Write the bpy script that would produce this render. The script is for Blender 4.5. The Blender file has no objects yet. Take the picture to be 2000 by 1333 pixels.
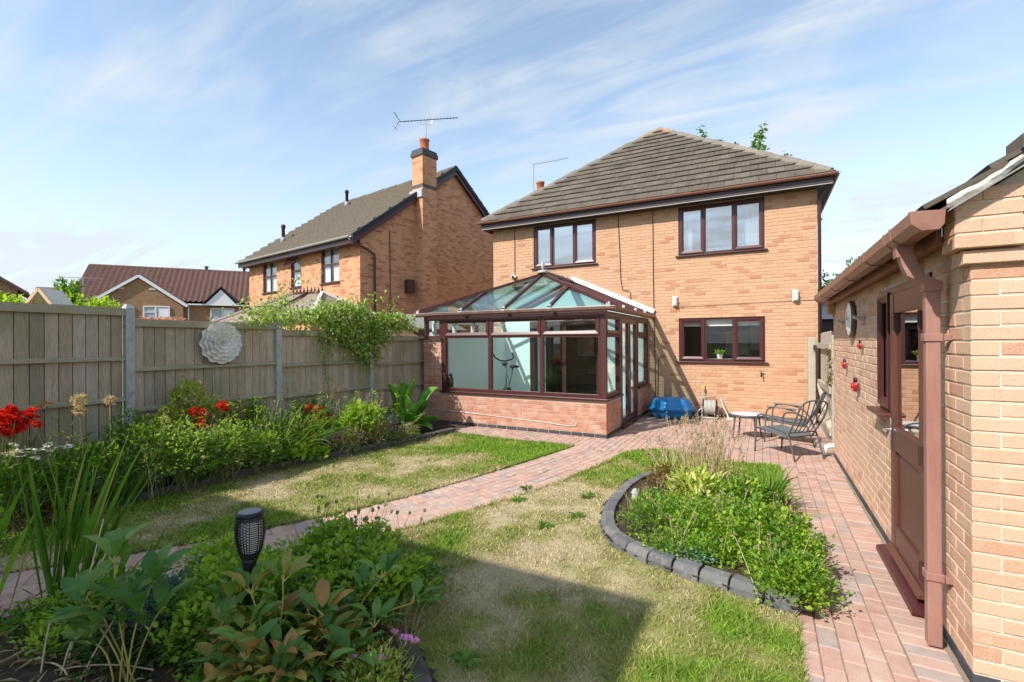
import bpy, math, random
import numpy as np
from mathutils import Matrix, Vector
R = math.radians
SC = bpy.context.scene
COL = SC.collection
random.seed(7)
RNG = np.random.default_rng(7)

# ------------------------------------------------------------------ camera
CAMH = 1.73
yaw, pitch, roll = R(27.96), R(.063), R(.318)
fwd = Vector((-math.sin(yaw) * math.cos(pitch), math.cos(yaw) * math.cos(pitch), math.sin(pitch)))
rgt = Vector((math.cos(yaw), math.sin(yaw), 0))
dwn = fwd.cross(rgt)
r2 = rgt * math.cos(roll) + dwn * math.sin(roll)
d2 = dwn * math.cos(roll) - rgt * math.sin(roll)
cam = bpy.data.cameras.new('camera')
cam.sensor_width = 36.0
cam.lens = 926.0 * 36 / 2000
cam.clip_start = .02
cam.clip_end = 2000
co = bpy.data.objects.new('camera', cam)
COL.objects.link(co)
co.matrix_world = Matrix(((r2.x, -d2.x, -fwd.x, 0), (r2.y, -d2.y, -fwd.y, 0), (r2.z, -d2.z, -fwd.z, CAMH), (0, 0, 0, 1)))
SC.camera = co

# ------------------------------------------------------------------ light
SUN = Vector((.45, 1.0, -.97)).normalized()          # the way the sunlight travels
sun_el = math.asin(-SUN.z)
sun_az = math.atan2(-SUN.x, -SUN.y)
W = bpy.data.worlds.new('World')
SC.world = W
W.use_nodes = True
wn, wl = W.node_tree.nodes, W.node_tree.links
wn.clear()
def wnode(t, **k):
    n = wn.new(t)
    for a, b in k.items():
        setattr(n, a, b)
    return n
w_out = wnode('ShaderNodeOutputWorld')
w_bg = wnode('ShaderNodeBackground')
w_bg.inputs['Strength'].default_value = .15
sky = wnode('ShaderNodeTexSky', sky_type='NISHITA')
sky.sun_disc = False
sky.sun_elevation = sun_el
sky.sun_rotation = sun_az
sky.air_density = 1.0
sky.dust_density = .3
sky.ozone_density = 1.0
tc = wnode('ShaderNodeTexCoord')
sep = wnode('ShaderNodeSeparateXYZ')
wl.new(tc.outputs['Generated'], sep.inputs[0])
def wmath(op, a, b=None):
    n = wnode('ShaderNodeMath', operation=op)
    for i, q in enumerate((a, b)):
        if q is None:
            continue
        if isinstance(q, (int, float)):
            n.inputs[i].default_value = q
        else:
            wl.new(q, n.inputs[i])
    return n.outputs[0]
zz = wmath('MAXIMUM', wmath('ADD', sep.outputs['Z'], .16), .05)
comb = wnode('ShaderNodeCombineXYZ')
wl.new(wmath('DIVIDE', sep.outputs['X'], zz), comb.inputs[0])
wl.new(wmath('DIVIDE', sep.outputs['Y'], zz), comb.inputs[1])
def cirrus(rot, sx, sy, sc, lo, hi, det, dist, off):
    m = wnode('ShaderNodeMapping')
    m.inputs['Rotation'].default_value = (0, 0, R(rot))
    m.inputs['Scale'].default_value = (sx, sy, 1)
    m.inputs['Location'].default_value = off
    wl.new(comb.outputs[0], m.inputs[0])
    n = wnode('ShaderNodeTexNoise')
    n.inputs['Scale'].default_value = sc
    n.inputs['Detail'].default_value = det
    n.inputs['Roughness'].default_value = .55
    n.inputs['Distortion'].default_value = dist
    wl.new(m.outputs[0], n.inputs['Vector'])
    r = wnode('ShaderNodeMapRange', interpolation_type='SMOOTHSTEP')
    r.inputs[1].default_value = lo
    r.inputs[2].default_value = hi
    wl.new(n.outputs[0], r.inputs[0])
    return r.outputs[0]
c1 = cirrus(18, .50, 1.0, 2.2, .40, .70, 12, 1.3, (3.1, .7, 0))
c2 = cirrus(-12, .30, 1.3, 3.4, .42, .68, 12, 1.1, (7.3, 2.2, 0))
c3 = cirrus(10, .6, .9, .9, .34, .62, 3, .4, (1.3, 5.2, 0))
c4 = cirrus(38, .10, 2.6, 2.6, .50, .66, 8, .4, (2.2, 1.1, 0))
cl = wmath('ADD', wmath('ADD', wmath('MULTIPLY', c1, .55), wmath('MULTIPLY', c2, .42)), wmath('MULTIPLY', c4, .20))
cl = wmath('MULTIPLY', cl, wmath('ADD', wmath('MULTIPLY', c3, .70), .34))
hz = wnode('ShaderNodeMapRange', interpolation_type='SMOOTHSTEP')      # thin haze low in the sky, all the way round
wl.new(sep.outputs['Z'], hz.inputs[0])
hz.inputs[1].default_value = .40
hz.inputs[2].default_value = .0
hz.inputs[3].default_value = .04
hz.inputs[4].default_value = .75
cl = wmath('MINIMUM', wmath('ADD', cl, hz.outputs[0]), .92)
mx = wnode('ShaderNodeMixRGB')
wl.new(cl, mx.inputs[0])
hsv = wnode('ShaderNodeHueSaturation')
hsv.inputs['Saturation'].default_value = .88
hsv.inputs['Hue'].default_value = .492
hsv.inputs['Value'].default_value = .87
wl.new(sky.outputs[0], hsv.inputs['Color'])
wl.new(hsv.outputs[0], mx.inputs[1])
mx.inputs[2].default_value = (2.62, 2.86, 3.12, 1)
wl.new(mx.outputs[0], w_bg.inputs[0])
wl.new(w_bg.outputs[0], w_out.inputs[0])

sl = bpy.data.lights.new('sun', 'SUN')
sl.energy = 2.95
sl.angle = R(.55)
sl.color = (1, .945, .86)
so = bpy.data.objects.new('sun', sl)
COL.objects.link(so)
so.rotation_euler = SUN.to_track_quat('-Z', 'Y').to_euler()
so.location = (-10, -20, 30)

SC.view_settings.view_transform = 'Standard'
SC.view_settings.look = 'None'
SC.view_settings.exposure = 1.02
SC.view_settings.gamma = 1
SC.render.engine = 'CYCLES'
SC.cycles.use_denoising = True
SC.cycles.max_bounces = 10
SC.cycles.transparent_max_bounces = 24
SC.cycles.diffuse_bounces = 4
SC.cycles.glossy_bounces = 4
SC.cycles.transmission_bounces = 6
SC.cycles.caustics_reflective = False
SC.cycles.caustics_refractive = False

# ------------------------------------------------------------------ materials
def ramp_node(nt, stops):
    r = nt.nodes.new('ShaderNodeValToRGB')
    e = r.color_ramp.elements
    while len(e) < len(stops):
        e.new(.5)
    for q, (p, c) in zip(e, stops):
        q.position = p
        q.color = (*c, 1)
    return r
def rand_out(nt):
    oi = nt.nodes.new('ShaderNodeObjectInfo')
    ge = nt.nodes.new('ShaderNodeNewGeometry')
    a = nt.nodes.new('ShaderNodeMath')
    a.operation = 'ADD'
    nt.links.new(oi.outputs['Random'], a.inputs[0])
    nt.links.new(ge.outputs['Random Per Island'], a.inputs[1])
    f = nt.nodes.new('ShaderNodeMath')
    f.operation = 'FRACT'
    nt.links.new(a.outputs[0], f.inputs[0])
    return f.outputs[0]
def world_pos(nt):
    return nt.nodes.new('ShaderNodeNewGeometry').outputs['Position']
def noise(nt, scale, detail=4, rough=.6, vec=None, stretch=None, dist=0):
    v = vec or world_pos(nt)
    if stretch:
        m = nt.nodes.new('ShaderNodeMapping')
        m.inputs['Scale'].default_value = stretch
        nt.links.new(v, m.inputs[0])
        v = m.outputs[0]
    n = nt.nodes.new('ShaderNodeTexNoise')
    n.inputs['Scale'].default_value = scale
    n.inputs['Detail'].default_value = detail
    n.inputs['Roughness'].default_value = rough
    n.inputs['Distortion'].default_value = dist
    nt.links.new(v, n.inputs['Vector'])
    return n.outputs[0]
def mixrgb(nt, fac, a, b, mode='MIX'):
    m = nt.nodes.new('ShaderNodeMixRGB')
    m.blend_type = mode
    for i, q in ((0, fac), (1, a), (2, b)):
        if isinstance(q, (int, float)):
            m.inputs[i].default_value = q
        elif isinstance(q, tuple):
            m.inputs[i].default_value = (*q, 1)
        else:
            nt.links.new(q, m.inputs[i])
    return m.outputs[0]
def maprange(nt, v, a, b, c=0, d=1):
    m = nt.nodes.new('ShaderNodeMapRange')
    for i, q in ((1, a), (2, b), (3, c), (4, d)):
        m.inputs[i].default_value = q
    nt.links.new(v, m.inputs[0])
    return m.outputs[0]
def new_mat(name):
    m = bpy.data.materials.new(name)
    m.use_nodes = True
    nt = m.node_tree
    return m, nt, nt.nodes['Principled BSDF']
def bump(nt, bs, h, strength, dist):
    b = nt.nodes.new('ShaderNodeBump')
    b.inputs['Strength'].default_value = strength
    b.inputs['Distance'].default_value = dist
    nt.links.new(h, b.inputs['Height'])
    nt.links.new(b.outputs[0], bs.inputs['Normal'])
def surf(name, stops, rough=.8, wear=None, grain=60, gamt=.18, bstr=.4, bdist=.004, spec=.3, stretch=None, metal=0):
    """stops: colours picked at random per piece; wear: (colour, noise scale, lo, hi, amount)"""
    m, nt, bs = new_mat(name)
    if len(stops) == 1:
        col = nt.nodes.new('ShaderNodeRGB')
        col.outputs[0].default_value = (*stops[0][1], 1)
        col = col.outputs[0]
    else:
        rp = ramp_node(nt, stops)
        nt.links.new(rand_out(nt), rp.inputs[0])
        col = rp.outputs[0]
    if grain:
        g = noise(nt, grain, 5, .65, stretch=stretch)
        col = mixrgb(nt, 1.0, col, ramp2(nt, g, 1 - gamt, 1 + gamt), 'MULTIPLY')
        if bstr:
            bump(nt, bs, g, bstr, bdist)
    for w in ([wear] if wear and not isinstance(wear, list) else wear or []):
        wc, sc, lo, hi, amt = w[:5]
        wn_ = noise(nt, sc, 5, .6, stretch=w[5] if len(w) > 5 else None)
        col = mixrgb(nt, maprange(nt, wn_, lo, hi, 0, amt), col, wc)
    nt.links.new(col, bs.inputs['Base Color'])
    bs.inputs['Roughness'].default_value = rough
    bs.inputs['Specular IOR Level'].default_value = spec
    bs.inputs['Metallic'].default_value = metal
    return m
def ramp2(nt, v, lo, hi):
    r = maprange(nt, v, .25, .75, lo, hi)
    c = nt.nodes.new('ShaderNodeCombineXYZ')
    for i in range(3):
        nt.links.new(r, c.inputs[i])
    return c.outputs[0]
def leafmat(name, stops, trans=.35, rough=.5, spec=.35):
    m, nt, bs = new_mat(name)
    rp = ramp_node(nt, stops)
    nt.links.new(rand_out(nt), rp.inputs[0])
    n = noise(nt, 9, 3)
    col = mixrgb(nt, 1.0, rp.outputs[0], ramp2(nt, n, .78, 1.22), 'MULTIPLY')
    nt.links.new(col, bs.inputs['Base Color'])
    bs.inputs['Roughness'].default_value = rough
    bs.inputs['Specular IOR Level'].default_value = spec
    t = nt.nodes.new('ShaderNodeBsdfTranslucent')
    nt.links.new(mixrgb(nt, 1.0, col, (1.25, 1.2, .6), 'MULTIPLY'), t.inputs[0])
    mix = nt.nodes.new('ShaderNodeMixShader')
    mix.inputs[0].default_value = trans
    out = nt.nodes['Material Output']
    nt.links.new(bs.outputs[0], mix.inputs[1])
    nt.links.new(t.outputs[0], mix.inputs[2])
    nt.links.new(mix.outputs[0], out.inputs[0])
    return m
def glassmat(name, tint, refl=.08, extra=.75, rough=.004):
    m, nt, bs = new_mat(name)
    nt.nodes.remove(bs)
    t = nt.nodes.new('ShaderNodeBsdfTransparent')
    t.inputs[0].default_value = (*tint, 1)
    g = nt.nodes.new('ShaderNodeBsdfGlossy')
    g.inputs['Roughness'].default_value = rough
    lw = nt.nodes.new('ShaderNodeLayerWeight')
    lw.inputs[0].default_value = .5
    pw = nt.nodes.new('ShaderNodeMath')
    pw.operation = 'POWER'
    nt.links.new(lw.outputs['Facing'], pw.inputs[0])
    pw.inputs[1].default_value = 2.6
    ml = nt.nodes.new('ShaderNodeMath')
    ml.operation = 'MULTIPLY_ADD'
    nt.links.new(pw.outputs[0], ml.inputs[0])
    ml.inputs[1].default_value = extra
    ml.inputs[2].default_value = refl
    ml.use_clamp = True
    mix = nt.nodes.new('ShaderNodeMixShader')
    nt.links.new(ml.outputs[0], mix.inputs[0])
    nt.links.new(t.outputs[0], mix.inputs[1])
    nt.links.new(g.outputs[0], mix.inputs[2])
    nt.links.new(mix.outputs[0], nt.nodes['Material Output'].inputs[0])
    return m
def attrmat(name, rough=.85, trans=0, grain=0, bstr=0, bdist=.01):
    m, nt, bs = new_mat(name)
    a = nt.nodes.new('ShaderNodeVertexColor')
    a.layer_name = 'Col'
    col = a.outputs[0]
    if grain:
        g = noise(nt, grain, 5, .7)
        col = mixrgb(nt, 1.0, col, ramp2(nt, g, .6, 1.4), 'MULTIPLY')
        bump(nt, bs, g, bstr, bdist)
    nt.links.new(col, bs.inputs['Base Color'])
    bs.inputs['Roughness'].default_value = rough
    bs.inputs['Specular IOR Level'].default_value = .2
    if trans:
        t = nt.nodes.new('ShaderNodeBsdfTranslucent')
        nt.links.new(col, t.inputs[0])
        mix = nt.nodes.new('ShaderNodeMixShader')
        mix.inputs[0].default_value = trans
        nt.links.new(bs.outputs[0], mix.inputs[1])
        nt.links.new(t.outputs[0], mix.inputs[2])
        nt.links.new(mix.outputs[0], nt.nodes['Material Output'].inputs[0])
    return m

M = {}
TAN = [(0, (.53, .305, .18)), (.3, (.555, .325, .195)), (.6, (.575, .345, .21)), (.83, (.54, .31, .18)), (.91, (.49, .25, .14)), (1, (.435, .195, .105))]
M['brick_tan'] = surf('tan_brick', TAN, .88, ((.66, .46, .30), 14, .55, .75, .3), 70, .10, .35, .003)
M['brick_tan_near'] = surf('tan_brick_near', [(0, (.62, .395, .265)), (.3, (.66, .43, .295)), (.6, (.68, .46, .32)), (.8, (.635, .41, .275)), (.92, (.585, .35, .23)), (1, (.55, .305, .20))], .88,
    [((.72, .53, .38), 22, .50, .75, .45), ((.36, .18, .11), 90, .62, .72, .4), ((.42, .30, .21), 2.5, .60, .75, .35), ((.30, .17, .12), 260, .60, .68, .4)], 120, .24, .9, .005)
M['brick_red'] = surf('red_brick', [(0, (.42, .18, .11)), (.3, (.49, .225, .14)), (.55, (.47, .24, .165)), (.8, (.51, .28, .195)), (1, (.38, .155, .10))], .88, ((.60, .44, .35), 7, .45, .72, .6), 80, .18, .35, .003)
M['brick_blue'] = surf('blue_brick', [(0, (.045, .047, .055)), (.5, (.065, .066, .074)), (1, (.09, .088, .092))], .7, ((.3, .28, .26), 30, .6, .8, .3), 70, .2, .3, .003)
M['mortar'] = surf('mortar', [(0, (.47, .34, .24))], .95, None, 90, .15, .4, .003)
M['mortar_near'] = surf('mortar_near', [(0, (.64, .55, .44))], .95, ((.40, .33, .26), 6, .5, .7, .5), 110, .15, .5, .003)
M['mortar_red'] = surf('mortar_red', [(0, (.50, .36, .28))], .95, None, 90, .12, .3, .003)
M['brick_neigh'] = None
M['paver'] = surf('paver', [(0, (.43, .255, .195)), (.25, (.49, .30, .235)), (.5, (.51, .33, .26)), (.68, (.46, .275, .215)), (.82, (.41, .295, .25)), (.93, (.35, .29, .265)), (1, (.39, .23, .18))], .9,
    [((.60, .47, .39), 5, .40, .68, .5), ((.24, .18, .15), 24, .60, .78, .45), ((.33, .25, .20), 1.3, .50, .72, .5)], 110, .2, .5, .003)
M['sand'] = surf('joint_sand', [(0, (.36, .26, .20))], .98, ((.13, .16, .06), 5, .48, .64, .75), 140, .3, .5, .004)
M['wood_fence'] = surf('weathered_wood', [(0, (.38, .295, .215)), (.2, (.49, .385, .285)), (.45, (.42, .335, .255)), (.7, (.55, .435, .33)), (.85, (.46, .38, .305)), (1, (.33, .265, .20))], .9,
    [((.25, .26, .12), 1.9, .46, .68, .6), ((.17, .14, .11), 3.2, .58, .72, .5, (6, 6, .5)), ((.62, .55, .47), 2.4, .58, .74, .4, (5, 5, .6))], 24, .38, .6, .005, .15, (7, 7, .35))
M['wood_rail'] = surf('mossy_rail', [(0, (.36, .32, .23)), (1, (.42, .36, .28))], .9, [((.25, .28, .11), 4, .42, .66, .6)], 24, .25, .4, .004, .15, (3, .5, 6))
M['wood_gate'] = surf('pale_gate_wood', [(0, (.44, .38, .30)), (1, (.50, .44, .35))], .9, ((.22, .19, .13), 3, .5, .7, .4), 22, .25, .4, .004, .15, (8, 8, .4))
M['concrete'] = surf('concrete_post', [(0, (.44, .44, .425))], .95, [((.24, .245, .23), 9, .48, .66, .6), ((.5, .49, .46), 40, .66, .74, .5)], 90, .2, .5, .003)
M['spike'] = surf('brown_plastic_spike', [(0, (.13, .055, .035))], .6, None, 0)
M['upvc'] = surf('mahogany_plastic', [(0, (.072, .018, .019))], .38, None, 26, .2, .06, .001, .5, (1, 1, 8))
M['upvc_dark'] = surf('rosewood_plastic', [(0, (.075, .026, .026))], .38, None, 26, .2, .06, .001, .5, (1, 1, 8))
M['upvc_gutter'] = surf('sunlit_worn_mahogany_gutter', [(0, (.20, .115, .10))], .3, ((.34, .24, .21), 6, .45, .7, .5), 0, spec=.6)  # base colour lightened to paint in the gutter's sunlit gloss
M['upvc_door'] = surf('oak_brown_plastic', [(0, (.115, .042, .029))], .4, None, 20, .25, .08, .001, .5, (8, 8, .7))
M['gutter_brown'] = surf('terracotta_gutter', [(0, (.27, .125, .085))], .42, [((.36, .21, .16), 4, .5, .8, .5), ((.12, .06, .045), 9, .55, .72, .45)], 30, .06, 0, 0, .45)
M['pipe_brown'] = surf('brown_downpipe', [(0, (.30, .145, .115))], .45, [((.42, .26, .21), 3, .42, .72, .5, (3, 3, .6)), ((.16, .08, .065), 7, .57, .72, .4, (3, 3, .5))], 30, .05, 0, 0, .4)
M['fascia_brown'] = surf('brown_fascia', [(0, (.26, .10, .045))], .5, None, 18, .12, .1, .002, .4)
M['fascia_dark'] = surf('dark_fascia', [(0, (.055, .035, .038))], .4, None, 18, .12, 0, 0, .4)
M['white_plastic'] = surf('white_plastic', [(0, (.78, .78, .77))], .4, None, 0)
M['cream_plastic'] = surf('aged_white_plastic', [(0, (.62, .60, .52))], .5, ((.4, .37, .28), 14, .5, .7, .5), 30, .1, 0)
M['white_wall'] = surf('white_plaster', [(0, (.86, .90, .87))], .9, None, 40, .03, .05, .001)
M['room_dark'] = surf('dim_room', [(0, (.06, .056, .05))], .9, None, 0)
M['room_pale'] = surf('pale_room', [(0, (.80, .80, .79))], .9, None, 0)
M['blind'] = surf('roller_blind', [(0, (.80, .80, .76))], .85, None, 0)
M['curtain'] = surf('white_curtain', [(0, (.85, .86, .88))], .9, None, 0)
M['tile'] = surf('concrete_roof_tile', [(0, (.108, .088, .07)), (.4, (.135, .112, .088)), (.7, (.12, .10, .08)), (1, (.155, .128, .102))], .92,
    [((.27, .24, .18), 9, .57, .70, .45), ((.055, .045, .038), 2.2, .50, .70, .55), ((.34, .30, .2), 34, .68, .74, .6)], 60, .2, .5, .004, .2)
M['ridge'] = surf('ridge_tile', [(0, (.19, .17, .14)), (1, (.235, .21, .17))], .92, [((.36, .34, .26), 12, .55, .7, .45), ((.10, .09, .07), 4, .5, .7, .4)], 60, .22, .5, .004, .2)
M['lichen'] = surf('orange_lichen', [(0, (.46, .21, .05))], .95, None, 50, .3, .4, .004)
M['tile_old'] = surf('old_roof_tile', [(0, (.15, .125, .095))], .92, [((.12, .10, .08), 3, .5, .7, .5), ((.36, .33, .25), 14, .6, .75, .4)], 50, .22, .4, .004, .2)
M['tile_red'] = surf('red_pantile', [(0, (.20, .112, .09))], .85, ((.11, .078, .066), 1.4, .5, .7, .4), 8, .15, .2, .004, .3)
M['mortar_white'] = surf('white_verge_mortar', [(0, (.68, .66, .62))], .95, ((.34, .31, .28), 9, .45, .62, .7, (1, 1, 4)), 40, .2, .6, .01)
M['lead'] = surf('white_flashing', [(0, (.80, .80, .79))], .6, None, 20, .06, 0)
M['lead_grey'] = surf('lead_flashing', [(0, (.42, .44, .47))], .6, None, 20, .1, 0)
M['black_plastic'] = surf('black_plastic', [(0, (.016, .016, .018))], .38, None, 0)
M['black_verge'] = surf('black_verge_cap', [(0, (.022, .026, .03))], .5, None, 0)
M['cable'] = surf('dark_cable', [(0, (.03, .026, .024))], .6, None, 0)
M['terracotta'] = surf('terracotta_pot', [(0, (.44, .14, .06))], .8, None, 20, .15, .1, .002)
M['metal'] = surf('dull_aluminium', [(0, (.45, .46, .48))], .4, None, 0, metal=.8)
M['grey_frame'] = surf('grey_powder_coat', [(0, (.095, .095, .10))], .42, None, 0, spec=.5)
M['grey_fabric'] = surf('grey_mesh_fabric', [(0, (.125, .14, .14))], .8, None, 500, .25, .2, .001)
M['chrome'] = surf('chrome', [(0, (.75, .76, .78))], .15, None, 0, metal=1)
M['blue_plastic'] = surf('blue_plastic', [(0, (.018, .24, .60))], .28, ((.04, .28, .62), 3, .5, .75, .6), 0, spec=.5)
M['grey_plastic'] = surf('grey_plastic', [(0, (.42, .42, .41))], .5, None, 0)
M['hose'] = surf('grey_hose', [(0, (.50, .50, .46))], .5, None, 0)
M['yellow_plastic'] = surf('yellow_plastic', [(0, (.75, .60, .02))], .4, None, 0)
M['red_gloss'] = surf('red_gloss', [(0, (.42, .012, .012))], .14, None, 0, spec=.6)
M['black_gloss'] = surf('black_gloss', [(0, (.012, .012, .014))], .16, None, 0, spec=.6)
M['pale_spot'] = surf('pale_spot', [(0, (.7, .6, .58))], .4, None, 0)
M['white_paint'] = surf('distressed_white_metal', [(0, (.76, .74, .70)), (1, (.84, .82, .78))], .6, [((.36, .29, .22), 26, .62, .74, .5)], 60, .1, .1, .002)
M['clock_face'] = surf('clock_face', [(0, (.82, .86, .84))], .25, None, 0)
M['soil'] = surf('soil', [(0, (.075, .052, .036))], 1.0, ((.15, .11, .08), 18, .5, .7, .6), 45, .5, 1.0, .02, .1)
M['earth'] = surf('earth', [(0, (.12, .12, .06))], 1.0, None, 6, .3, .3, .02, .1)
M['edging'] = surf('grey_edging_block', [(0, (.11, .11, .113)), (.5, (.14, .14, .14)), (1, (.175, .172, .165))], .95, [((.34, .32, .28), 16, .52, .72, .55), ((.09, .085, .07), 8, .56, .75, .45)], 90, .26, .5, .003, .2)
M['grass'] = attrmat('grass_blades', .7, .3)
M['turf'] = attrmat('turf', 1.0, 0, 130, .8, .012)
M['glass'] = glassmat('window_glass', (.95, .975, .965), .05, .8)
M['glass_up'] = glassmat('sky_glass', (.95, .97, .97), .40, .5)
M['glass_cons'] = glassmat('conservatory_glass', (.965, .99, .978), .06, .55)
M['glass_roof'] = glassmat('conservatory_roof_glass', (.80, .945, .935), .07, .45)
M['glass_door'] = glassmat('door_glass', (.7, .72, .7), .14, 1.1)
M['poly'] = surf('bronze_polycarbonate', [(0, (.30, .22, .17))], .3, None, 0)
M['poly_pale'] = surf('frosted_polycarbonate', [(0, (.52, .51, .48))], .3, None, 0)
M['timber_pale'] = surf('pale_timber', [(0, (.62, .46, .30))], .7, None, 12, .15, 0)
M['felt'] = surf('grey_roof_felt', [(0, (.30, .29, .27))], .95, None, 40, .2, .3, .004)
M['shed_wood'] = surf('brown_shed_wood', [(0, (.15, .09, .065))], .85, None, 14, .25, .2, .004)
M['stem_green'] = surf('green_stem', [(0, (.16, .20, .06)), (1, (.22, .24, .08))], .7, None, 0)
M['stem_dry'] = surf('dry_stem', [(0, (.50, .38, .22)), (.5, (.58, .47, .30)), (1, (.42, .30, .16))], .9, None, 0)
M['stem_yellow'] = surf('yellow_stem', [(0, (.40, .33, .08))], .7, None, 0)
M['bark'] = surf('bark', [(0, (.10, .075, .05))], .95, None, 30, .3, .5, .01)
G = lambda r, g, b: (r, g, b)
M['l_bright'] = leafmat('bright_leaf', [(0, G(.20, .37, .03)), (.4, G(.30, .49, .045)), (.75, G(.38, .56, .06)), (1, G(.48, .60, .09))], .5)
M['l_mid'] = leafmat('mid_green_leaf', [(0, G(.085, .21, .025)), (.5, G(.14, .30, .035)), (1, G(.22, .38, .05))], .5)
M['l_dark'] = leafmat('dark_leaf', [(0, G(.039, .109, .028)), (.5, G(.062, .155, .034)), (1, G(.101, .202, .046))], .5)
M['l_yellow'] = leafmat('yellow_green_leaf', [(0, G(.264, .372, .046)), (.5, G(.434, .527, .093)), (.85, G(.620, .651, .186)), (1, G(.744, .713, .341))], .35)
M['l_sedum'] = leafmat('pale_sedum_leaf', [(0, G(.202, .341, .070)), (.5, G(.310, .465, .109)), (.85, G(.449, .558, .186)), (1, G(.558, .558, .310))], .5)
M['l_sword'] = leafmat('sword_leaf', [(0, G(.08, .23, .025)), (.5, G(.13, .31, .035)), (.88, G(.20, .38, .055)), (1, G(.42, .43, .12))], .5, .45, .35)
M['l_peony'] = leafmat('peony_leaf', [(0, G(.07, .17, .03)), (.3, G(.11, .23, .04)), (.5, G(.20, .27, .05)), (.7, G(.36, .29, .06)), (.9, G(.40, .23, .06)), (1, G(.30, .15, .06))], .3, .5, .3)
M['l_peony_green'] = leafmat('green_peony_leaf', [(0, G(.075, .19, .04)), (.6, G(.12, .26, .05)), (1, G(.20, .33, .07))], .35, .5, .28)
M['l_canna'] = leafmat('big_leaf', [(0, G(.132, .310, .046)), (.6, G(.202, .419, .062)), (1, G(.295, .512, .093))], .4, .35, .5)
M['l_blue'] = leafmat('blue_green_leaf', [(0, G(.078, .171, .124)), (.6, G(.124, .248, .178)), (1, G(.202, .341, .248))], .2)
M['l_dry'] = leafmat('dry_leaf', [(0, G(.30, .20, .10)), (.5, G(.44, .33, .19)), (1, G(.55, .44, .29))], .3, .8, .1)
M['l_pink_dry'] = leafmat('pinkish_seed_head', [(0, G(.32, .20, .15)), (.6, G(.44, .31, .22)), (1, G(.40, .36, .2))], .3, .8, .1)
M['l_rust'] = leafmat('rusty_leaf', [(0, G(.15, .09, .02)), (.5, G(.26, .17, .03)), (1, G(.10, .12, .03))], .3, .7, .2)
M['l_vine'] = leafmat('birch_leaf', [(0, G(.155, .279, .039)), (.4, G(.264, .419, .062)), (.8, G(.434, .558, .124)), (1, G(.651, .682, .264))], .45, .38, .45)
M['f_red'] = leafmat('red_petal', [(0, G(.58, .012, .008)), (.7, G(.72, .022, .012)), (1, G(.75, .06, .015))], .35, .6, .2)
M['f_orange'] = leafmat('orange_petal', [(0, G(.68, .18, .012)), (1, G(.75, .30, .02))], .35, .6, .2)
M['f_white'] = leafmat('white_petal', [(0, G(.78, .78, .72)), (1, G(.86, .86, .82))], .3, .7, .2)
M['f_yellow'] = leafmat('yellow_centre', [(0, G(.62, .45, .03)), (1, G(.70, .52, .05))], .2, .7, .2)
M['f_pink'] = leafmat('pink_petal', [(0, G(.66, .24, .55)), (1, G(.75, .40, .68))], .35, .6, .2)
M['f_palepink'] = leafmat('pale_pink_petal', [(0, G(.62, .30, .28)), (1, G(.72, .42, .38))], .35, .6, .2)
M['f_purple'] = leafmat('purple_floret', [(0, G(.17, .03, .22)), (1, G(.26, .06, .30))], .25, .7, .2)
M['f_allium'] = leafmat('dry_allium_floret', [(0, G(.52, .40, .22)), (1, G(.66, .54, .34))], .3, .8, .1)

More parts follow.
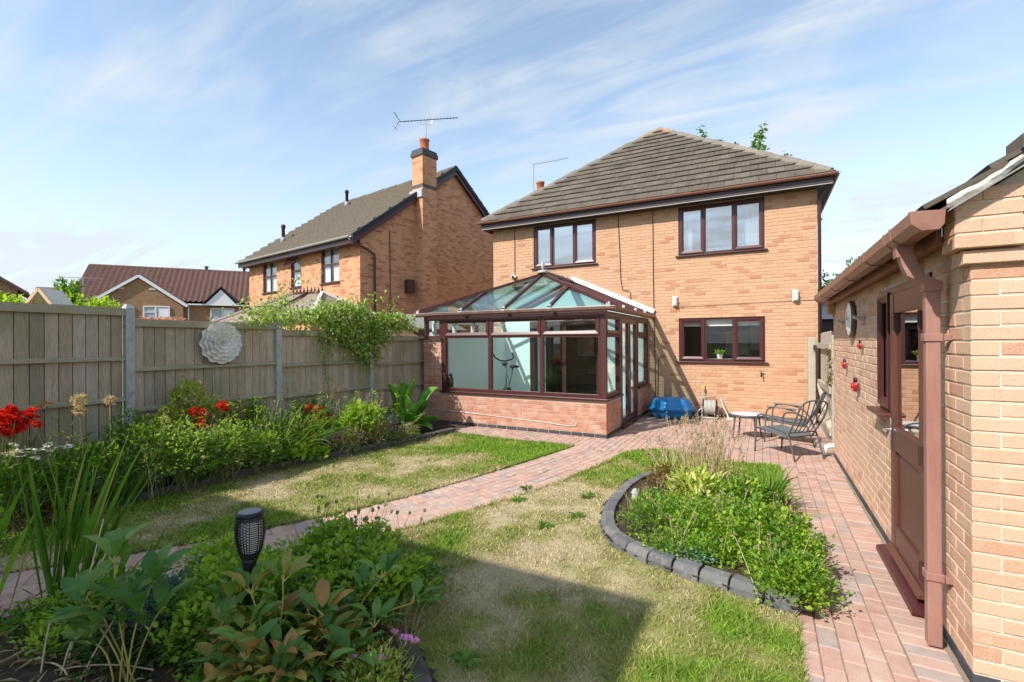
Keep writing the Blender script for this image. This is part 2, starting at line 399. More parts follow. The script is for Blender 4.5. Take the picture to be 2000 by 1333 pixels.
def brick_pattern_mat(name, cols, mortar, rot=0):
    """bricks too far away to build one by one; u runs along the wall from the world position"""
    m, nt, bs = new_mat(name)
    p = world_pos(nt)
    mp = nt.nodes.new('ShaderNodeMapping')
    mp.vector_type = 'POINT'
    mp.inputs['Rotation'].default_value = (0, 0, rot)
    nt.links.new(p, mp.inputs[0])
    s = nt.nodes.new('ShaderNodeSeparateXYZ')
    nt.links.new(mp.outputs[0], s.inputs[0])
    ge = nt.nodes.new('ShaderNodeNewGeometry')
    mp2 = nt.nodes.new('ShaderNodeMapping')
    mp2.inputs['Rotation'].default_value = (0, 0, rot)
    nt.links.new(ge.outputs['Normal'], mp2.inputs[0])
    s2 = nt.nodes.new('ShaderNodeSeparateXYZ')
    nt.links.new(mp2.outputs[0], s2.inputs[0])
    ab = nt.nodes.new('ShaderNodeMath')
    ab.operation = 'ABSOLUTE'
    nt.links.new(s2.outputs[0], ab.inputs[0])
    gt = nt.nodes.new('ShaderNodeMath')
    gt.operation = 'GREATER_THAN'
    gt.inputs[1].default_value = .7
    nt.links.new(ab.outputs[0], gt.inputs[0])
    mixv = nt.nodes.new('ShaderNodeMix')
    mixv.data_type = 'FLOAT'
    nt.links.new(gt.outputs[0], mixv.inputs[0])
    nt.links.new(s.outputs[0], mixv.inputs[2])
    nt.links.new(s.outputs[1], mixv.inputs[3])
    c = nt.nodes.new('ShaderNodeCombineXYZ')
    nt.links.new(mixv.outputs[0], c.inputs[0])
    nt.links.new(s.outputs[2], c.inputs[1])
    b = nt.nodes.new('ShaderNodeTexBrick')
    b.inputs['Scale'].default_value = 1
    b.inputs['Brick Width'].default_value = .225
    b.inputs['Row Height'].default_value = .075
    b.inputs['Mortar Size'].default_value = .006
    b.inputs['Mortar Smooth'].default_value = .3
    b.inputs['Color1'].default_value = (0, 0, 0, 1)
    b.inputs['Color2'].default_value = (1, 1, 1, 1)
    b.inputs['Mortar'].default_value = (.5, .5, .5, 1)
    nt.links.new(c.outputs[0], b.inputs['Vector'])
    rp = ramp_node(nt, cols)
    nt.links.new(b.outputs['Color'], rp.inputs[0])
    n2 = noise(nt, 3.0, 4)
    col = mixrgb(nt, b.outputs['Fac'], rp.outputs[0], mortar)
    col = mixrgb(nt, 1.0, col, ramp2(nt, n2, .85, 1.15), 'MULTIPLY')
    nt.links.new(col, bs.inputs['Base Color'])
    bs.inputs['Roughness'].default_value = .92
    bs.inputs['Specular IOR Level'].default_value = .2
    inv = nt.nodes.new('ShaderNodeMath')
    inv.operation = 'SUBTRACT'
    inv.inputs[0].default_value = 1
    nt.links.new(b.outputs['Fac'], inv.inputs[1])
    bump(nt, bs, inv.outputs[0], .5, .006)
    return m
M['brick_neigh'] = brick_pattern_mat('neighbour_brick', [(0, (.42, .18, .095)), (.3, (.57, .28, .15)), (.7, (.63, .33, .18)), (.92, (.54, .255, .135)), (1, (.36, .135, .07))], (.56, .38, .26), R(9.7))
M['brick_house_far'] = brick_pattern_mat('house_brick_far', [(0, (.40, .19, .09)), (.3, (.52, .29, .15)), (.7, (.58, .35, .18)), (1, (.42, .19, .085))], (.47, .37, .26))
M['brick_far'] = brick_pattern_mat('distant_brick', [(0, (.26, .13, .065)), (.5, (.36, .20, .10)), (1, (.30, .15, .08))], (.35, .27, .19))

# ------------------------------------------------------------------ mesh helpers
class MB:
    def __init__(s):
        s.v, s.f = [], []
    def add(s, vs, fs):
        o = len(s.v)
        s.v += [tuple(q) for q in vs]
        s.f += [tuple(i + o for i in f) for f in fs]
        return s
    def box(s, x0, x1, y0, y1, z0, z1):
        return s.add([(x0, y0, z0), (x1, y0, z0), (x1, y1, z0), (x0, y1, z0), (x0, y0, z1), (x1, y0, z1), (x1, y1, z1), (x0, y1, z1)],
                     [(0, 3, 2, 1), (4, 5, 6, 7), (0, 1, 5, 4), (1, 2, 6, 5), (2, 3, 7, 6), (3, 0, 4, 7)])
    def fbox(s, F, a0, a1, b0, b1, z0, z1):
        P = [F.p(a, b, z) for z in (z0, z1) for a, b in ((a0, b0), (a1, b0), (a1, b1), (a0, b1))]
        fs = [(0, 3, 2, 1), (4, 5, 6, 7), (0, 1, 5, 4), (1, 2, 6, 5), (2, 3, 7, 6), (3, 0, 4, 7)]
        if F.det < 0:
            fs = [tuple(reversed(f)) for f in fs]
        return s.add(P, fs)
    def beam(s, p, q, w, h, up=(0, 0, 1)):
        p, q, up = Vector(p), Vector(q), Vector(up)
        d = (q - p).normalized()
        a = d.cross(up).normalized() * w / 2
        b = a.cross(d).normalized() * h / 2
        P = [c + i * a + j * b for c in (p, q) for i, j in ((-1, -1), (1, -1), (1, 1), (-1, 1))]
        return s.add(P, [(0, 1, 2, 3), (7, 6, 5, 4), (0, 4, 5, 1), (1, 5, 6, 2), (2, 6, 7, 3), (3, 7, 4, 0)])
    def prism(s, poly, d):
        n = len(poly)
        d = Vector(d)
        P = [Vector(p) for p in poly]
        return s.add(P + [p + d for p in P], [tuple(range(n - 1, -1, -1)), tuple(range(n, 2 * n))] + [(i, (i + 1) % n, n + (i + 1) % n, n + i) for i in range(n)])
    def tube(s, pts, r, n=8, cap=True):
        pts = [Vector(p) for p in pts]
        rs = r if isinstance(r, (list, tuple)) else [r] * len(pts)
        rings = []
        prev = None
        for i, p in enumerate(pts):
            d = (pts[min(i + 1, len(pts) - 1)] - pts[max(i - 1, 0)]).normalized()
            if prev is None:
                ref = Vector((0, 0, 1)) if abs(d.z) < .9 else Vector((1, 0, 0))
                a = d.cross(ref).normalized()
            else:
                a = (prev - d * prev.dot(d)).normalized()
            prev = a
            b = d.cross(a)
            rings.append([p + (a * math.cos(t) + b * math.sin(t)) * rs[i] for t in (2 * math.pi * k / n for k in range(n))])
        o = [q for rg in rings for q in rg]
        fs = [(i * n + k, i * n + (k + 1) % n, (i + 1) * n + (k + 1) % n, (i + 1) * n + k) for i in range(len(pts) - 1) for k in range(n)]
        if cap:
            fs += [tuple(range(n - 1, -1, -1)), tuple(range((len(pts) - 1) * n, len(pts) * n))]
        return s.add(o, fs)
    def lathe(s, prof, n=16, c=(0, 0, 0), mod=None):
        cx, cy, cz = c
        vs, fs = [], []
        for i, (r, z) in enumerate(prof):
            for k in range(n):
                t = 2 * math.pi * k / n
                rr = r * (mod(t, i) if mod else 1)
                vs.append((cx + rr * math.cos(t), cy + rr * math.sin(t), cz + z))
        m = len(prof)
        fs = [(i * n + k, i * n + (k + 1) % n, (i + 1) * n + (k + 1) % n, (i + 1) * n + k) for i in range(m - 1) for k in range(n)]
        fs += [tuple(range(n - 1, -1, -1)), tuple(range((m - 1) * n, m * n))]
        return s.add(vs, fs)
    def mesh(s, name='mesh'):
        me = bpy.data.meshes.new(name)
        me.from_pydata(s.v, [], s.f)
        me.update()
        return me
class Frame:
    """a upright plane: a runs along u, b outward along n, z up"""
    def __init__(s, o, u, n):
        s.o, s.u, s.n = Vector(o), Vector(u), Vector(n)
        s.det = s.u.cross(s.n).z
        s.m = Matrix(((s.u.x, -s.n.x, 0, 0), (s.u.y, -s.n.y, 0, 0), (0, 0, 1, 0), (0, 0, 0, 1)))
    def p(s, a, b, z):
        return s.o + s.u * a + s.n * b + Vector((0, 0, z))

WM = {}
def place(o, parent=None, mw=None):
    COL.objects.link(o)
    if mw is not None:
        o.matrix_basis = mw
    WM[o.name] = mw.copy() if mw is not None else Matrix.Identity(4)
    if parent is not None:
        o.parent = parent
        o.matrix_parent_inverse = WM[parent.name].inverted()
    return o
def obj(name, mb, mat, parent=None, mw=None, smooth=False, bevel=0):
    me = mb.mesh(name) if isinstance(mb, MB) else mb
    if mat is not None and not me.materials:
        me.materials.append(M[mat] if isinstance(mat, str) else mat)
    if smooth and isinstance(mb, MB):
        for p in me.polygons:
            p.use_smooth = True
    o = place(bpy.data.objects.new(name, me), parent, mw)
    if bevel:
        b = o.modifiers.new('bevel', 'BEVEL')
        b.width = bevel
        b.segments = 2
        b.limit_method = 'ANGLE'
    return o
def tag(o, label, cat, group=None):
    o['label'] = label
    o['category'] = cat
    if group:
        o['group'] = group
    return o
def thing(name, label, cat, loc=(0, 0, 0), group=None):
    o = bpy.data.objects.new(name, None)
    o.empty_display_size = .1
    place(o, None, Matrix.Translation(Vector(loc)))
    return tag(o, label, cat, group)
def kind(o, k):
    o['kind'] = k
    return o
def smooth_mesh(me):
    me.polygons.foreach_set('use_smooth', [True] * len(me.polygons))
    return me
def np_mesh(name, V, F, mat, col=None, smooth=False):
    """V n x 3, F m x k (k constant)"""
    me = bpy.data.meshes.new(name)
    V = np.asarray(V, dtype=np.float32)
    F = np.asarray(F, dtype=np.int32)
    m, k = F.shape
    me.vertices.add(len(V))
    me.vertices.foreach_set('co', V.ravel())
    me.loops.add(m * k)
    me.loops.foreach_set('vertex_index', F.ravel())
    me.polygons.add(m)
    me.polygons.foreach_set('loop_start', np.arange(0, m * k, k, dtype=np.int32))
    me.polygons.foreach_set('loop_total', np.full(m, k, dtype=np.int32))
    if smooth:
        me.polygons.foreach_set('use_smooth', np.ones(m, dtype=bool))
    me.update(calc_edges=True)
    me.materials.append(M[mat] if isinstance(mat, str) else mat)
    if col is not None:
        a = me.color_attributes.new('Col', 'FLOAT_COLOR', 'POINT')
        a.data.foreach_set('color', np.concatenate([col, np.ones((len(col), 1))], 1).astype(np.float32).ravel())
    return me
CAMP = Vector((0, 0, CAMH))

# ------------------------------------------------------------------ bricks
_bm = {}
def brick_mesh(L, H, D, c, mat):
    key = (round(L, 4), H, D, c, mat)
    if key not in _bm:
        mb = MB()
        v = [(0, c, 0), (L, c, 0), (L, c, H), (0, c, H), (c, 0, c), (L - c, 0, c), (L - c, 0, H - c), (c, 0, H - c), (0, D, 0), (L, D, 0), (L, D, H), (0, D, H)]
        f = [(4, 5, 6, 7), (0, 1, 5, 4), (1, 2, 6, 5), (2, 3, 7, 6), (3, 0, 4, 7), (8, 9, 1, 0), (9, 10, 2, 1), (10, 11, 3, 2), (11, 8, 0, 3)]
        mb.add(v, f)
        me = mb.mesh('brick')
        me.materials.append(M[mat])
        _bm[key] = (me, v, f)
    return _bm[key]
def brick_wall(F, parent, Wd, z0, z1, openings, mat, n_ind, name='brick', rest='brick_field', L=.215, H=.065, J=.010, D=.05, c=.004, keep=None, seed=1, proud=.0015, shift=0, corner=None):
    rnd = random.Random(seed)
    spots = []
    k = 0
    z = z0
    while z + H <= z1 + .001:
        base = -(L + J) * (.5 if (k + shift) % 2 else 1) + J
        if corner:
            base = 0 if (k + shift) % 2 == 0 else (L + J) / 2
        a = base
        while a < Wd:
            lo, hi = max(a, 0), min(a + L, Wd)
            if corner == 'end':
                lo, hi = Wd - hi, Wd - lo
            segs = [(lo, hi)] if hi - lo > .03 else []
            for (o0, o1, q0, q1) in openings:
                if z + H > q0 + .02 and z < q1 - .02:
                    ns = []
                    for s0, s1 in segs:
                        if s1 <= o0 or s0 >= o1:
                            ns.append((s0, s1))
                        else:
                            if o0 - s0 > .03:
                                ns.append((s0, o0))
                            if s1 - o1 > .03:
                                ns.append((o1, s1))
                    segs = ns
            for s0, s1 in segs:
                if keep is None or keep(s0, s1, z, z + H):
                    spots.append((s0, s1, z))
            a += L + J
        z += H + J
        k += 1
    spots.sort(key=lambda s: (F.p(s[0], 0, s[2]) - CAMP).length)
    me0, v0, f0 = brick_mesh(L, H, D, c, mat)
    big = MB()
    for i, (s0, s1, z) in enumerate(spots):
        pr = rnd.uniform(-proud, proud)
        if i < n_ind:
            mw = Matrix.Translation(F.p(s0, pr, z)) @ F.m @ Matrix.Diagonal(((s1 - s0) / L, 1, 1, 1))
            place(bpy.data.objects.new(name, me0), parent, mw)
        else:
            sx = (s1 - s0) / L
            big.add([F.p(s0 + q[0] * sx, pr - q[1], z + q[2]) for q in v0], f0)
    if big.v:
        kind(obj(rest, big, mat, parent), 'stuff')
def wall_core(F, parent, Wd, z0, z1, openings, mat, back, thick, name='wall'):
    xs = sorted({0, Wd} | {q for o in openings for q in o[:2]})
    zs = sorted({z0, z1} | {q for o in openings for q in o[2:] if z0 < q < z1})
    mb = MB()
    for i in range(len(xs) - 1):
        run = None
        for j in range(len(zs) - 1):
            xm, zm = (xs[i] + xs[i + 1]) / 2, (zs[j] + zs[j + 1]) / 2
            hole = any(o[0] < xm < o[1] and o[2] < zm < o[3] for o in openings)
            if hole:
                if run:
                    mb.fbox(F, xs[i], xs[i + 1], -back - thick, -back, *run)
                run = None
            else:
                run = (run[0], zs[j + 1]) if run else (zs[j], zs[j + 1])
        if run:
            mb.fbox(F, xs[i], xs[i + 1], -back - thick, -back, *run)
    return obj(name, mb, mat, parent)

def frame_bars(mb, F, a0, a1, z0, z1, w, b0, b1):
    mb.fbox(F, a0, a1, b0, b1, z0, z0 + w)
    mb.fbox(F, a0, a1, b0, b1, z1 - w, z1)
    mb.fbox(F, a0, a0 + w, b0, b1, z0 + w, z1 - w)
    mb.fbox(F, a1 - w, a1, b0, b1, z0 + w, z1 - w)
    return mb
def bevel_sash(mb, F, a0, a1, z0, z1, w, b0, b1, t=.3):
    """a sash whose bars slope to the glass, mitred at the corners"""
    o = [(a0, z0), (a1, z0), (a1, z1), (a0, z1)]
    k = w * t
    mi = [(a0 + k, z0 + k), (a1 - k, z0 + k), (a1 - k, z1 - k), (a0 + k, z1 - k)]
    inn = [(a0 + w, z0 + w), (a1 - w, z0 + w), (a1 - w, z1 - w), (a0 + w, z1 - w)]
    for i in range(4):
        j = (i + 1) % 4
        P = [F.p(o[i][0], b0, o[i][1]), F.p(o[j][0], b0, o[j][1]), F.p(o[j][0], b1, o[j][1]), F.p(o[i][0], b1, o[i][1]),
             F.p(mi[i][0], b1, mi[i][1]), F.p(mi[j][0], b1, mi[j][1]), F.p(inn[i][0], b1 - .018, inn[i][1]), F.p(inn[j][0], b1 - .018, inn[j][1]),
             F.p(inn[i][0], b0, inn[i][1]), F.p(inn[j][0], b0, inn[j][1])]
        mb.add(P, [(0, 1, 2, 3), (3, 2, 5, 4), (4, 5, 7, 6), (6, 7, 9, 8)])
    return mb
def window(F, parent, a0, a1, z0, z1, lights, mat='upvc', glass='glass', back=.06, fw=.055, sill=True, sashes=(), name='window', sill_out=.06, horn=.06):
    """lights: mullion positions as fractions; sashes: which lights open"""
    mb = MB()
    frame_bars(mb, F, a0, a1, z0, z1, fw, -back - .06, -back + .012)
    ed = [a0] + [a0 + (a1 - a0) * t for t in lights] + [a1]
    for e in ed[1:-1]:
        mb.fbox(F, e - fw * .55, e + fw * .55, -back - .06, -back + .010, z0 + fw, z1 - fw)
    win = obj(name, mb, mat, parent)
    for i in range(len(ed) - 1):
        l = ed[i] + (fw if i == 0 else fw * .55)
        r = ed[i + 1] - (fw if i == len(ed) - 2 else fw * .55)
        zz0, zz1 = z0 + fw, z1 - fw
        if i in sashes:
            s = MB()
            bevel_sash(s, F, l - .018, r + .018, zz0 - .018, zz1 + .018, .072, -back, -back + .034)
            obj('sash', s, mat, win)
            l, r, zz0, zz1 = l + .05, r - .05, zz0 + .05, zz1 - .05
        p = MB()
        p.fbox(F, l - .004, r + .004, -back - .022, -back - .006, zz0 - .004, zz1 + .004)
        obj('pane', p, glass, win)
    if sill:
        s = MB()
        s.fbox(F, a0 - horn, a1 + horn, -back + .014, sill_out, z0 - .035, z0 - .004)
        obj('sill', s, mat, win, bevel=.006)
    return win

# ------------------------------------------------------------------ foliage helpers
def unit(v):
    return v / np.maximum(np.linalg.norm(v, axis=1, keepdims=True), 1e-6)
def leaf_arrays(P, D, L, Wd, rng, fold=.25, curl=.25, six=True):
    """leaves at P, pointing along D"""
    n = len(P)
    D = unit(D)
    ref = np.tile(np.array([[0, 0, 1.]]), (n, 1)) + rng.normal(0, .45, (n, 3))
    S = unit(np.cross(D, ref))
    N = unit(np.cross(S, D))
    L = np.broadcast_to(np.asarray(L, float), (n,))[:, None]
    Wd = np.broadcast_to(np.asarray(Wd, float), (n,))[:, None]
    if six:
        b = P
        m1 = P + D * L * .35 + N * L * .06
        m2 = P + D * L * .7 - N * L * curl * .15
        t = P + D * L - N * L * curl * .5
        V = np.stack([b, m1 + S * Wd * .5 + N * Wd * fold, m1 - S * Wd * .5 + N * Wd * fold, m1, m2 + S * Wd * .40 + N * Wd * fold * .8, m2 - S * Wd * .40 + N * Wd * fold * .8, m2, t], 1)
        f = np.array([[0, 3, 1, 1], [0, 2, 3, 3], [3, 6, 4, 1], [2, 5, 6, 3], [6, 7, 4, 4], [5, 7, 6, 6]])
        # split into triangles so that every face has three corners
        tri = np.array([[0, 3, 1], [0, 2, 3], [3, 6, 4], [3, 4, 1], [2, 5, 6], [2, 6, 3], [6, 7, 4], [5, 7, 6]])
        F = (np.arange(n)[:, None, None] * 8 + tri[None]).reshape(-1, 3)
        return V.reshape(-1, 3), F
    V = np.stack([P, P + D * L * .5 + S * Wd * .5 + N * Wd * fold, P + D * L - N * L * curl * .4, P + D * L * .5 - S * Wd * .5 + N * Wd * fold], 1)
    tri = np.array([[0, 2, 1], [0, 3, 2]])
    F = (np.arange(n)[:, None, None] * 4 + tri[None]).reshape(-1, 3)
    return V.reshape(-1, 3), F
def joinVF(parts):
    Vs, Fs, o = [], [], 0
    for V, F in parts:
        Vs.append(V)
        Fs.append(F + o)
        o += len(V)
    return np.concatenate(Vs), np.concatenate(Fs)
def bush_points(c, r, n, rng, lump=.25, shell=.55, bottom=-.2):
    d = unit(rng.normal(0, 1, (n, 3)))
    d[:, 2] = np.where(d[:, 2] < bottom, -d[:, 2], d[:, 2])
    ph = rng.uniform(0, 6.28, 6)
    ls = 1 + lump * (np.sin(d[:, 0] * 5 + ph[0]) * np.sin(d[:, 1] * 5 + ph[1]) + .7 * np.sin(d[:, 2] * 7 + ph[2]) * np.sin(d[:, 0] * 9 + ph[3]))
    rr = (shell + (1 - shell) * rng.random(n) ** .6) * ls
    P = np.array(c)[None] + d * rr[:, None] * np.array(r)[None]
    return P, d
def tubes_np(pts_list, r0, r1, n=4):
    """thin tapering stems; pts_list: list of (k,3) arrays"""
    Vs, Fs, o = [], [], 0
    for pts in pts_list:
        pts = np.asarray(pts, float)
        k = len(pts)
        d = unit(np.gradient(pts, axis=0))
        ref = np.array([1., .3, 0]) if abs(d[0, 2]) > .5 else np.array([0, 0, 1.])
        a = unit(np.cross(d, ref[None]))
        b = np.cross(d, a)
        rr = np.linspace(r0, r1, k)[:, None]
        ring = [pts + (a * math.cos(t) + b * math.sin(t)) * rr for t in (2 * math.pi * q / n for q in range(n))]
        V = np.stack(ring, 1).reshape(-1, 3)
        i = np.arange(k - 1)[:, None] * n
        q = np.arange(n)[None]
        q2 = (q + 1) % n
        F = np.stack([i + q, i + q2, i + n + q2, i + n + q], -1).reshape(-1, 4)
        Vs.append(V)
        Fs.append(F + o)
        o += len(V)
    return np.concatenate(Vs), np.concatenate(Fs)
def curve3(p, q, sag, k=7, side=(0, 0, 0)):
    p, q = np.array(p, float), np.array(q, float)
    t = np.linspace(0, 1, k)[:, None]
    return p + (q - p) * t + np.array([0, 0, sag])[None] * (4 * t * (1 - t)) + np.array(side)[None] * (4 * t * (1 - t))
def strap(p, d, L, w, droop, rng, k=8, twist=.4, vfold=.25, wprof=None):
    """one strap or sword leaf as arrays of quads"""
    d = np.array(d, float)
    d /= np.linalg.norm(d)
    p = np.array(p, float)
    hor = np.array([d[0], d[1], 0.])
    hor = hor / (np.linalg.norm(hor) + 1e-6)
    pts = [p.copy()]
    step = L / (k - 1)
    cur = d.copy()
    for i in range(k - 1):
        cur = cur + np.array([0, 0, -droop * (i / (k - 1)) ** 1.5]) + hor * droop * .25 * i / (k - 1)
        cur /= np.linalg.norm(cur)
        p = p + cur * step
        pts.append(p.copy())
    pts = np.array(pts)
    tg = unit(np.gradient(pts, axis=0))
    sd = np.cross(tg[0], [0, 0, 1.]) if abs(tg[0][2]) < .97 else np.array([1., 0, 0])
    sd = sd / np.linalg.norm(sd)
    ang = rng.uniform(-twist, twist)
    nn = np.cross(sd, tg[0])
    sd = sd * math.cos(ang) + nn * math.sin(ang)
    t = np.linspace(0, 1, k)
    wp = wprof(t) if wprof else np.minimum(1, .55 + 1.6 * t) * np.minimum(1, (1 - t) * 2.4 + .03)
    S = np.array([sd - tg_ * np.dot(sd, tg_) for tg_ in tg])
    S = unit(S)
    N = unit(np.cross(S, tg))
    wv = (w / 2 * wp)[:, None]
    V = np.stack([pts - S * wv + N * wv * vfold * 2, pts, pts + S * wv + N * wv * vfold * 2], 1).reshape(-1, 3)
    F = []
    for i in range(k - 1):
        a = i * 3
        F += [(a, a + 1, a + 4, a + 3), (a + 1, a + 2, a + 5, a + 4)]
    return V, np.array(F)

# ------------------------------------------------------------------ ground
def poly_mask(X, Y, poly):
    inside = np.zeros(X.shape, bool)
    n = len(poly)
    for i in range(n):
        x0, y0 = poly[i]
        x1, y1 = poly[(i + 1) % n]
        if y0 == y1:
            continue
        c = ((y0 > Y) != (y1 > Y)) & (X < (x1 - x0) * (Y - y0) / (y1 - y0) + x0)
        inside ^= c
    return inside
def inpoly(x, y, poly):
    return bool(poly_mask(np.array([x]), np.array([y]), poly)[0])
_grids = {}
def vnoise(x, y, sc, seed):
    """smooth value noise, 0..1"""
    if seed not in _grids:
        _grids[seed] = np.random.default_rng(seed).random((64, 64))
    g = _grids[seed]
    x, y = x * sc + 100, y * sc + 100
    i, j = np.floor(x).astype(int), np.floor(y).astype(int)
    fx, fy = x - i, y - j
    fx, fy = fx * fx * (3 - 2 * fx), fy * fy * (3 - 2 * fy)
    q = lambda a, b: g[a % 64, b % 64]
    return (q(i, j) * (1 - fx) + q(i + 1, j) * fx) * (1 - fy) + (q(i, j + 1) * (1 - fx) + q(i + 1, j + 1) * fx) * fy
def fbm(x, y, sc, seed):
    return .55 * vnoise(x, y, sc, seed) + .28 * vnoise(x, y, sc * 2.1, seed + 1) + .17 * vnoise(x, y, sc * 4.3, seed + 2)
def sheet(name, poly, z, step, mat, zf=None, colf=None):
    xs = [p[0] for p in poly]
    ys = [p[1] for p in poly]
    gx = np.arange(min(xs), max(xs) + step, step)
    gy = np.arange(min(ys), max(ys) + step, step)
    X, Y = np.meshgrid(gx, gy, indexing='ij')
    Z = np.full(X.shape, z) + (zf(X, Y) if zf else 0)
    cx, cy = X[:-1, :-1] + step / 2, Y[:-1, :-1] + step / 2
    keep = poly_mask(cx, cy, poly)
    ny = len(gy)
    I, J = np.nonzero(keep)
    a = I * ny + J
    F = np.stack([a, a + ny, a + ny + 1, a + 1], 1)
    V = np.stack([X.ravel(), Y.ravel(), Z.ravel()], 1)
    used = np.unique(F)
    remap = np.full(len(V), -1)
    remap[used] = np.arange(len(used))
    V = V[used]
    me = np_mesh(name, V, remap[F], mat, colf(V[:, 0], V[:, 1]) if colf else None, True)
    return obj(name, me, None)

g = MB()
g.add([(-300, -300, -.07), (300, -300, -.07), (300, 300, -.07), (-300, 300, -.07)], [(0, 1, 2, 3)])
kind(obj('ground', g, 'earth'), 'structure')

PL = [(-2.78, 7.37), (-3.107, 5.833), (-3.43, 4.51), (-3.74, 3.59), (-4.05, 2.95), (-4.47, 2.2), (-5.04, 1.42), (-5.75, .75)]
PR = [(-1.86, 7.30), (-2.2, 5.48), (-2.60, 4.22), (-2.93, 3.4), (-3.27, 2.6), (-3.72, 1.75), (-4.32, .9), (-4.98, .22)]
def catmull(P, per=14):
    P = [np.array(p) for p in P]
    P = [2 * P[0] - P[1]] + P + [2 * P[-1] - P[-2]]
    out = []
    for i in range(1, len(P) - 2):
        for t in np.linspace(0, 1, per, endpoint=False):
            a, b, c, d = P[i - 1:i + 3]
            out.append(.5 * (2 * b + (c - a) * t + (2 * a - 5 * b + 4 * c - d) * t * t + (3 * b - a - 3 * c + d) * t ** 3))
    out.append(P[-2])
    return np.array(out)
PLc, PRc = catmull(PL), catmull(PR)
BORDER = [(-5.16, 7.42), (-5.30, 6.5), (-5.46, 5.55), (-5.70, 4.70), (-5.86, 3.95), (-5.93, 3.29), (-6.0, 2.6), (-6.06, 1.8), (-6.1, .9), (-6.12, -.4)]
BORDc = catmull(BORDER, 8)
FGE = [(-3.10, 3.0), (-2.62, 2.72), (-2.17, 2.40), (-1.83, 2.15), (-1.51, 1.94), (-1.22, 1.66), (-1.0, 1.3), (-.9, .6)]
FGEc = catmull(FGE, 8)
ISL_OUT = [(-1.18, 6.28), (-1.42, 5.75), (-1.46, 5.05), (-1.39, 4.42), (-1.20, 3.97), (-.88, 3.73), (-.54, 3.62), (-.14, 3.52), (.26, 3.43)]
ISLc = catmull(ISL_OUT, 10)
ISLAND = [tuple(p) for p in ISLc] + [(.30, 3.6), (.30, 4.4), (.27, 5.4), (.10, 6.2), (-.3, 6.6), (-.8, 6.55)]
LAWN1 = [tuple(p) for p in PLc] + [(-6.1, .4)] + [tuple(p) for p in BORDc[::-1]] + [(-5.0, 7.38), (-3.9, 7.30)]
LAWN2 = [tuple(p) for p in PRc[:len(PRc) // 2 + 2]] + [tuple(p) for p in FGEc] + [(-.9, -.6), (.165, -.6), (.165, 7.42), (-.4, 7.36), (-.9, 7.55), (-1.4, 7.72), (-1.72, 7.5)]
HOUSEHOLE = (-6.53, -2.45, 8.2)

def dryness(x, y):
    n = fbm(x + 3, y, 1.5, 11)
    n2 = fbm(x, y, 4.5, 21)
    d = .58 + 1.9 * (n - .5) + .8 * (n2 - .5)
    gr = lambda cx, cy, r, a: a * np.exp(-(((x - cx) ** 2 + (y - cy) ** 2) / r ** 2))
    left = x < -2.9
    d = d - gr(-3.5, 6.9, .85, .75) - gr(-4.5, 6.6, .6, .4) - gr(-1.6, 7.2, .75, .9) - gr(-.2, 7.0, .6, .8) - gr(-3.2, 6.2, .5, .4)
    d = d - gr(-2.0, 5.6, .45, .35) - gr(-2.75, 4.4, .35, .35) - gr(-.05, 2.7, .5, .35) - gr(-4.6, 2.9, .8, .3) - gr(-2.6, 2.9, .6, .35) - gr(-1.3, 2.2, .5, .25)
    d = d + gr(-1.9, 4.6, .7, .5) + gr(-.7, 3.3, .5, .35) + gr(-4.6, 5.2, .9, .45) + gr(-5.4, 3.9, .5, .35) + gr(-1.2, 3.4, .6, .35) + gr(-1.6, 2.9, .4, .3) + gr(-4.4, 2.1, .5, .3)
    return np.clip(d, 0, 1)
def lawn_col(x, y, rng=None):
    d = dryness(x, y)
    if rng is not None:
        d = np.clip(d + rng.normal(0, .22, d.shape), 0, 1)
    grn = np.array([.21, .37, .03])
    mid = np.array([.36, .37, .10])
    dry = np.array([.64, .53, .32])
    t = d[:, None]
    c = np.where(t < .5, grn + (mid - grn) * t * 2, mid + (dry - mid) * (t - .5) * 2)
    if rng is not None:
        c = c * rng.uniform(.55, 1.35, (len(c), 1))
    return c
def turf_col(x, y):
    c = lawn_col(x, y)
    n = fbm(x, y, 9, 51)[:, None]
    return c * (.48 + .42 * n)
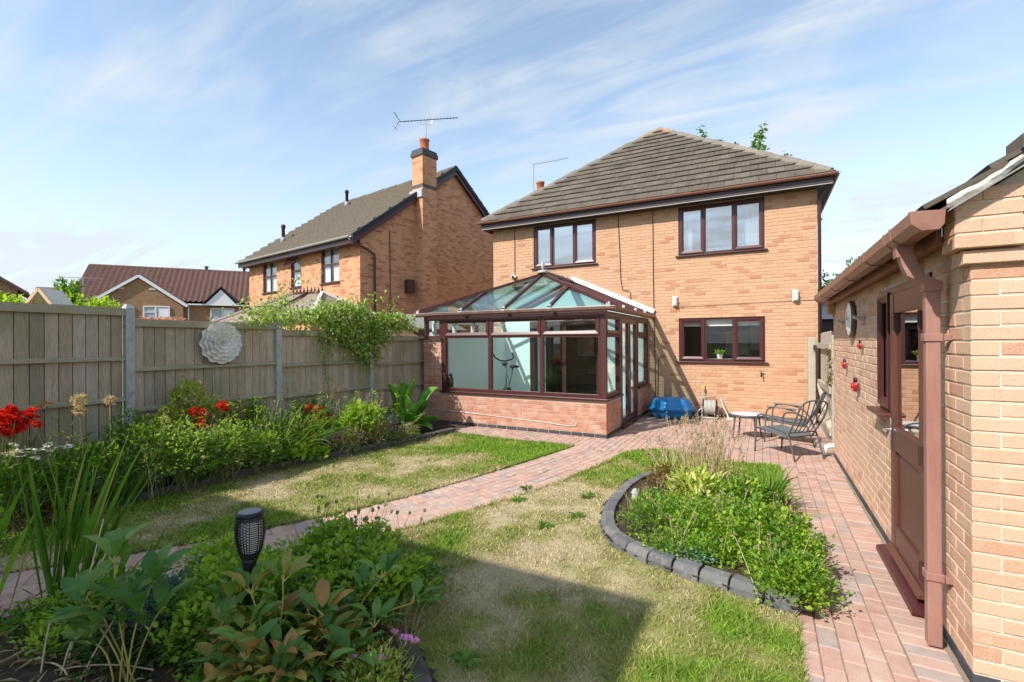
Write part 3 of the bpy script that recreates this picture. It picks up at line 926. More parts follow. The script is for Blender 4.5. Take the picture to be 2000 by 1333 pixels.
def grass(name, poly, n_per, seed, label):
    rng = np.random.default_rng(seed)
    xs = np.array([p[0] for p in poly])
    ys = np.array([p[1] for p in poly])
    A = (xs.max() - xs.min()) * (ys.max() - ys.min())
    N = int(A * n_per)
    x = rng.uniform(xs.min() - .03, xs.max() + .03, N)
    y = rng.uniform(ys.min(), ys.max() + .02, N)
    k = poly_mask(x + rng.normal(0, .012, N), y + rng.normal(0, .012, N), poly)
    dist = np.hypot(x, y)
    k &= rng.random(N) < np.clip(4.2 / (dist + .5), .35, 1)
    k &= (y > -.2) & ((x * .469 * -1 + y * .883) > .9)
    x, y = x[k], y[k]
    # longer blades hanging over the edges
    pe = np.array(poly + [poly[0]])
    sl_ = np.hypot(*np.diff(pe, axis=0).T)
    ne = 6500
    i_ = rng.choice(len(sl_), ne, p=sl_ / sl_.sum())
    tt = rng.random(ne)[:, None]
    ed = pe[i_] + (pe[i_ + 1] - pe[i_]) * tt + rng.normal(0, .012, (ne, 2))
    vis = (ed[:, 1] > .3) & ((-ed[:, 0] * .469 + ed[:, 1] * .883) > .9)
    ed = ed[vis]
    x, y = np.r_[x, ed[:, 0]], np.r_[y, ed[:, 1]]
    n = len(x)
    d = dryness(x, y)
    d[-len(ed):] *= .6
    tuft = fbm(x, y, 7, 31)
    h = (.011 + .026 * rng.random(n) ** 1.3) * (.75 + .85 * (1 - d)) * (.35 + 1.3 * tuft)
    w = rng.uniform(.0022, .0048, n)
    h[-len(ed):] = rng.uniform(.02, .065, len(ed))
    w = w * np.clip(np.hypot(x, y) / 3.0, 1, 2.2)
    a = rng.uniform(0, 6.28, n)
    lean = rng.uniform(.2, 1.5, n) * h
    la = rng.uniform(0, 6.28, n)
    c, s = np.cos(a), np.sin(a)
    z0 = np.zeros(n)
    b1 = np.stack([x - c * w, y - s * w, z0], 1)
    b2 = np.stack([x + c * w, y + s * w, z0], 1)
    tp = np.stack([x + np.cos(la) * lean, y + np.sin(la) * lean, h], 1)
    V = np.stack([b1, b2, tp], 1).reshape(-1, 3)
    F = np.arange(3 * n).reshape(-1, 3)
    col = np.repeat(lawn_col(x, y, rng), 3, 0)
    me = np_mesh(name, V, F, 'grass', col)
    o = obj(name, me, None)
    kind(o, 'stuff')
    tag(o, label, 'grass')
    return o
lw1 = kind(sheet('lawn', LAWN1, .004, .035, 'turf', lambda X, Y: .006 * fbm(X, Y, 5, 61), turf_col), 'structure')
lw2 = kind(sheet('lawn', LAWN2, .004, .035, 'turf', lambda X, Y: .006 * fbm(X, Y, 5, 61), turf_col), 'structure')
grass('lawn_grass', LAWN1, 9000, 3, 'short patchy grass between the fence border and the brick path')
grass('lawn_grass', LAWN2, 12500, 4, 'dry straw-coloured grass between the brick path and the garage path')

def mound(X, Y):
    return .05 * fbm(X, Y, 2.2, 71) + .035 * fbm(X, Y, 11, 75)
BED1 = [tuple(p) for p in BORDc] + [(-6.68, -.4), (-6.68, 8.2), (-6.0, 8.15), (-5.4, 7.75)]
BED2 = [tuple(p) for p in FGEc] + [(-.9, -.4), (-4.4, -.4)] + [tuple(p) for p in PRc[:len(PRc) // 2 - 3:-1]]
kind(sheet('border_soil', BED1, .015, .05, 'soil', mound), 'structure')
kind(sheet('front_bed_soil', BED2, .015, .05, 'soil', mound), 'structure')
kind(sheet('island_soil', ISLAND, .02, .05, 'soil', mound), 'structure')

# block paving
_pv = {}
def paver_mesh(l, w):
    key = (l, w)
    if key not in _pv:
        c, h = .006, .05
        x, y = l / 2, w / 2
        v = [(-x, -y, -h), (x, -y, -h), (x, y, -h), (-x, y, -h), (-x, -y, -c), (x, -y, -c), (x, y, -c), (-x, y, -c),
             (-x + c, -y + c, 0), (x - c, -y + c, 0), (x - c, y - c, 0), (-x + c, y - c, 0)]
        f = [(8, 9, 10, 11), (4, 5, 9, 8), (5, 6, 10, 9), (6, 7, 11, 10), (7, 4, 8, 11), (0, 1, 5, 4), (1, 2, 6, 5), (2, 3, 7, 6), (3, 0, 4, 7)]
        me = MB().add(v, f).mesh('paver')
        me.materials.append(M['paver'])
        _pv[key] = (me, v, f)
    return _pv[key]
def pave(parent, spots, n_ind, seed):
    rnd = random.Random(seed)
    spots.sort(key=lambda s: math.hypot(s[0], s[1]))
    big = MB()
    for i, (x, y, a, l, w) in enumerate(spots):
        me, v, f = paver_mesh(l, w)
        mw = Matrix.Translation((x, y, rnd.uniform(-.005, .001) + (.0 if rnd.random() > .06 else -.006))) @ Matrix.Rotation(a + rnd.uniform(-.008, .008), 4, 'Z') @ Matrix.Rotation(rnd.uniform(-.008, .008), 4, 'X') @ Matrix.Rotation(rnd.uniform(-.006, .006), 4, 'Y')
        if i < n_ind:
            place(bpy.data.objects.new('paver', me), parent, mw)
        else:
            big.add([mw @ Vector(q) for q in v], f)
    if big.v:
        kind(obj('paver_field', big, 'paver', parent), 'stuff')
def flat(name, poly, z, mat='sand'):
    mb = MB()
    mb.add([(x, y, z) for x, y in poly], [tuple(range(len(poly)))])
    return kind(obj(name, mb, mat), 'structure')
patio = flat('patio', [(-6.6, 7.31), (.905, 7.31), (.905, 8.4), (2.6, 8.4), (2.6, 11.69), (-6.6, 11.69)], -.010)
sp = []
x = -6.5
k = 0
while x < 2.5:
    y = 7.31 + (-.1 if k % 2 else .0)
    while y < 11.68:
        cx, cy = x + .052, y + .102
        ok = 7.30 < cy < 11.66 and not (HOUSEHOLE[0] < cx < HOUSEHOLE[1] and cy > HOUSEHOLE[2]) and (cx < .87 or cy > 8.45) and not inpoly(cx, cy, LAWN2) and not inpoly(cx, cy, BED1) and cx > -6.45
        if ok:
            sp.append((cx, cy, math.pi / 2, .2, .1))
        y += .205
    x += .1045
    k += 1
pave(patio, sp, 290, 3)
side = flat('side_path', [(.13, -1.0), (.905, -1.0), (.905, 7.309), (.13, 7.309)], -.012)
sp = []
for k in range(5):
    x = .215 + .1045 * k
    y = -.9 + (.1 if k % 2 else 0)
    while y < 7.25:
        sp.append((x, y, math.pi / 2, .2, .1))
        y += .205
y = -.9
while y < 7.29:
    sp.append((.79, y, 0, .2, .1))
    y += .1045
pave(side, [s for s in sp if s[1] > 0], 290, 4)
path = flat('garden_path', [tuple(p) for p in PLc] + [tuple(p) for p in PRc[::-1]], -.011)
cen = (PLc + PRc) / 2
seg = np.r_[0, np.cumsum(np.hypot(*np.diff(cen, axis=0).T))]
def path_at(s, c):
    """s along the path, c across it from its left edge in metres"""
    l = np.array([np.interp(s, seg, PLc[:, q]) for q in (0, 1)])
    r = np.array([np.interp(s, seg, PRc[:, q]) for q in (0, 1)])
    wdt = np.linalg.norm(r - l)
    e = .02
    d = np.array([np.interp(s + e, seg, cen[:, q]) - np.interp(s - e, seg, cen[:, q]) for q in (0, 1)])
    return l + (r - l) * (c / .93 * 1.0), math.atan2(d[1], d[0])
sp = []
T = seg[-1]
s = .05
while s < T - .05:
    for c in (.105, .825):
        p, a = path_at(s, c)
        sp.append((p[0], p[1], a + math.pi / 2, .2, .1))
    s += .104
for j in range(5):
    s = .1 + (.1 if j % 2 else 0)
    while s < T - .1:
        p, a = path_at(s, .258 + j * .1035)
        sp.append((p[0], p[1], a, .2, .1))
        s += .2045
pave(path, sp, 298, 5)

# ------------------------------------------------------------------ bed edgings
def edging(name, label, curve, seglen, w, h, inward, gapv=.012, nose=.03, seed=1, mat='edging'):
    rnd = random.Random(seed)
    sg = np.r_[0, np.cumsum(np.hypot(*np.diff(curve, axis=0).T))]
    t = thing(name, label, 'edging', (curve[0][0], curve[0][1], 0))
    s = 0
    while s + seglen * .6 < sg[-1]:
        L = seglen * rnd.uniform(.94, 1.06)
        p0 = np.array([np.interp(s + gapv / 2, sg, curve[:, q]) for q in (0, 1)])
        p1 = np.array([np.interp(min(s + L - gapv / 2, sg[-1]), sg, curve[:, q]) for q in (0, 1)])
        d = (p1 - p0)
        ln = np.linalg.norm(d)
        d /= ln
        n = np.array([-d[1], d[0]]) * inward
        prof = [(0, -.05), (0, h * .55), (nose * .35, h * .85), (nose, h), (w, h * .98), (w, -.05)]
        mb = MB()
        taper = rnd.uniform(.0, .014)
        P0 = [(p0[0] + n[0] * b + d[0] * b * taper * 6, p0[1] + n[1] * b + d[1] * b * taper * 6, z) for b, z in prof]
        P1 = [(p1[0] + n[0] * b - d[0] * b * taper * 6, p1[1] + n[1] * b - d[1] * b * taper * 6, z) for b, z in prof]
        m = len(prof)
        mb.add(P0 + P1, [tuple(range(m)), tuple(range(2 * m - 1, m - 1, -1))] + [(i, i + m, (i + 1) % m + m, (i + 1) % m) for i in range(m)])
        dz = rnd.uniform(-.008, .006)
        mb.v = [(a, b, c + dz) for a, b, c in mb.v]
        obj('edging_block', mb, mat, t, bevel=.008)
        s += L
    return t
edging('island_edging', 'curved row of grey concrete blocks rimming the island flower bed', ISLc, .205, .125, .10, 1, nose=.04, seed=2)
M['edging_dark'] = surf('dark_kerb', [(0, (.085, .08, .075)), (1, (.12, .112, .10))], .95, [((.22, .20, .17), 14, .52, .72, .45), ((.05, .055, .03), 5, .5, .7, .5)], 90, .3, .6, .004, .2)
edging('border_edging', 'long low dark kerb along the flower border by the fence', BORDc, .45, .10, .105, -1, .006, .02, 3, 'edging_dark')
edging('front_bed_edging', 'dark kerb beside the pink flowers in the front bed', FGEc[10:], .42, .10, .07, -1, .006, .02, 4, 'edging_dark')

# ------------------------------------------------------------------ fence
FX = -6.70
POSTS = [(.90, 2.25), (2.85, 2.20), (4.81, 2.07), (6.78, 1.98), (8.72, 1.95)]
plabels = ['tall concrete fence post at the left edge behind the white daisies', 'tall concrete post left of the metal flower on the fence', 'concrete post right of the metal flower, birch branch at its top',
           'concrete fence post half hidden under the hanging birch branches', 'concrete fence post tucked behind the conservatory pier']
for (y, h), lb in zip(POSTS, plabels):
    t = thing('fence_post', lb, 'post', (FX, y, 0), 'concrete fence posts')
    mb = MB()
    mb.box(FX - .06, FX + .06, y - .048, y + .048, -.1, h - .05)
    obj('shaft', mb, 'concrete', t, bevel=.008)
    c = MB()
    c.add([(FX - .06, y - .048, h - .05), (FX + .06, y - .048, h - .05), (FX + .06, y + .048, h - .05), (FX - .06, y + .048, h - .05),
           (FX - .03, y - .024, h), (FX + .03, y - .024, h), (FX + .03, y + .024, h), (FX - .03, y + .024, h)],
          [(0, 1, 5, 4), (1, 2, 6, 5), (2, 3, 7, 6), (3, 0, 4, 7), (4, 5, 6, 7)])
    obj('cap', c, 'concrete', t)
PANELS = [(.95, 2.80, 2.145, 1.555, 1.075, 'tallest fence panel at the far left behind the red flowers'), (2.90, 4.76, 2.02, 1.42, .93, 'fence panel carrying the white metal flower'),
          (4.86, 6.73, 1.925, 1.375, .88, 'fence panel with birch branches hanging over its top'), (6.83, 8.67, 1.845, 1.30, .81, 'fence panel behind the large green leaves, beside the conservatory')]
rnd = random.Random(5)
for (y0, y1, top, r1, r2, lb) in PANELS:
    t = thing('wooden_fence', lb, 'fence', (FX, (y0 + y1) / 2, 0), 'wooden fence panels')
    nb = 16
    w = (y1 - y0) / nb
    for i in range(nb):
        a = y0 + i * w
        mb = MB()
        xo = rnd.uniform(-.002, .002)
        # feather edge: thick at one side, with a gap added so each joint shades dark
        dz = rnd.uniform(-.004, .004)
        mb.add([(FX - .02 + xo, a + .001, .3), (FX - .002 + xo, a + .001, .3), (FX + .004 + xo, a + w - .009, .3), (FX - .02 + xo, a + w - .009, .3),
                (FX - .02 + xo, a + .001, top - .055 + dz), (FX - .002 + xo, a + .001, top - .055 + dz), (FX + .004 + xo, a + w - .009, top - .055 + dz), (FX - .02 + xo, a + w - .009, top - .055 + dz)],
               [(0, 3, 2, 1), (4, 5, 6, 7), (0, 1, 5, 4), (1, 2, 6, 5), (2, 3, 7, 6), (3, 0, 4, 7)])
        obj('board', mb, 'wood_fence', t)
    for i in range(1, nb):
        a = y0 + i * w
        obj('added_backing_strip', MB().box(FX - .040, FX - .0225, a - .03, a + .022, .3, top - .06), 'wood_fence', t)  # added behind the gaps to stop the sun and keep the board lines dark
    for rz in (r1, r2, .36):
        mb = MB()
        mb.prism([(FX + .006, y0, rz - .022), (FX + .052, y0, rz - .022), (FX + .052, y0, rz + .008), (FX + .006, y0, rz + .026)], (0, y1 - y0, 0))
        obj('rail', mb, 'wood_rail', t)
    mb = MB()
    mb.box(FX + .007, FX + .048, y0, y1, top - .085, top - .012)
    obj('top_rail', mb, 'wood_rail', t, bevel=.004)
    mb = MB()
    mb.box(FX - .03, FX + .045, y0, y1, top - .011, top + .002)
    obj('capping', mb, 'wood_rail', t)
    mb = MB()
    y = y0 + .01
    while y < y1 - .01:
        for xx in (FX - .012, FX + .018):
            mb.add([(xx - .004, y - .004, top), (xx + .004, y - .004, top), (xx + .004, y + .004, top), (xx - .004, y + .004, top), (xx, y, top + .017)], [(0, 1, 4), (1, 2, 4), (2, 3, 4), (3, 0, 4)])
        y += .018
    kind(obj('spike_strip', mb, 'spike', t), 'stuff')
    mb = MB()
    mb.box(FX - .025, FX + .025, y0, y1, 0, .298)
    obj('gravel_board', mb, 'concrete', t)

# white metal flower on the fence
fl = thing('flower_ornament', 'large white metal flower hung on the fence', 'ornament', (FX + .07, 3.90, 1.735))
def petal_mesh():
    vs, fs = [], []
    nu, nv = 7, 7
    for i in range(nu):
        t = i / (nu - 1)
        wd = .5 * math.sin(min(1, t * 1.12 + .12) * math.pi * .62) * (1 if t < .8 else math.sqrt(max(0.04, 1 - ((t - .8) / .22) ** 2)))
        for j in range(nv):
            q = (j / (nv - 1) - .5) * 2
            vs.append((t, q * wd * 1.2, .08 * (q * q) + .10 * t * t - .04 * math.cos(q * 3) * t))
    for i in range(nu - 1):
        for j in range(nv - 1):
            a = i * nv + j
            fs.append((a, a + nv, a + nv + 1, a + 1))
    me = MB().add(vs, fs).mesh('petal')
    me.materials.append(M['white_paint'])
    return smooth_mesh(me)
PET = petal_mesh()
fc = Vector((FX + .062, 3.90, 1.735))
rnd = random.Random(9)
for ring, (n, r0, L, tilt, off) in enumerate([(12, .12, .17, .02, .0), (11, .095, .15, .10, .016), (10, .065, .135, .18, .030), (8, .04, .11, .30, .044), (6, .02, .085, .5, .056), (5, .006, .055, .8, .066), (3, .0, .035, 1.2, .072)]):
    for i in range(n):
        th = 2 * math.pi * (i + .5 * (ring % 2)) / n + rnd.uniform(-.05, .05)
        rad = Vector((0, math.cos(th), math.sin(th)))
        out = Vector((1, 0, 0))
        ax = (rad * math.cos(tilt) + out * math.sin(tilt)).normalized()
        nz = (out * math.cos(tilt) - rad * math.sin(tilt)).normalized()
        ay = nz.cross(ax)
        p = fc + rad * r0 + out * (off + rnd.uniform(0, .004))
        mw = Matrix(((ax.x, ay.x, nz.x, p.x), (ax.y, ay.y, nz.y, p.y), (ax.z, ay.z, nz.z, p.z), (0, 0, 0, 1))) @ Matrix.Diagonal((L, L * .78, L, 1))
        place(bpy.data.objects.new('petal', PET), fl, mw)
mb = MB()
mb.add([Vector((FX + .06, 3.9 + .2 * math.cos(t), 1.735 + .2 * math.sin(t))) for t in np.linspace(0, 6.283, 20, endpoint=False)], [tuple(range(20))])
obj('backing', mb, 'white_paint', fl)

# ------------------------------------------------------------------ main house
house = thing('brick_house', 'two-storey tan brick house with grey hipped roof behind the conservatory', 'house', (-2.9, 11.7, 0))
FH = Frame((-6.8, 11.7, 0), (1, 0, 0), (0, -1, 0))
OP = [(5.04, 6.83, 1.235, 2.265), (5.04, 6.83, 3.70, 4.86), (1.27, 3.03, 3.70, 4.86)]
DOOR_OP = (1.16, 3.12, .02, 2.27)
wall_core(FH, house, 7.8, -.05, 4.93, OP + [DOOR_OP], 'mortar', .006, .10)
brick_wall(FH, house, 7.8, .075, 4.93, OP + [(.28, 4.33, 0, 2.2)], 'brick_tan', 300, seed=4)
brick_wall(FH, house, 7.8, .0, .075, [(.28, 4.33, -.1, 2.2)], 'brick_blue', 60, name='plinth_brick', rest='plinth_brick_field', seed=5)
mb = MB()
mb.box(.90, 1.0, 11.81, 20.0, -.05, 4.93)
mb.box(-6.8, -6.7, 11.81, 20.0, -.05, 4.93)
mb.box(-6.7, .90, 19.9, 20.0, -.05, 4.93)
obj('outer_wall', mb, 'brick_house_far', house)
w1 = window(FH, house, 5.04, 6.83, 1.25, 2.262, (.318, .652), sashes=(0, 2), glass='glass', back=.045)
w2 = window(FH, house, 5.04, 6.83, 3.72, 4.862, (.318, .652), sashes=(0, 2), glass='glass_up', back=.045)
w3 = window(FH, house, 1.27, 3.03, 3.72, 4.862, (.318, .652), sashes=(0, 2), glass='glass_up', back=.045)
w1['label'], w2['label'], w3['label'] = 'kitchen window with a pot plant on its inner ledge', 'upstairs window with white curtains', 'upstairs window above the conservatory roof'
def room(F, a0, a1, z0, z1, depth, mat, name='room_lining'):
    mb = MB()
    mb.fbox(F, a0, a1, -.13 - depth, -.13 - depth + .02, z0, z1)
    mb.fbox(F, a0 - .02, a0, -.13 - depth, -.115, z0, z1)
    mb.fbox(F, a1, a1 + .02, -.13 - depth, -.115, z0, z1)
    mb.fbox(F, a0 - .02, a1 + .02, -.13 - depth, -.115, z0 - .02, z0)
    mb.fbox(F, a0 - .02, a1 + .02, -.13 - depth, -.115, z1, z1 + .02)
    return obj(name, mb, mat, house)
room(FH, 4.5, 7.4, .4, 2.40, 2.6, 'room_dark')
room(FH, 4.6, 7.3, 3.0, 4.90, 1.5, 'room_pale')
room(FH, .7, 3.6, 3.0, 4.90, 1.5, 'room_pale')
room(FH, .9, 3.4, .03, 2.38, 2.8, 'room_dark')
def wavy(F, a0, a1, b, z0, z1, amp=.02, per=.07):
    n = int((a1 - a0) / per * 6)
    vs, fs = [], []
    for i in range(n + 1):
        a = a0 + (a1 - a0) * i / n
        bb = b + amp * math.sin(2 * math.pi * (a - a0) / per)
        vs += [F.p(a, bb, z0), F.p(a, bb, z1)]
        if i < n:
            fs.append((2 * i, 2 * i + 2, 2 * i + 3, 2 * i + 1))
    return MB().add(vs, fs)
for a0, a1, z in ((5.12, 6.75, 2.06), (5.12, 6.75, 4.66), (1.35, 2.95, 4.70)):
    mb = MB()
    mb.fbox(FH, a0, a1, -.155, -.15, z, z + .22)
    obj('roller_blind', mb, 'blind', house)
obj('curtain', wavy(FH, 5.08, 5.33, -.19, 3.6, 4.75), 'curtain', house, smooth=True)
obj('curtain', wavy(FH, 6.45, 6.79, -.19, 3.6, 4.75), 'curtain', house, smooth=True)
# kitchen shapes seen through the glass
mb = MB()
mb.fbox(FH, 5.9, 6.45, -2.4, -2.1, 1.35, 1.95)
mb.fbox(FH, 6.5, 7.2, -2.4, -1.9, 1.5, 2.2)
obj('kitchen_unit', mb, 'cream_plastic', house)
mb = MB()
mb.fbox(FH, 4.6, 7.3, -.55, -.125, 1.13, 1.17)
obj('worktop', mb, 'cream_plastic', house)

# roof
EX0, EX1, EY, EZ = -7.05, 1.28, 11.30, 5.06
CX = (EX0 + EX1) / 2
HWD = (EX1 - EX0) / 2
APX = Vector((CX, EY + HWD, EZ + 3.37))
RIDGE2 = Vector((CX, 17.0, APX.z))
mb = MB()
lo = .035
B = [(EX0, EY, EZ - lo), (EX1, EY, EZ - lo), (EX1, 20.4, EZ - lo), (EX0, 20.4, EZ - lo), (APX.x, APX.y, APX.z - lo), (RIDGE2.x, RIDGE2.y, RIDGE2.z - lo)]
mb.add(B, [(0, 1, 4), (1, 2, 5, 4), (2, 3, 5), (3, 0, 4, 5)])
roof = obj('roof', mb, 'tile', house)
upv = (Vector((CX, EY + HWD, APX.z)) - Vector((CX, EY, EZ)))
SL = upv.length
upv.normalize()
nrm = Vector((1, 0, 0)).cross(upv).normalized()
def clip_poly(poly, a, b, c):
    """keep a*x + b*y <= c"""
    out = []
    for i in range(len(poly)):
        p, q = poly[i], poly[(i + 1) % len(poly)]
        dp, dq = a * p[0] + b * p[1] - c, a * q[0] + b * q[1] - c
        if dp <= 0:
            out.append(p)
        if (dp < 0 < dq) or (dq < 0 < dp):
            t = dp / (dp - dq)
            out.append((p[0] + t * (q[0] - p[0]), p[1] + t * (q[1] - p[1])))
    return out
rows = 16
rh = SL / rows
TW = .332
rnd = random.Random(3)
for r in range(rows):
    s0, s1 = r * rh - (.03 if r == 0 else .0), (r + 1) * rh + .05
    x = -HWD - TW * (.5 if r % 2 else 1)
    while x < HWD:
        poly = [(x + .003, s0), (x + TW - .003, s0), (x + TW - .003, min(s1, SL)), (x + .003, min(s1, SL))]
        poly = clip_poly(poly, 1, HWD / SL, HWD - .02)
        poly = clip_poly(poly, -1, HWD / SL, HWD - .02)
        if len(poly) >= 3:
            lift = .036 + rnd.uniform(-.004, .006)
            tp, bt = [], []
            sk = rnd.uniform(-.004, .004)
            for (px, ps) in poly:
                h = lift * (1 - (ps - s0) / (s1 - s0)) + .004
                base = Vector((CX, EY, EZ)) + Vector((1, 0, 0)) * px + upv * (ps + sk)
                tp.append(base + nrm * h)
                bt.append(base + nrm * (h - .024))
            n = len(poly)
            m2 = MB().add(tp + bt, [tuple(range(n)), tuple(range(2 * n - 1, n - 1, -1))] + [(i, i + n, (i + 1) % n + n, (i + 1) % n) for i in range(n)])
            obj('roof_tile', m2, 'tile', house)
        x += TW
def hip_mesh(L, mat, name='hip_tile', wd=.115, hh=.06):
    pr = [(-wd, -.055), (-wd * .62, .012), (-wd * .2, hh * .8), (0, hh), (wd * .2, hh * .8), (wd * .62, .012), (wd, -.055)]
    inn = [(a * .86, b - .02) for a, b in reversed(pr)]
    poly = pr + inn
    mb = MB().prism([(0, a, b) for a, b in poly], (L, 0, 0))
    me = mb.mesh(name)
    me.materials.append(M[mat])
    return me
HM = hip_mesh(.44, 'ridge')
M['ridge_lichen'] = surf('lichened_ridge_tile', [(0, (.24, .20, .15))], .95, ((.46, .22, .05), 14, .42, .58, .85), 60, .2, .5, .004)
HML = hip_mesh(.44, 'ridge_lichen')
def run_caps(p, q, mesh, parent, step, up=(0, 0, 1), last=None, name='hip_tile'):
    p, q = Vector(p), Vector(q)
    d = (q - p)
    n = int(d.length / step)
    d.normalize()
    yv = Vector(up).cross(d).normalized()
    zv = d.cross(yv)
    for i in range(n + 1):
        c = p + d * (i * step) + zv * (.01 * ((i * 37) % 5 - 2) / 2)
        mm = last if last and i >= n - 1 else mesh
        place(bpy.data.objects.new(name, mm), parent, Matrix(((d.x, yv.x, zv.x, c.x), (d.y, yv.y, zv.y, c.y), (d.z, yv.z, zv.z, c.z), (0, 0, 0, 1))) @ Matrix.Rotation(-.012, 4, 'Y'))
run_caps((EX0 + .06, EY + .06, EZ + .06), APX + Vector((0, 0, .0)), HM, house, .42, last=HML)
run_caps((EX1 - .06, EY + .06, EZ + .06), APX + Vector((0, 0, .0)), HM, house, .42, last=HML)
run_caps(APX + Vector((0, .1, .02)), RIDGE2, HM, house, .42, name='ridge_tile')
# fascia, soffit, gutters
mb = MB()
mb.box(EX0 + .04, EX1 - .03, 11.38, 11.40, 4.875, 5.055)
mb.box(EX1 - .05, EX1 - .03, 11.40, 20.3, 4.875, 5.055)
mb.box(EX0 + .04, EX0 + .06, 11.40, 20.3, 4.875, 5.055)
obj('fascia', mb, 'fascia_dark', house)
mb = MB()
mb.box(EX0 + .05, EX1 - .04, 11.376, 11.40, 4.862, 4.874)
obj('soffit_vent_strip', mb, 'grey_plastic', house)
mb = MB()
mb.box(EX0 + .06, EX1 - .05, 11.40, 11.70, 4.878, 4.89)
mb.box(1.0, EX1 - .05, 11.70, 20.3, 4.878, 4.89)
obj('soffit', mb, 'fascia_dark', house)
def half_gutter(p, q, side, r=.056, mat='gutter_brown', parent=None, name='gutter'):
    """a half-round trough from p to q; side points away from the wall"""
    p, q, side = Vector(p), Vector(q), Vector(side)
    up = Vector((0, 0, 1))
    out = [side * (r * math.cos(t)) - up * (r * math.sin(t)) for t in np.linspace(math.pi, 0, 9)]
    inn = [o * .9 for o in reversed(out)]
    poly = [p + o for o in out + inn]
    return obj(name, MB().prism(poly, q - p), mat, parent)
gt = half_gutter((EX0 - .03, 11.318, 5.06), (EX1 + .05, 11.318, 5.06), (0, -1, 0), parent=house)
half_gutter((EX1 + .03, 11.30, 5.06), (EX1 + .03, 20.3, 5.06), (1, 0, 0), parent=house)
br = MB()
for i in range(11):
    x = EX0 + .25 + i * .8
    br = MB().prism([Vector((x, 11.318, 5.062)) + Vector((0, -.063 * math.cos(t), -.063 * math.sin(t))) for t in np.linspace(math.pi, 0, 9)] + [Vector((x, 11.318, 5.062)) + Vector((0, -.057 * math.cos(t), -.057 * math.sin(t))) for t in np.linspace(0, math.pi, 9)], (.03, 0, 0))
    obj('gutter_bracket', br, 'gutter_brown', gt)
dp = MB()
dp.tube([(1.20, 11.42, 5.0), (1.20, 11.44, 4.90), (1.04, 11.64, 4.66), (1.034, 11.672, 4.5), (1.034, 11.672, .1)], .033, 10)
obj('downpipe', dp, 'upvc_dark', house, smooth=True)
# cables, tap
for nm, pts in (('cable', [(-6.10, 11.685, 4.86), (-6.10, 11.685, 3.62), (-6.095, 11.685, 2.6)]),
                ('cable', [(-3.19, 11.685, 4.86), (-3.15, 11.685, 3.9), (-3.13, 11.685, 3.25), (-3.08, 11.685, 2.98), (-2.93, 11.685, 2.97), (-2.89, 11.685, 2.90), (-2.89, 11.685, 2.66)]),
                ('cable', [(-2.345, 11.683, 4.86), (-2.34, 11.683, 3.4), (-2.33, 11.683, 2.4), (-2.31, 11.683, 1.2), (-2.30, 11.683, .1)]),
                ('cable', [(-1.72, 11.687, 2.52), (-.5, 11.687, 2.54), (.2, 11.687, 2.56), (.95, 11.687, 2.57)]),
                ('cable', [(-2.06, 11.68, 1.36), (-2.16, 11.675, 1.36), (-2.23, 11.675, 1.28), (-2.24, 11.68, .9), (-2.26, 11.68, .1)])):
    obj(nm, MB().tube(pts, .0035 if pts[0][0] == -1.72 else .008, 6), 'cable', house)
tp_ = thing('garden_tap', 'small dark tap on the wall below the kitchen window', 'tap', (-.05, 11.66, .98))
obj('pipe', MB().tube([(-.05, 11.69, 1.02), (-.05, 11.62, 1.02), (-.05, 11.60, .99), (-.05, 11.60, .93)], .014, 8), 'black_plastic', tp_)
obj('handle', MB().box(-.09, -.01, 11.625, 11.645, 1.05, 1.065), 'black_plastic', tp_)
# sensor on the wall
s_ = thing('security_sensor', 'small white sensor box on the brick wall left of the upstairs window', 'sensor', (-6.12, 11.66, 3.53))
obj('housing', MB().box(-6.2, -6.05, 11.62, 11.69, 3.50, 3.57), 'white_plastic', s_, bevel=.008)
obj('lens', MB().box(-6.15, -6.10, 11.58, 11.62, 3.48, 3.55), 'black_plastic', s_)
# wall lights
for x, z, lb in ((-1.84, 2.655, 'oblong wall light above the kitchen window, nearer the conservatory'), (.60, 2.665, 'oblong wall light on the house wall near the garage')):
    t = thing('wall_light', lb, 'wall light', (x, 11.69, z - .1), 'bulkhead wall lights')
    obj('base', MB().box(x - .062, x + .062, 11.655, 11.69, z - .125, z + .125), 'cream_plastic', t, bevel=.02)
    obj('diffuser', MB().box(x - .048, x + .048, 11.585, 11.66, z - .105, z + .105), 'white_plastic', t, bevel=.03)
    g_ = MB()
    for q in (-.05, .05):
        g_.box(x - .052, x + .052, 11.578, 11.66, z + q - .005, z + q + .005)
    obj('guard', g_, 'cream_plastic', t)
# own chimney and aerial
CHX, CHY = -6.13, 13.5
mb = MB().box(CHX - .3, CHX + .3, CHY - .25, CHY + .25, 5.2, 6.28)
obj('chimney_stack', mb, 'brick_house_far', house)
obj('chimney_pot', MB().lathe([(.125, 0), (.115, .02), (.115, .36), (.13, .37), (.13, .42), (.10, .42), (.10, .1)], 16, (CHX, CHY, 6.28)), 'terracotta', house, smooth=True)
ae = thing('roof_aerial', 'thin television aerial above the left hip of the main roof', 'aerial', (-6.36, 13.5, 6.2))
obj('mast', MB().tube([(-6.36, 13.5, 6.2), (-6.36, 13.5, 7.34)], .012, 6), 'metal', ae)
obj('boom', MB().tube([(-6.40, 13.5, 7.30), (-5.22, 13.55, 7.30)], .011, 6), 'metal', ae)
for i in range(16):
    x = -6.3 + i * .07
    obj('element', MB().tube([(x, 13.5, 7.27), (x, 13.5, 7.34)], .004, 4), 'metal', ae)

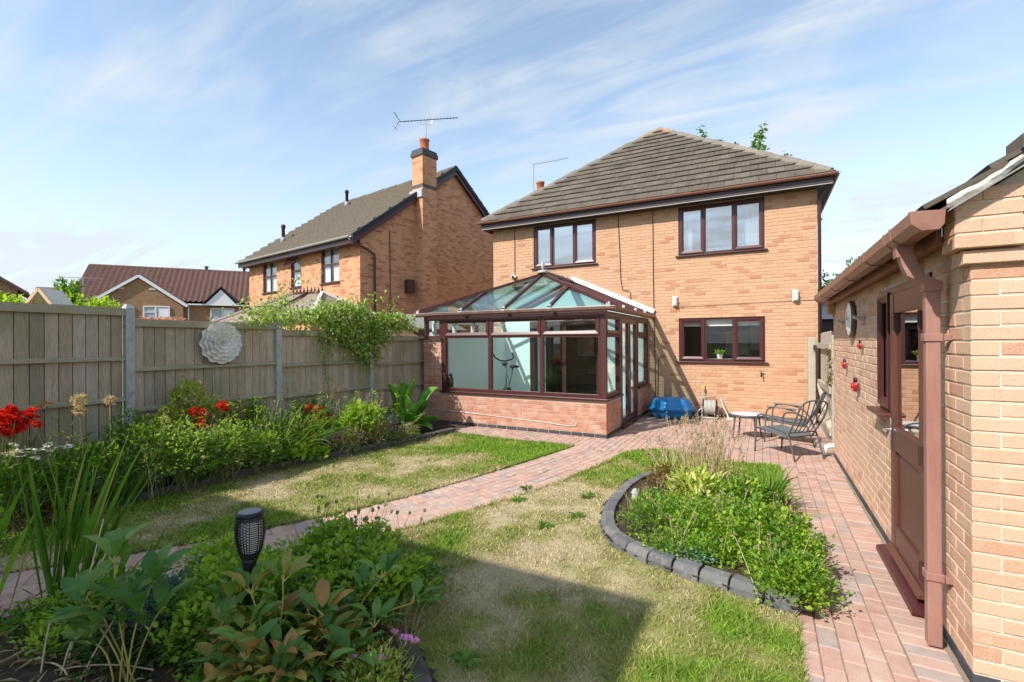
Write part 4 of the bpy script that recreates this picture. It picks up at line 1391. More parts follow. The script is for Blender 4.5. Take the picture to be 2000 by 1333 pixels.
# ------------------------------------------------------------------ conservatory
cons = thing('conservatory', 'dark red framed glass conservatory on a low red brick wall', 'conservatory', (-4.5, 9.9, 0))
FC = Frame((-6.53, 8.21, 0), (1, 0, 0), (0, -1, 0))
FS = Frame((-2.47, 8.21, 0), (0, 1, 0), (1, 0, 0))
dw = MB()
dw.fbox(FC, 0, 4.054, -.27, -.006, -.05, .655)
dw.fbox(FC, 0, .46, -.27, -.006, .655, 1.765)
dw.fbox(FS, .271, 1.0, -.25, -.006, -.05, .655)
dwall = obj('dwarf_wall', dw, 'mortar_red', cons)
dwall2 = obj('dwarf_wall', MB().fbox(FS, 2.42, 3.48, -.25, -.006, -.05, .655), 'mortar_red', cons)
brick_wall(FC, dwall, 4.06, .075, .66, [], 'brick_red', 170, D=.1025, corner='end', seed=11)
brick_wall(FC, dwall, .46, .675, 1.77, [], 'brick_red', 60, D=.1025, seed=12)
brick_wall(FC, dwall, 4.06, 0, .07, [], 'brick_blue', 30, name='plinth_brick', D=.1025, corner='end', seed=13)
brick_wall(FS, dwall, 1.0, .075, .66, [], 'brick_red', 60, D=.1025, corner='start', shift=1, seed=14)
brick_wall(FS, dwall, 1.0, 0, .07, [], 'brick_blue', 12, name='plinth_brick', D=.1025, corner='start', shift=1, seed=15)
FS2 = Frame((-2.47, 10.63, 0), (0, 1, 0), (1, 0, 0))
brick_wall(FS2, dwall2, 1.06, .075, .66, [], 'brick_red', 60, D=.1025, seed=16)
brick_wall(FS2, dwall2, 1.06, 0, .07, [], 'brick_blue', 12, name='plinth_brick', D=.1025, seed=17)
mb = MB()
mb.fbox(FC, .44, 4.10, -.20, .055, .665, .70)
obj('sill', mb, 'upvc', cons, bevel=.006)
mb = MB()
mb.fbox(FC, -.10, .485, -.20, .055, 1.775, 1.805)
obj('sill', mb, 'upvc', cons, bevel=.006)
mb = MB()
mb.fbox(FS, .005, 1.0, -.18, .055, .665, .698)
mb.fbox(FS, 2.42, 3.48, -.18, .055, .665, .698)
obj('sill', mb, 'upvc_dark', cons, bevel=.006)
# front frames
BK = .03
mb = MB()
mb.fbox(FC, .46, .565, -.10, -BK + .012, .70, 2.21)
for xm in (-4.88, -3.735):
    a = xm + 6.53
    mb.fbox(FC, a - .038, a + .038, -.10, -BK + .012, .70, 2.21)
mb.fbox(FC, 3.91, 4.046, -.098, -.012, .70, 2.21)
mb.fbox(FC, .46, 4.04, -.10, -BK + .008, .70, .765)
mb.fbox(FC, .46, 4.04, -.10, -BK + .010, 1.805, 1.855)
mb.fbox(FC, 0, 4.05, -.12, -.005, 2.185, 2.27)
mb.fbox(FC, .0, .075, -.10, -.014, 1.805, 2.19)
mb.fbox(FC, .40, .462, -.10, -.016, 1.805, 2.19)
mb.fbox(FC, .07, .41, -.10, -.02, 1.805, 1.86)
fr = obj('front_frame', mb, 'upvc', cons, bevel=.004)
XL = [-5.965, -4.88, -3.735, -2.62]
for i in range(3):
    l = XL[i] + 6.53 + (.038 if i else 0)
    r = XL[i + 1] + 6.53 - (.038 if i < 2 else 0)
    obj('pane', MB().fbox(FC, l - .003, r + .003, -.070, -.052, .762, 1.808), 'glass_cons', cons)
    s_ = obj('fanlight', bevel_sash(MB(), FC, l - .025, r + .025, 1.845, 2.195, .075, -BK, -BK + .03), 'upvc', cons)
    obj('pane', MB().fbox(FC, l + .045, r - .045, -.066, -.052, 1.91, 2.13), 'glass_cons', s_)
obj('pane', MB().fbox(FC, .07, .41, -.070, -.052, 1.858, 2.19), 'glass_cons', cons)
# right side
mb = MB()
mb.fbox(FS, .004, .10, -.09, -.003, .702, 2.198)
mb.fbox(FS, .93, 1.05, -.10, -.008, .70, 2.205)
mb.fbox(FS, .985, 1.05, -.10, -.012, .02, .70)
mb.fbox(FS, .10, .93, -.10, -.012, .70, .775)
mb.fbox(FS, .10, .93, -.10, -.012, 1.80, 1.865)
mb.fbox(FS, 2.36, 2.48, -.10, -.008, .70, 2.205)
mb.fbox(FS, 2.36, 2.42, -.10, -.012, .02, .70)
mb.fbox(FS, 3.40, 3.485, -.10, -.008, .70, 2.205)
mb.fbox(FS, 2.48, 3.40, -.10, -.012, .70, .775)
mb.fbox(FS, 2.48, 3.40, -.10, -.012, 1.80, 1.865)
mb.fbox(FS, .0, 3.485, -.11, -.004, 2.20, 2.27)
mb.fbox(FS, 1.05, 2.36, -.12, .03, .0, .07)
obj('side_frame', mb, 'upvc_dark', cons, bevel=.004)
for (l, r) in ((.10, .93), (2.48, 3.40)):
    obj('pane', MB().fbox(FS, l, r, -.066, -.052, .77, 1.805), 'glass_cons', cons)
    s_ = obj('fanlight', bevel_sash(MB(), FS, l - .02, r + .02, 1.855, 2.205, .075, -.03, .002), 'upvc_dark', cons)
    obj('pane', MB().fbox(FS, l + .05, r - .05, -.066, -.052, 1.92, 2.14), 'glass_cons', s_)
for (l, r, hs) in ((1.055, 1.70, 1), (1.71, 2.355, 0)):
    d_ = obj('door', frame_bars(MB(), FS, l, r, .075, 2.19, .105, -.075, -.012), 'upvc_dark', cons, bevel=.004)
    obj('pane', MB().fbox(FS, l + .10, r - .10, -.052, -.038, .175, 2.09), 'glass_cons', d_)
    hx = r - .05 if hs else l + .05
    obj('handle', MB().fbox(FS, hx - .018, hx + .018, -.012, .004, .93, 1.16).tube([FS.p(hx, .0, 1.06), FS.p(hx, .045, 1.06), FS.p(hx + (-.11 if hs else .11), .048, 1.06)], .010, 8), 'chrome', d_)
# left side wall, inside white
mb = MB()
mb.box(-6.53, -6.40, 8.483, 11.695, 0, 1.83)
obj('left_wall', mb, 'white_wall', cons)
mb = MB()
for y in (8.50, 9.28, 10.08, 10.88, 11.64):
    mb.box(-6.50, -6.43, y - .035, y + .035, 1.832, 2.21)
mb.box(-6.50, -6.43, 8.46, 11.69, 1.832, 1.90)
mb.box(-6.50, -6.43, 8.46, 11.69, 2.15, 2.212)
obj('left_window_frame', mb, 'white_plastic', cons)
obj('pane', MB().box(-6.475, -6.462, 8.5, 11.69, 1.89, 2.16), 'glass_cons', cons)
obj('floor', MB().box(-6.40, -2.60, 8.485, 11.695, .0, .055), 'cream_plastic', cons)
# plastered house wall inside, with the patio door
mb = MB()
def plaster(poly):
    mb.prism([(x, 11.672, z) for x, z in poly], (0, .02, 0))
plaster([(-6.40, .05), (-5.645, .05), (-5.645, 2.275), (-6.40, 2.275)])
plaster([(-3.675, .05), (-2.56, .05), (-2.56, 2.275), (-3.675, 2.275)])
plaster([(-6.40, 2.277), (-2.56, 2.277), (-4.47, 3.08)])
obj('back_wall', mb, 'white_wall', cons)
pd = window(FH, house, 1.16, 3.12, .06, 2.27, (.5,), mat='upvc', glass='glass', back=.02, sill=False, fw=.10, name='patio_door')
obj('curtain', wavy(FH, 1.28, 1.52, -.2, .06, 2.2), 'curtain', house, smooth=True)
# roof
EL, ER = (-6.58, 8.06, 2.345), (-2.36, 8.06, 2.345)
XC, HH, DY, DZ = -4.47, 2.11, 1.89, .90
fpt = lambda x, s, o=0: Vector((x, 8.06 + DY * s, 2.345 + DZ * s)) + Vector((0, -DZ, DY)).normalized() * o
rpt = lambda y, s, o=0: Vector((XC + HH - HH * s, y, 2.345 + DZ * s)) + Vector((DZ, 0, HH)).normalized() * o
lpt = lambda y, s, o=0: Vector((XC - HH + HH * s, y, 2.345 + DZ * s)) + Vector((-DZ, 0, HH)).normalized() * o
def slab(pts0, pts1):
    n = len(pts0)
    return MB().add(pts0 + pts1, [tuple(range(n)), tuple(range(2 * n - 1, n - 1, -1))] + [(i, i + n, (i + 1) % n + n, (i + 1) % n) for i in range(n)])
xs = [XC - HH, -5.47, XC, -3.50, XC + HH]
for i in range(4):
    poly = [(xs[i] + .02, 0), (xs[i + 1] - .02, 0), (xs[i + 1] - .02, 1), (xs[i] + .02, 1)]
    poly = clip_poly(poly, 1, HH, XC + HH - .03)
    poly = clip_poly(poly, -1, HH, -(XC - HH) - .03)
    obj('roof_pane', slab([fpt(x, s, .012) for x, s in poly], [fpt(x, s, -.004) for x, s in poly]), 'glass_roof', cons)
for pt in (rpt, lpt):
    ys = [8.06, 9.0, 9.95, 10.82, 11.66]
    for i in range(4):
        poly = [(ys[i], 0), (ys[i + 1] - .02, 0), (ys[i + 1] - .02, .98), (ys[i], .98)]
        poly = clip_poly(poly, -1, DY, -8.06 - .05)
        if len(poly) > 2:
            obj('roof_pane', slab([pt(y, s, .012) for y, s in poly], [pt(y, s, -.004) for y, s in poly]), 'glass_roof', cons)
def gbar(p, q, w=.055, h=.05, up=(0, 0, 1), mat='upvc'):
    obj('glazing_bar', MB().beam(p, q, w, h, up), mat, cons)
upf = Vector((0, -DZ, DY))
for x in (-5.47, XC, -3.50):
    s1 = 1 - abs(x - XC) / HH
    gbar(fpt(x, -.01, .022), fpt(x, max(s1 - .01, 0), .022), up=upf)
for y in (9.0, 9.95, 10.82, 11.60):
    s1 = min(1, (y - 8.06) / DY)
    gbar(rpt(y, -.01, .022), rpt(y, s1 - .01, .022), up=(DZ, 0, HH))
    gbar(lpt(y, -.01, .022), lpt(y, s1 - .01, .022), up=(-DZ, 0, HH))
A = Vector((XC, 8.06 + DY, 2.345 + DZ))
gbar(Vector(EL) + Vector((0, 0, .03)), A + Vector((0, 0, .03)), .085, .06)
gbar(Vector(ER) + Vector((0, 0, .03)), A + Vector((0, 0, .03)), .085, .06)
obj('ridge_bar', MB().beam(A + Vector((0, -.05, .055)), (XC, 11.69, 2.345 + DZ + .055), .20, .045), 'upvc_dark', cons)
cap = MB().lathe([(.12, 0), (.13, .03), (.10, .06), (.05, .075)], 12, (XC, 8.06 + DY - .02, 2.345 + DZ + .04))
obj('ridge_cap', cap, 'grey_plastic', cons, smooth=True)
fin = MB().lathe([(.03, 0), (.02, .04), (.035, .07), (.045, .12), (.03, .18), (.012, .23), (.004, .27)], 10, (XC, 8.06 + DY, 2.345 + DZ + .10))
obj('finial', fin, 'grey_plastic', cons, smooth=True)
y = 10.1
while y < 11.6:
    c_ = MB().tube([(XC, y, 3.31), (XC, y, 3.37)], .008, 5).lathe([(.003, 0), (.02, .015), (.012, .035), (.002, .06)], 6, (XC, y, 3.36))
    obj('cresting', c_, 'upvc_dark', cons)
    y += .125
# bar end caps, eaves gutter, white flashing
for x in (XC - HH + .02, -5.47, XC, -3.50, XC + HH - .02):
    obj('bar_end_cap', MB().prism([(x - .04, 8.03, 2.33), (x + .04, 8.03, 2.33), (x + .035, 8.03, 2.385), (x, 8.03, 2.41), (x - .035, 8.03, 2.385)], (0, .05, .02)), 'grey_plastic', cons)
for y in (9.0, 9.95, 10.82):
    obj('bar_end_cap', MB().prism([(-2.33, y - .04, 2.33), (-2.33, y + .04, 2.33), (-2.33, y + .035, 2.385), (-2.33, y, 2.405), (-2.33, y - .035, 2.385)], (-.05, 0, .02)), 'grey_plastic', cons)
prof = [(.0, .0), (-.035, .0), (-.085, .03), (-.10, .075), (-.095, .085), (-.075, .085), (-.07, .07), (-.03, .03), (.0, .03)]
mb = MB().prism([(-6.66, 8.13 + b, 2.262 + z) for b, z in prof], (4.40, 0, 0))
obj('gutter', mb, 'upvc_gutter', cons)
mb = MB().prism([(-2.39 - b, 8.12, 2.262 + z) for b, z in prof], (0, 3.56, 0))
obj('gutter', mb, 'gutter_brown', cons)
mb = MB().beam((XC + .05, 11.66, 2.345 + DZ + .13), (-2.32, 11.66, 2.43), .05, .11)
obj('flashing', mb, 'lead', cons)
mb = MB().beam((XC - .05, 11.66, 2.345 + DZ + .13), (-6.6, 11.66, 2.43), .05, .11)
obj('flashing', mb, 'lead', cons)
cb = MB().tube([(-6.3, 8.195, .30), (-5.6, 8.19, .28), (-4.6, 8.195, .24), (-3.6, 8.195, .20), (-3.2, 8.19, .17), (-3.05, 8.185, .19), (-3.02, 8.19, .25)], .0045, 6)
obj('cable', cb, 'white_plastic', cons)

# things inside the conservatory
bk = thing('exercise_bike', 'folding exercise bike with a black saddle inside the conservatory', 'exercise bike', (-5.6, 10.2, .055))
bx, by = -5.60, 10.25
obj('frame', MB().tube([(bx - .12, by, .12), (bx - .01, by, .70), (bx - .03, by, 1.22)], .022, 8).tube([(bx + .40, by, .10), (bx + .12, by, .45), (bx - .01, by, .95)], .020, 8), 'grey_frame', bk, smooth=True)
obj('seat_post', MB().tube([(bx - .10, by, .15), (bx + .10, by, .75), (bx + .17, by, 1.08)], .020, 8), 'grey_frame', bk, smooth=True)
obj('saddle', MB().lathe([(.02, 0), (.11, .015), (.12, .045), (.09, .07), (.02, .075)], 14, (bx + .19, by, 1.08), lambda t, i: 1 + .25 * math.cos(t)), 'black_plastic', bk, smooth=True)
obj('handlebar', MB().tube([(bx - .30, by - .16, 1.44), (bx - .24, by - .14, 1.34), (bx - .13, by - .08, 1.26), (bx - .03, by, 1.25), (bx + .10, by + .10, 1.29), (bx + .13, by + .14, 1.36), (bx + .07, by + .17, 1.45)], .019, 8), 'black_plastic', bk, smooth=True)
obj('console', MB().box(bx - .10, bx + .0, by - .05, by + .05, 1.13, 1.22), 'black_plastic', bk, bevel=.02)
obj('flywheel_cover', MB().lathe([(.05, -.05), (.17, -.05), (.18, 0), (.17, .05), (.05, .05)], 18, (0, 0, 0)), 'black_plastic', bk, Matrix.Translation((bx + .02, by, .42)) @ Matrix.Rotation(math.pi / 2, 4, 'X'), smooth=True)
for q in (-1, 1):
    obj('pedal', MB().box(bx - .14 * q - .05, bx - .14 * q + .05, by + q * .12 - .04, by + q * .12 + .04, .42 - q * .1, .45 - q * .1).tube([(bx + .02, by + q * .06, .42), (bx - .14 * q, by + q * .07, .43 - q * .1)], .01, 6), 'black_plastic', bk)
obj('foot_bar', MB().tube([(bx - .12, by - .22, .085), (bx - .12, by + .22, .085)], .025, 8).tube([(bx + .40, by - .22, .085), (bx + .40, by + .22, .085)], .025, 8), 'black_plastic', bk)
fk = thing('black_flask', 'black flask standing on the inner window ledge of the conservatory', 'flask', (-5.93, 8.345, .702))
obj('body', MB().lathe([(.055, 0), (.06, .01), (.06, .24), (.045, .28), (.035, .30)], 14, (-5.93, 8.36, .702)), 'black_gloss', fk, smooth=True)
obj('lid', MB().lathe([(.04, 0), (.04, .03), (.02, .04)], 12, (-5.93, 8.36, 1.0)).tube([(-5.965, 8.36, 1.01), (-5.955, 8.36, 1.055), (-5.93, 8.36, 1.065), (-5.905, 8.36, 1.055), (-5.895, 8.36, 1.01)], .007, 6), 'black_plastic', fk)

# ------------------------------------------------------------------ garage
gar = thing('brick_garage', 'single tan brick garage with brown gutter at the right edge', 'garage', (2.3, 5.8, 0))
FG = Frame((.91, 8.40, 0), (0, -1, 0), (-1, 0, 0))
FF = Frame((.91, 3.15, 0), (1, 0, 0), (0, -1, 0))
GO = [(3.18, 4.64, 1.13, 2.145), (3.62, 4.64, -.1, 2.145)]
wall_core(FG, gar, 5.14, -.05, 2.25, GO, 'mortar_near', .006, .12)
brick_wall(FG, gar, 5.25, .075, 2.25, GO, 'brick_tan_near', 300, D=.1025, corner='end', shift=1, seed=21, proud=.002)
brick_wall(FG, gar, 5.25, 0, .07, GO, 'brick_blue', 40, name='plinth_brick', D=.1025, corner='end', seed=22)
mb = MB().prism([FF.p(.004, -.006, -.05), FF.p(3.0, -.006, -.05), FF.p(3.0, -.006, 2.42), FF.p(1.5, -.006, 3.39), FF.p(.004, -.006, 2.42)], (0, .1, 0))
obj('front_wall', mb, 'mortar_near', gar)
gl = lambda s0, s1, z0, z1: z1 < 2.425 + .65 * min(s0, 3.0 - s1)
brick_wall(FF, gar, 3.0, .075, 3.2, [], 'brick_tan_near', 130, D=.1025, corner='start', seed=23, keep=gl, proud=.002)
brick_wall(FF, gar, 3.0, 0, .07, [], 'brick_blue', 14, name='plinth_brick', D=.1025, corner='start', shift=1, seed=24)
# corbelled corner
for (zb, nx, ny, n) in ((2.10, .035, .03, 1), (2.175, .075, .06, 4)):
    for k in range(n):
        z = zb + k * .075
        lens = [(0, .215), (.225, .275)] if k % 2 == 0 else [(0, .1025), (.1125, .275)]
        for (q0, q1) in lens:
            w = (q1 - q0) - .0
            me0, v0, f0 = brick_mesh(w, .065, .16, .004, 'brick_tan_near')
            place(bpy.data.objects.new('corbel_brick', me0), gar, Matrix.Translation((.91 - nx + q0 * .93, 3.15 - ny, z)))
    mb = MB().box(.91 - nx + .006, 1.155 - nx, 3.156 - ny, 3.30, zb + .003, zb + .075 * n - .012)
    obj('corbel_core', mb, 'mortar_near', gar)
mb = MB()
mb.box(.905, 1.02, 8.30, 8.4, 2.02, 2.25)
mb.box(.83, .91, 8.18, 8.40, 2.10, 2.235)
obj('far_corbel', mb, 'brick_house_far', gar)
# back and far side so that the garage is closed
mb = MB().box(1.04, 3.91, 8.3, 8.4, -.05, 2.3).box(3.81, 3.91, 3.26, 8.3, -.05, 2.3)
obj('outer_wall', mb, 'brick_house_far', gar)
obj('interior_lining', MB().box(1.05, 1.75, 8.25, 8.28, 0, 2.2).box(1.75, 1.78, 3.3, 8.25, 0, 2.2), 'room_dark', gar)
# roof: courses of tiles seen at the verge
RZ, RS = 2.40, .65
mb = MB()
sl_v = Vector((1, 0, RS)).normalized()
nr = Vector((-RS, 0, 1)).normalized()
base = Vector((.715, 0, RZ - .035))
Lr = 1.7 / sl_v.x
nrow = 7
for i in range(nrow):
    p0 = base + sl_v * (i * Lr / nrow) + nr * .034
    p1 = base + sl_v * ((i + 1) * Lr / nrow + .06) + nr * .006
    q0, q1 = p0 - nr * .024, p1 - nr * .024
    j = 0
    y = 3.03
    while y < 8.5:
        mb.prism([(p0.x, y, p0.z), (p1.x, y, p1.z), (q1.x, y, q1.z), (q0.x, y, q0.z)], (0, .325, 0))
        y += .33
        j += 1
groof = kind(obj('roof_tiles', mb, 'tile', gar), 'stuff')
mb = MB().prism([(.72, 3.06, RZ - .06), (2.41, 3.06, RZ - .06 + 1.69 * RS), (4.1, 3.06, RZ - .06), (4.1, 3.06, RZ - .085), (2.41, 3.06, RZ - .085 + 1.69 * RS), (.72, 3.06, RZ - .085)], (0, 5.4, 0))
obj('roof', mb, 'tile', gar)
for i in range(2):   # tile ends lapping the verge
    p0 = base + sl_v * (.40 + i * .42)
    me = MB().prism([(p0.x, 3.0, p0.z + .02), (p0.x + .36, 3.0, p0.z + .02 + .36 * RS), (p0.x + .36, 3.0, p0.z + .045 + .36 * RS), (p0.x, 3.0, p0.z + .085)], (0, .18, 0))
    obj('verge_tile', me, 'tile', gar)
vs, fs = [], []
rnd = random.Random(4)
n = 40
for i in range(n + 1):
    t = i / n
    X_ = .79 + t * 1.6
    zt = RZ - .028 + (X_ - .715) * RS - .012
    zb_ = zt - .040 - .016 * math.sin(t * 21) - rnd.uniform(0, .012)
    yo = 3.035 + rnd.uniform(-.006, .006)
    vs += [(X_, yo, zt), (X_, yo - .004, (zt + zb_) / 2), (X_, yo + .012, zb_), (X_, 3.16, zb_), (X_, 3.16, zt)]
    if i < n:
        a = i * 5
        fs += [(a, a + 1, a + 6, a + 5), (a + 1, a + 2, a + 7, a + 6), (a + 2, a + 3, a + 8, a + 7), (a + 4, a, a + 5, a + 9)]
obj('verge_mortar', MB().add(vs, fs), 'mortar_white', gar)
obj('undercloak', MB().prism([(.80, 3.02, 2.362), (2.40, 3.02, 2.362 + 1.60 * RS), (2.40, 3.02, 2.354 + 1.60 * RS), (.80, 3.02, 2.354)], (0, .2, 0)), 'felt', gar)
obj('fascia', MB().box(.805, .83, 3.26, 8.42, 2.225, 2.375), 'fascia_brown', gar)
obj('eaves_board', MB().box(.832, 1.0, 3.28, 8.30, 2.252, 2.27), 'fascia_brown', gar)
gp = [(.645, 2.358), (.650, 2.30), (.688, 2.268), (.752, 2.268), (.768, 2.29), (.772, 2.350), (.766, 2.350), (.762, 2.293), (.749, 2.275), (.691, 2.275), (.657, 2.303), (.651, 2.352)]
gg = obj('gutter', MB().prism([(x, 3.00, z) for x, z in gp], (0, 5.06, 0)), 'gutter_brown', gar)
gpo = [(.640, 2.362), (.646, 2.297), (.686, 2.262), (.754, 2.262), (.773, 2.287), (.778, 2.355)]
for y, wdt, nm in ((2.992, .035, 'stop_end'), (3.42, .03, 'union_clip'), (3.58, .03, 'union_clip'), (4.25, .018, 'gutter_bracket'), (5.25, .018, 'gutter_bracket'), (6.25, .018, 'gutter_bracket'), (7.2, .018, 'gutter_bracket'), (8.03, .04, 'stop_end')):
    m2 = MB().prism([(x, y, z) for x, z in gpo], (0, wdt, 0))
    if nm == 'gutter_bracket':
        m2.box(.778, .805, y, y + wdt, 2.268, 2.285)
    obj(nm, m2, 'gutter_brown', gg, bevel=.002)
def loft(sections):
    mb = MB()
    n = 4
    vs = []
    for (x, y, z, w, h) in sections:
        vs += [(x - w, y - h, z), (x + w, y - h, z), (x + w, y + h, z), (x - w, y + h, z)]
    fs = [(0, 3, 2, 1), tuple(range(len(vs) - 4, len(vs)))]
    for i in range(len(sections) - 1):
        for k in range(4):
            fs.append((i * 4 + k, i * 4 + (k + 1) % 4, (i + 1) * 4 + (k + 1) % 4, (i + 1) * 4 + k))
    return mb.add(vs, fs)
PY = 3.475
dpi = obj('downpipe', loft([(.838, PY, .01, .033, .031), (.838, PY, 2.03, .033, .031)]), 'pipe_brown', gar, bevel=.006)
obj('swan_neck', loft([(.712, PY, 2.262, .040, .040), (.715, PY, 2.20, .040, .040), (.728, PY, 2.199, .037, .037), (.74, PY, 2.15, .037, .037), (.752, PY, 2.125, .041, .041), (.765, PY, 2.09, .041, .041), (.80, PY, 2.07, .041, .041), (.838, PY, 2.045, .041, .041), (.838, PY, 2.00, .041, .041)]), 'pipe_brown', dpi, bevel=.003)
for z in (1.74, .40):
    obj('pipe_clip', MB().box(.797, .879, PY - .040, PY + .040, z - .022, z + .022).box(.879, .912, PY - .055, PY - .020, z - .018, z + .018), 'pipe_brown', dpi, bevel=.004)
# window and side door
gw = window(FG, gar, 3.18, 3.64, 1.14, 2.14, (), mat='upvc', glass='glass_door', back=.004, fw=.05, sashes=(0,), sill=False)
obj('sill', MB().fbox(FG, 3.12, 3.63, -.03, .095, 1.105, 1.135), 'upvc_door', gw, bevel=.006)
dfr = MB()
frame_bars(dfr, FG, 3.645, 4.635, .03, 2.14, .062, -.09, .012)
df = obj('door_frame', dfr, 'upvc', gar, bevel=.004)
dl = MB()
da0, da1 = 3.70, 4.58
dl.fbox(FG, da0, da0 + .115, -.07, .030, .09, 2.085)
dl.fbox(FG, da1 - .115, da1, -.07, .030, .09, 2.085)
dl.fbox(FG, da0 + .115, da1 - .115, -.07, .027, .09, .30)
dl.fbox(FG, da0 + .115, da1 - .115, -.07, .027, 1.93, 2.085)
dl.fbox(FG, da0 + .115, da1 - .115, -.07, .030, .88, 1.06)
door = obj('side_door', dl, 'upvc_door', gar, bevel=.006)
obj('door_panel', MB().fbox(FG, da0 + .11, da1 - .11, -.05, .008, .295, .885), 'upvc_door', door)
obj('pane', MB().fbox(FG, da0 + .11, da1 - .11, -.012, .006, 1.055, 1.935), 'glass_door', door)
obj('handle', MB().fbox(FG, da0 + .035, da0 + .075, .030, .040, .86, 1.12).tube([FG.p(da0 + .055, .035, 1.03), FG.p(da0 + .055, .080, 1.03), FG.p(da0 + .075, .085, 1.03), FG.p(da0 + .19, .085, 1.025)], .010, 8), 'chrome', door)
for z in (.28, 1.0, 1.85):
    obj('hinge', MB().fbox(FG, da1 - .02, da1 + .035, .0305, .052, z - .055, z + .055).tube([FG.p(da1 + .005, .048, z - .06), FG.p(da1 + .005, .048, z + .06)], .012, 8), 'upvc_dark', door)
obj('weather_bar', MB().prism([FG.p(da0, .0305, .135), FG.p(da0, .065, .115), FG.p(da0, .067, .10), FG.p(da0, .0305, .10)], FG.u * (da1 - da0)), 'upvc_door', door)
obj('threshold', MB().prism([FG.p(3.55, .0, .07), FG.p(3.55, .10, .045), FG.p(3.55, .105, .012), FG.p(3.55, .0, .012)], FG.u * 1.07), 'upvc', gar)
# waste pipe elbow
wp = thing('waste_pipe', 'white plastic pipe elbow at the foot of the garage wall', 'pipe', (.86, 8.40, 0))
obj('elbow', MB().tube([(.80, 8.44, .02), (.80, 8.44, .09), (.82, 8.44, .135), (.87, 8.44, .155), (.95, 8.44, .155)], .035, 10), 'white_plastic', wp, smooth=True)
# clock
ck = thing('wall_clock', 'round dark-rimmed clock high on the garage side wall', 'clock', (.90, 6.62, 1.97))
rot = Matrix.Translation((.905, 6.62, 1.965)) @ Matrix.Rotation(-math.pi / 2, 4, 'Y')
obj('rim', MB().lathe([(.17, 0), (.205, 0), (.212, .015), (.208, .036), (.198, .045), (.186, .040), (.186, .03)], 36), 'grey_frame', ck, rot, smooth=True)
obj('face', MB().lathe([(.186, .028), (.187, .043), (.13, .056), (.001, .062)], 36), 'clock_face', ck, rot)
obj('hand', MB().box(-.004, .09, -.005, .005, .063, .066).box(-.004, .005, -.12, .005, .063, .066), 'black_plastic', ck, rot)
for y, lb in ((7.25, 'small metal wall bracket left of the clock on the garage'), (5.98, 'small metal wall bracket between the clock and the garage window')):
    t = thing('wall_bracket', lb, 'bracket', (.9, y, 1.95), 'small brackets on the garage wall')
    obj('arm', MB().prism([(.908, y - .05, 1.97), (.82, y - .05, 1.975), (.82, y - .05, 1.955), (.908, y - .05, 1.91)], (0, .10, 0)), 'metal', t)
    obj('plate', MB().box(.894, .907, y - .06, y + .06, 1.90, 1.985), 'metal', t)
# ladybirds
for y, z, s, lb in ((6.03, 1.665, .40, 'smallest red ladybird ornament, the top one on the garage wall'), (7.08, 1.42, .52, 'red ladybird ornament nearest the gate on the garage wall'), (6.27, 1.225, .66, 'largest red ladybird ornament, the lowest on the garage wall')):
    t = thing('ladybird', lb, 'ornament', (.9, y, z), 'ladybirds on the garage wall')
    mw = Matrix.Translation((.895, y, z)) @ Matrix.Rotation(-math.pi / 2, 4, 'Y') @ Matrix.Rotation(R(-15), 4, 'Z') @ Matrix.Scale(s, 4)
    prof = [(.001, .085)] + [(.085 * math.sin(a), .085 * math.cos(a)) for a in np.linspace(.15, math.pi / 2, 9)]
    prof.reverse()
    bd = MB().lathe(prof, 20, (0, 0, .012))
    bd.v = [(x_ * 1.15, y_ * .95, z_) for x_, y_, z_ in bd.v]
    obj('wing_case', bd, 'red_gloss', t, mw, smooth=True)
    obj('head', MB().lathe([(.04, 0), (.042, .02), (.03, .05), (.001, .06)], 14, (.105, 0, .012)), 'black_gloss', t, mw, smooth=True)
    for q in (-1, 1):
        obj('antenna', MB().tube([(.13, q * .015, .03), (.165, q * .03, .06), (.175, q * .045, .06)], .004, 5), 'black_plastic', t, mw)
        for k in (-.05, .02, .07):
            obj('leg', MB().tube([(k, q * .06, .02), (k + .01, q * .10, .03), (k + .01, q * .115, .0)], .005, 5), 'black_plastic', t, mw)
        for (px, py) in ((.03, .04), (-.03, .05), (-.05, .02)):
            zz_ = .012 + math.sqrt(max(0, .085 ** 2 - (px / 1.15) ** 2 - (py / .95) ** 2))
            obj('spot', MB().lathe([(.011, 0), (.008, .004), (.001, .005)], 10, (px, q * py, zz_ - .001)), 'pale_spot', t, mw)

# ------------------------------------------------------------------ gate between house and garage
gate = thing('garden_gate', 'weathered wooden gate and post between the house and garage', 'gate', (.95, 10.0, 0))
obj('gate_post', MB().box(.80, .93, 11.40, 11.52, 0, 1.79), 'wood_gate', gate, bevel=.008)
for i in range(12):
    y = 9.05 + i * .15
    tp_z = 1.86 + random.uniform(-.015, .03)
    obj('board', MB().box(.965 + .002 * (i % 2), .987 + .002 * (i % 2), y, y + .143, .04, tp_z), 'wood_gate', gate, bevel=.003)
for z in (.25, .92, 1.62):
    obj('rail', MB().box(.915, .963, 9.02, 10.9, z - .05, z + .05), 'wood_gate', gate, bevel=.003)
obj('brace', MB().beam((.94, 9.1, .30), (.94, 10.7, .88), .04, .09, (1, 0, 0)), 'wood_gate', gate)
obj('gate_post', MB().box(.93, 1.02, 8.80, 8.90, 0, 1.80), 'wood_gate', gate, bevel=.008)
obj('latch', MB().tube([(.93, 11.38, 1.62), (.90, 11.36, 1.62), (.90, 11.36, 1.52)], .012, 6), 'black_plastic', gate)
dh = thing('dried_bundle', 'bundle of dried stems hanging at the gate by the garage corner', 'dried flowers', (.89, 8.43, 1.35))
rng = np.random.default_rng(12)
P = np.array([.87, 8.44, 1.62])[None] + np.stack([rng.normal(0, .018, 90), rng.normal(0, .03, 90), -rng.uniform(0, .55, 90)], 1)
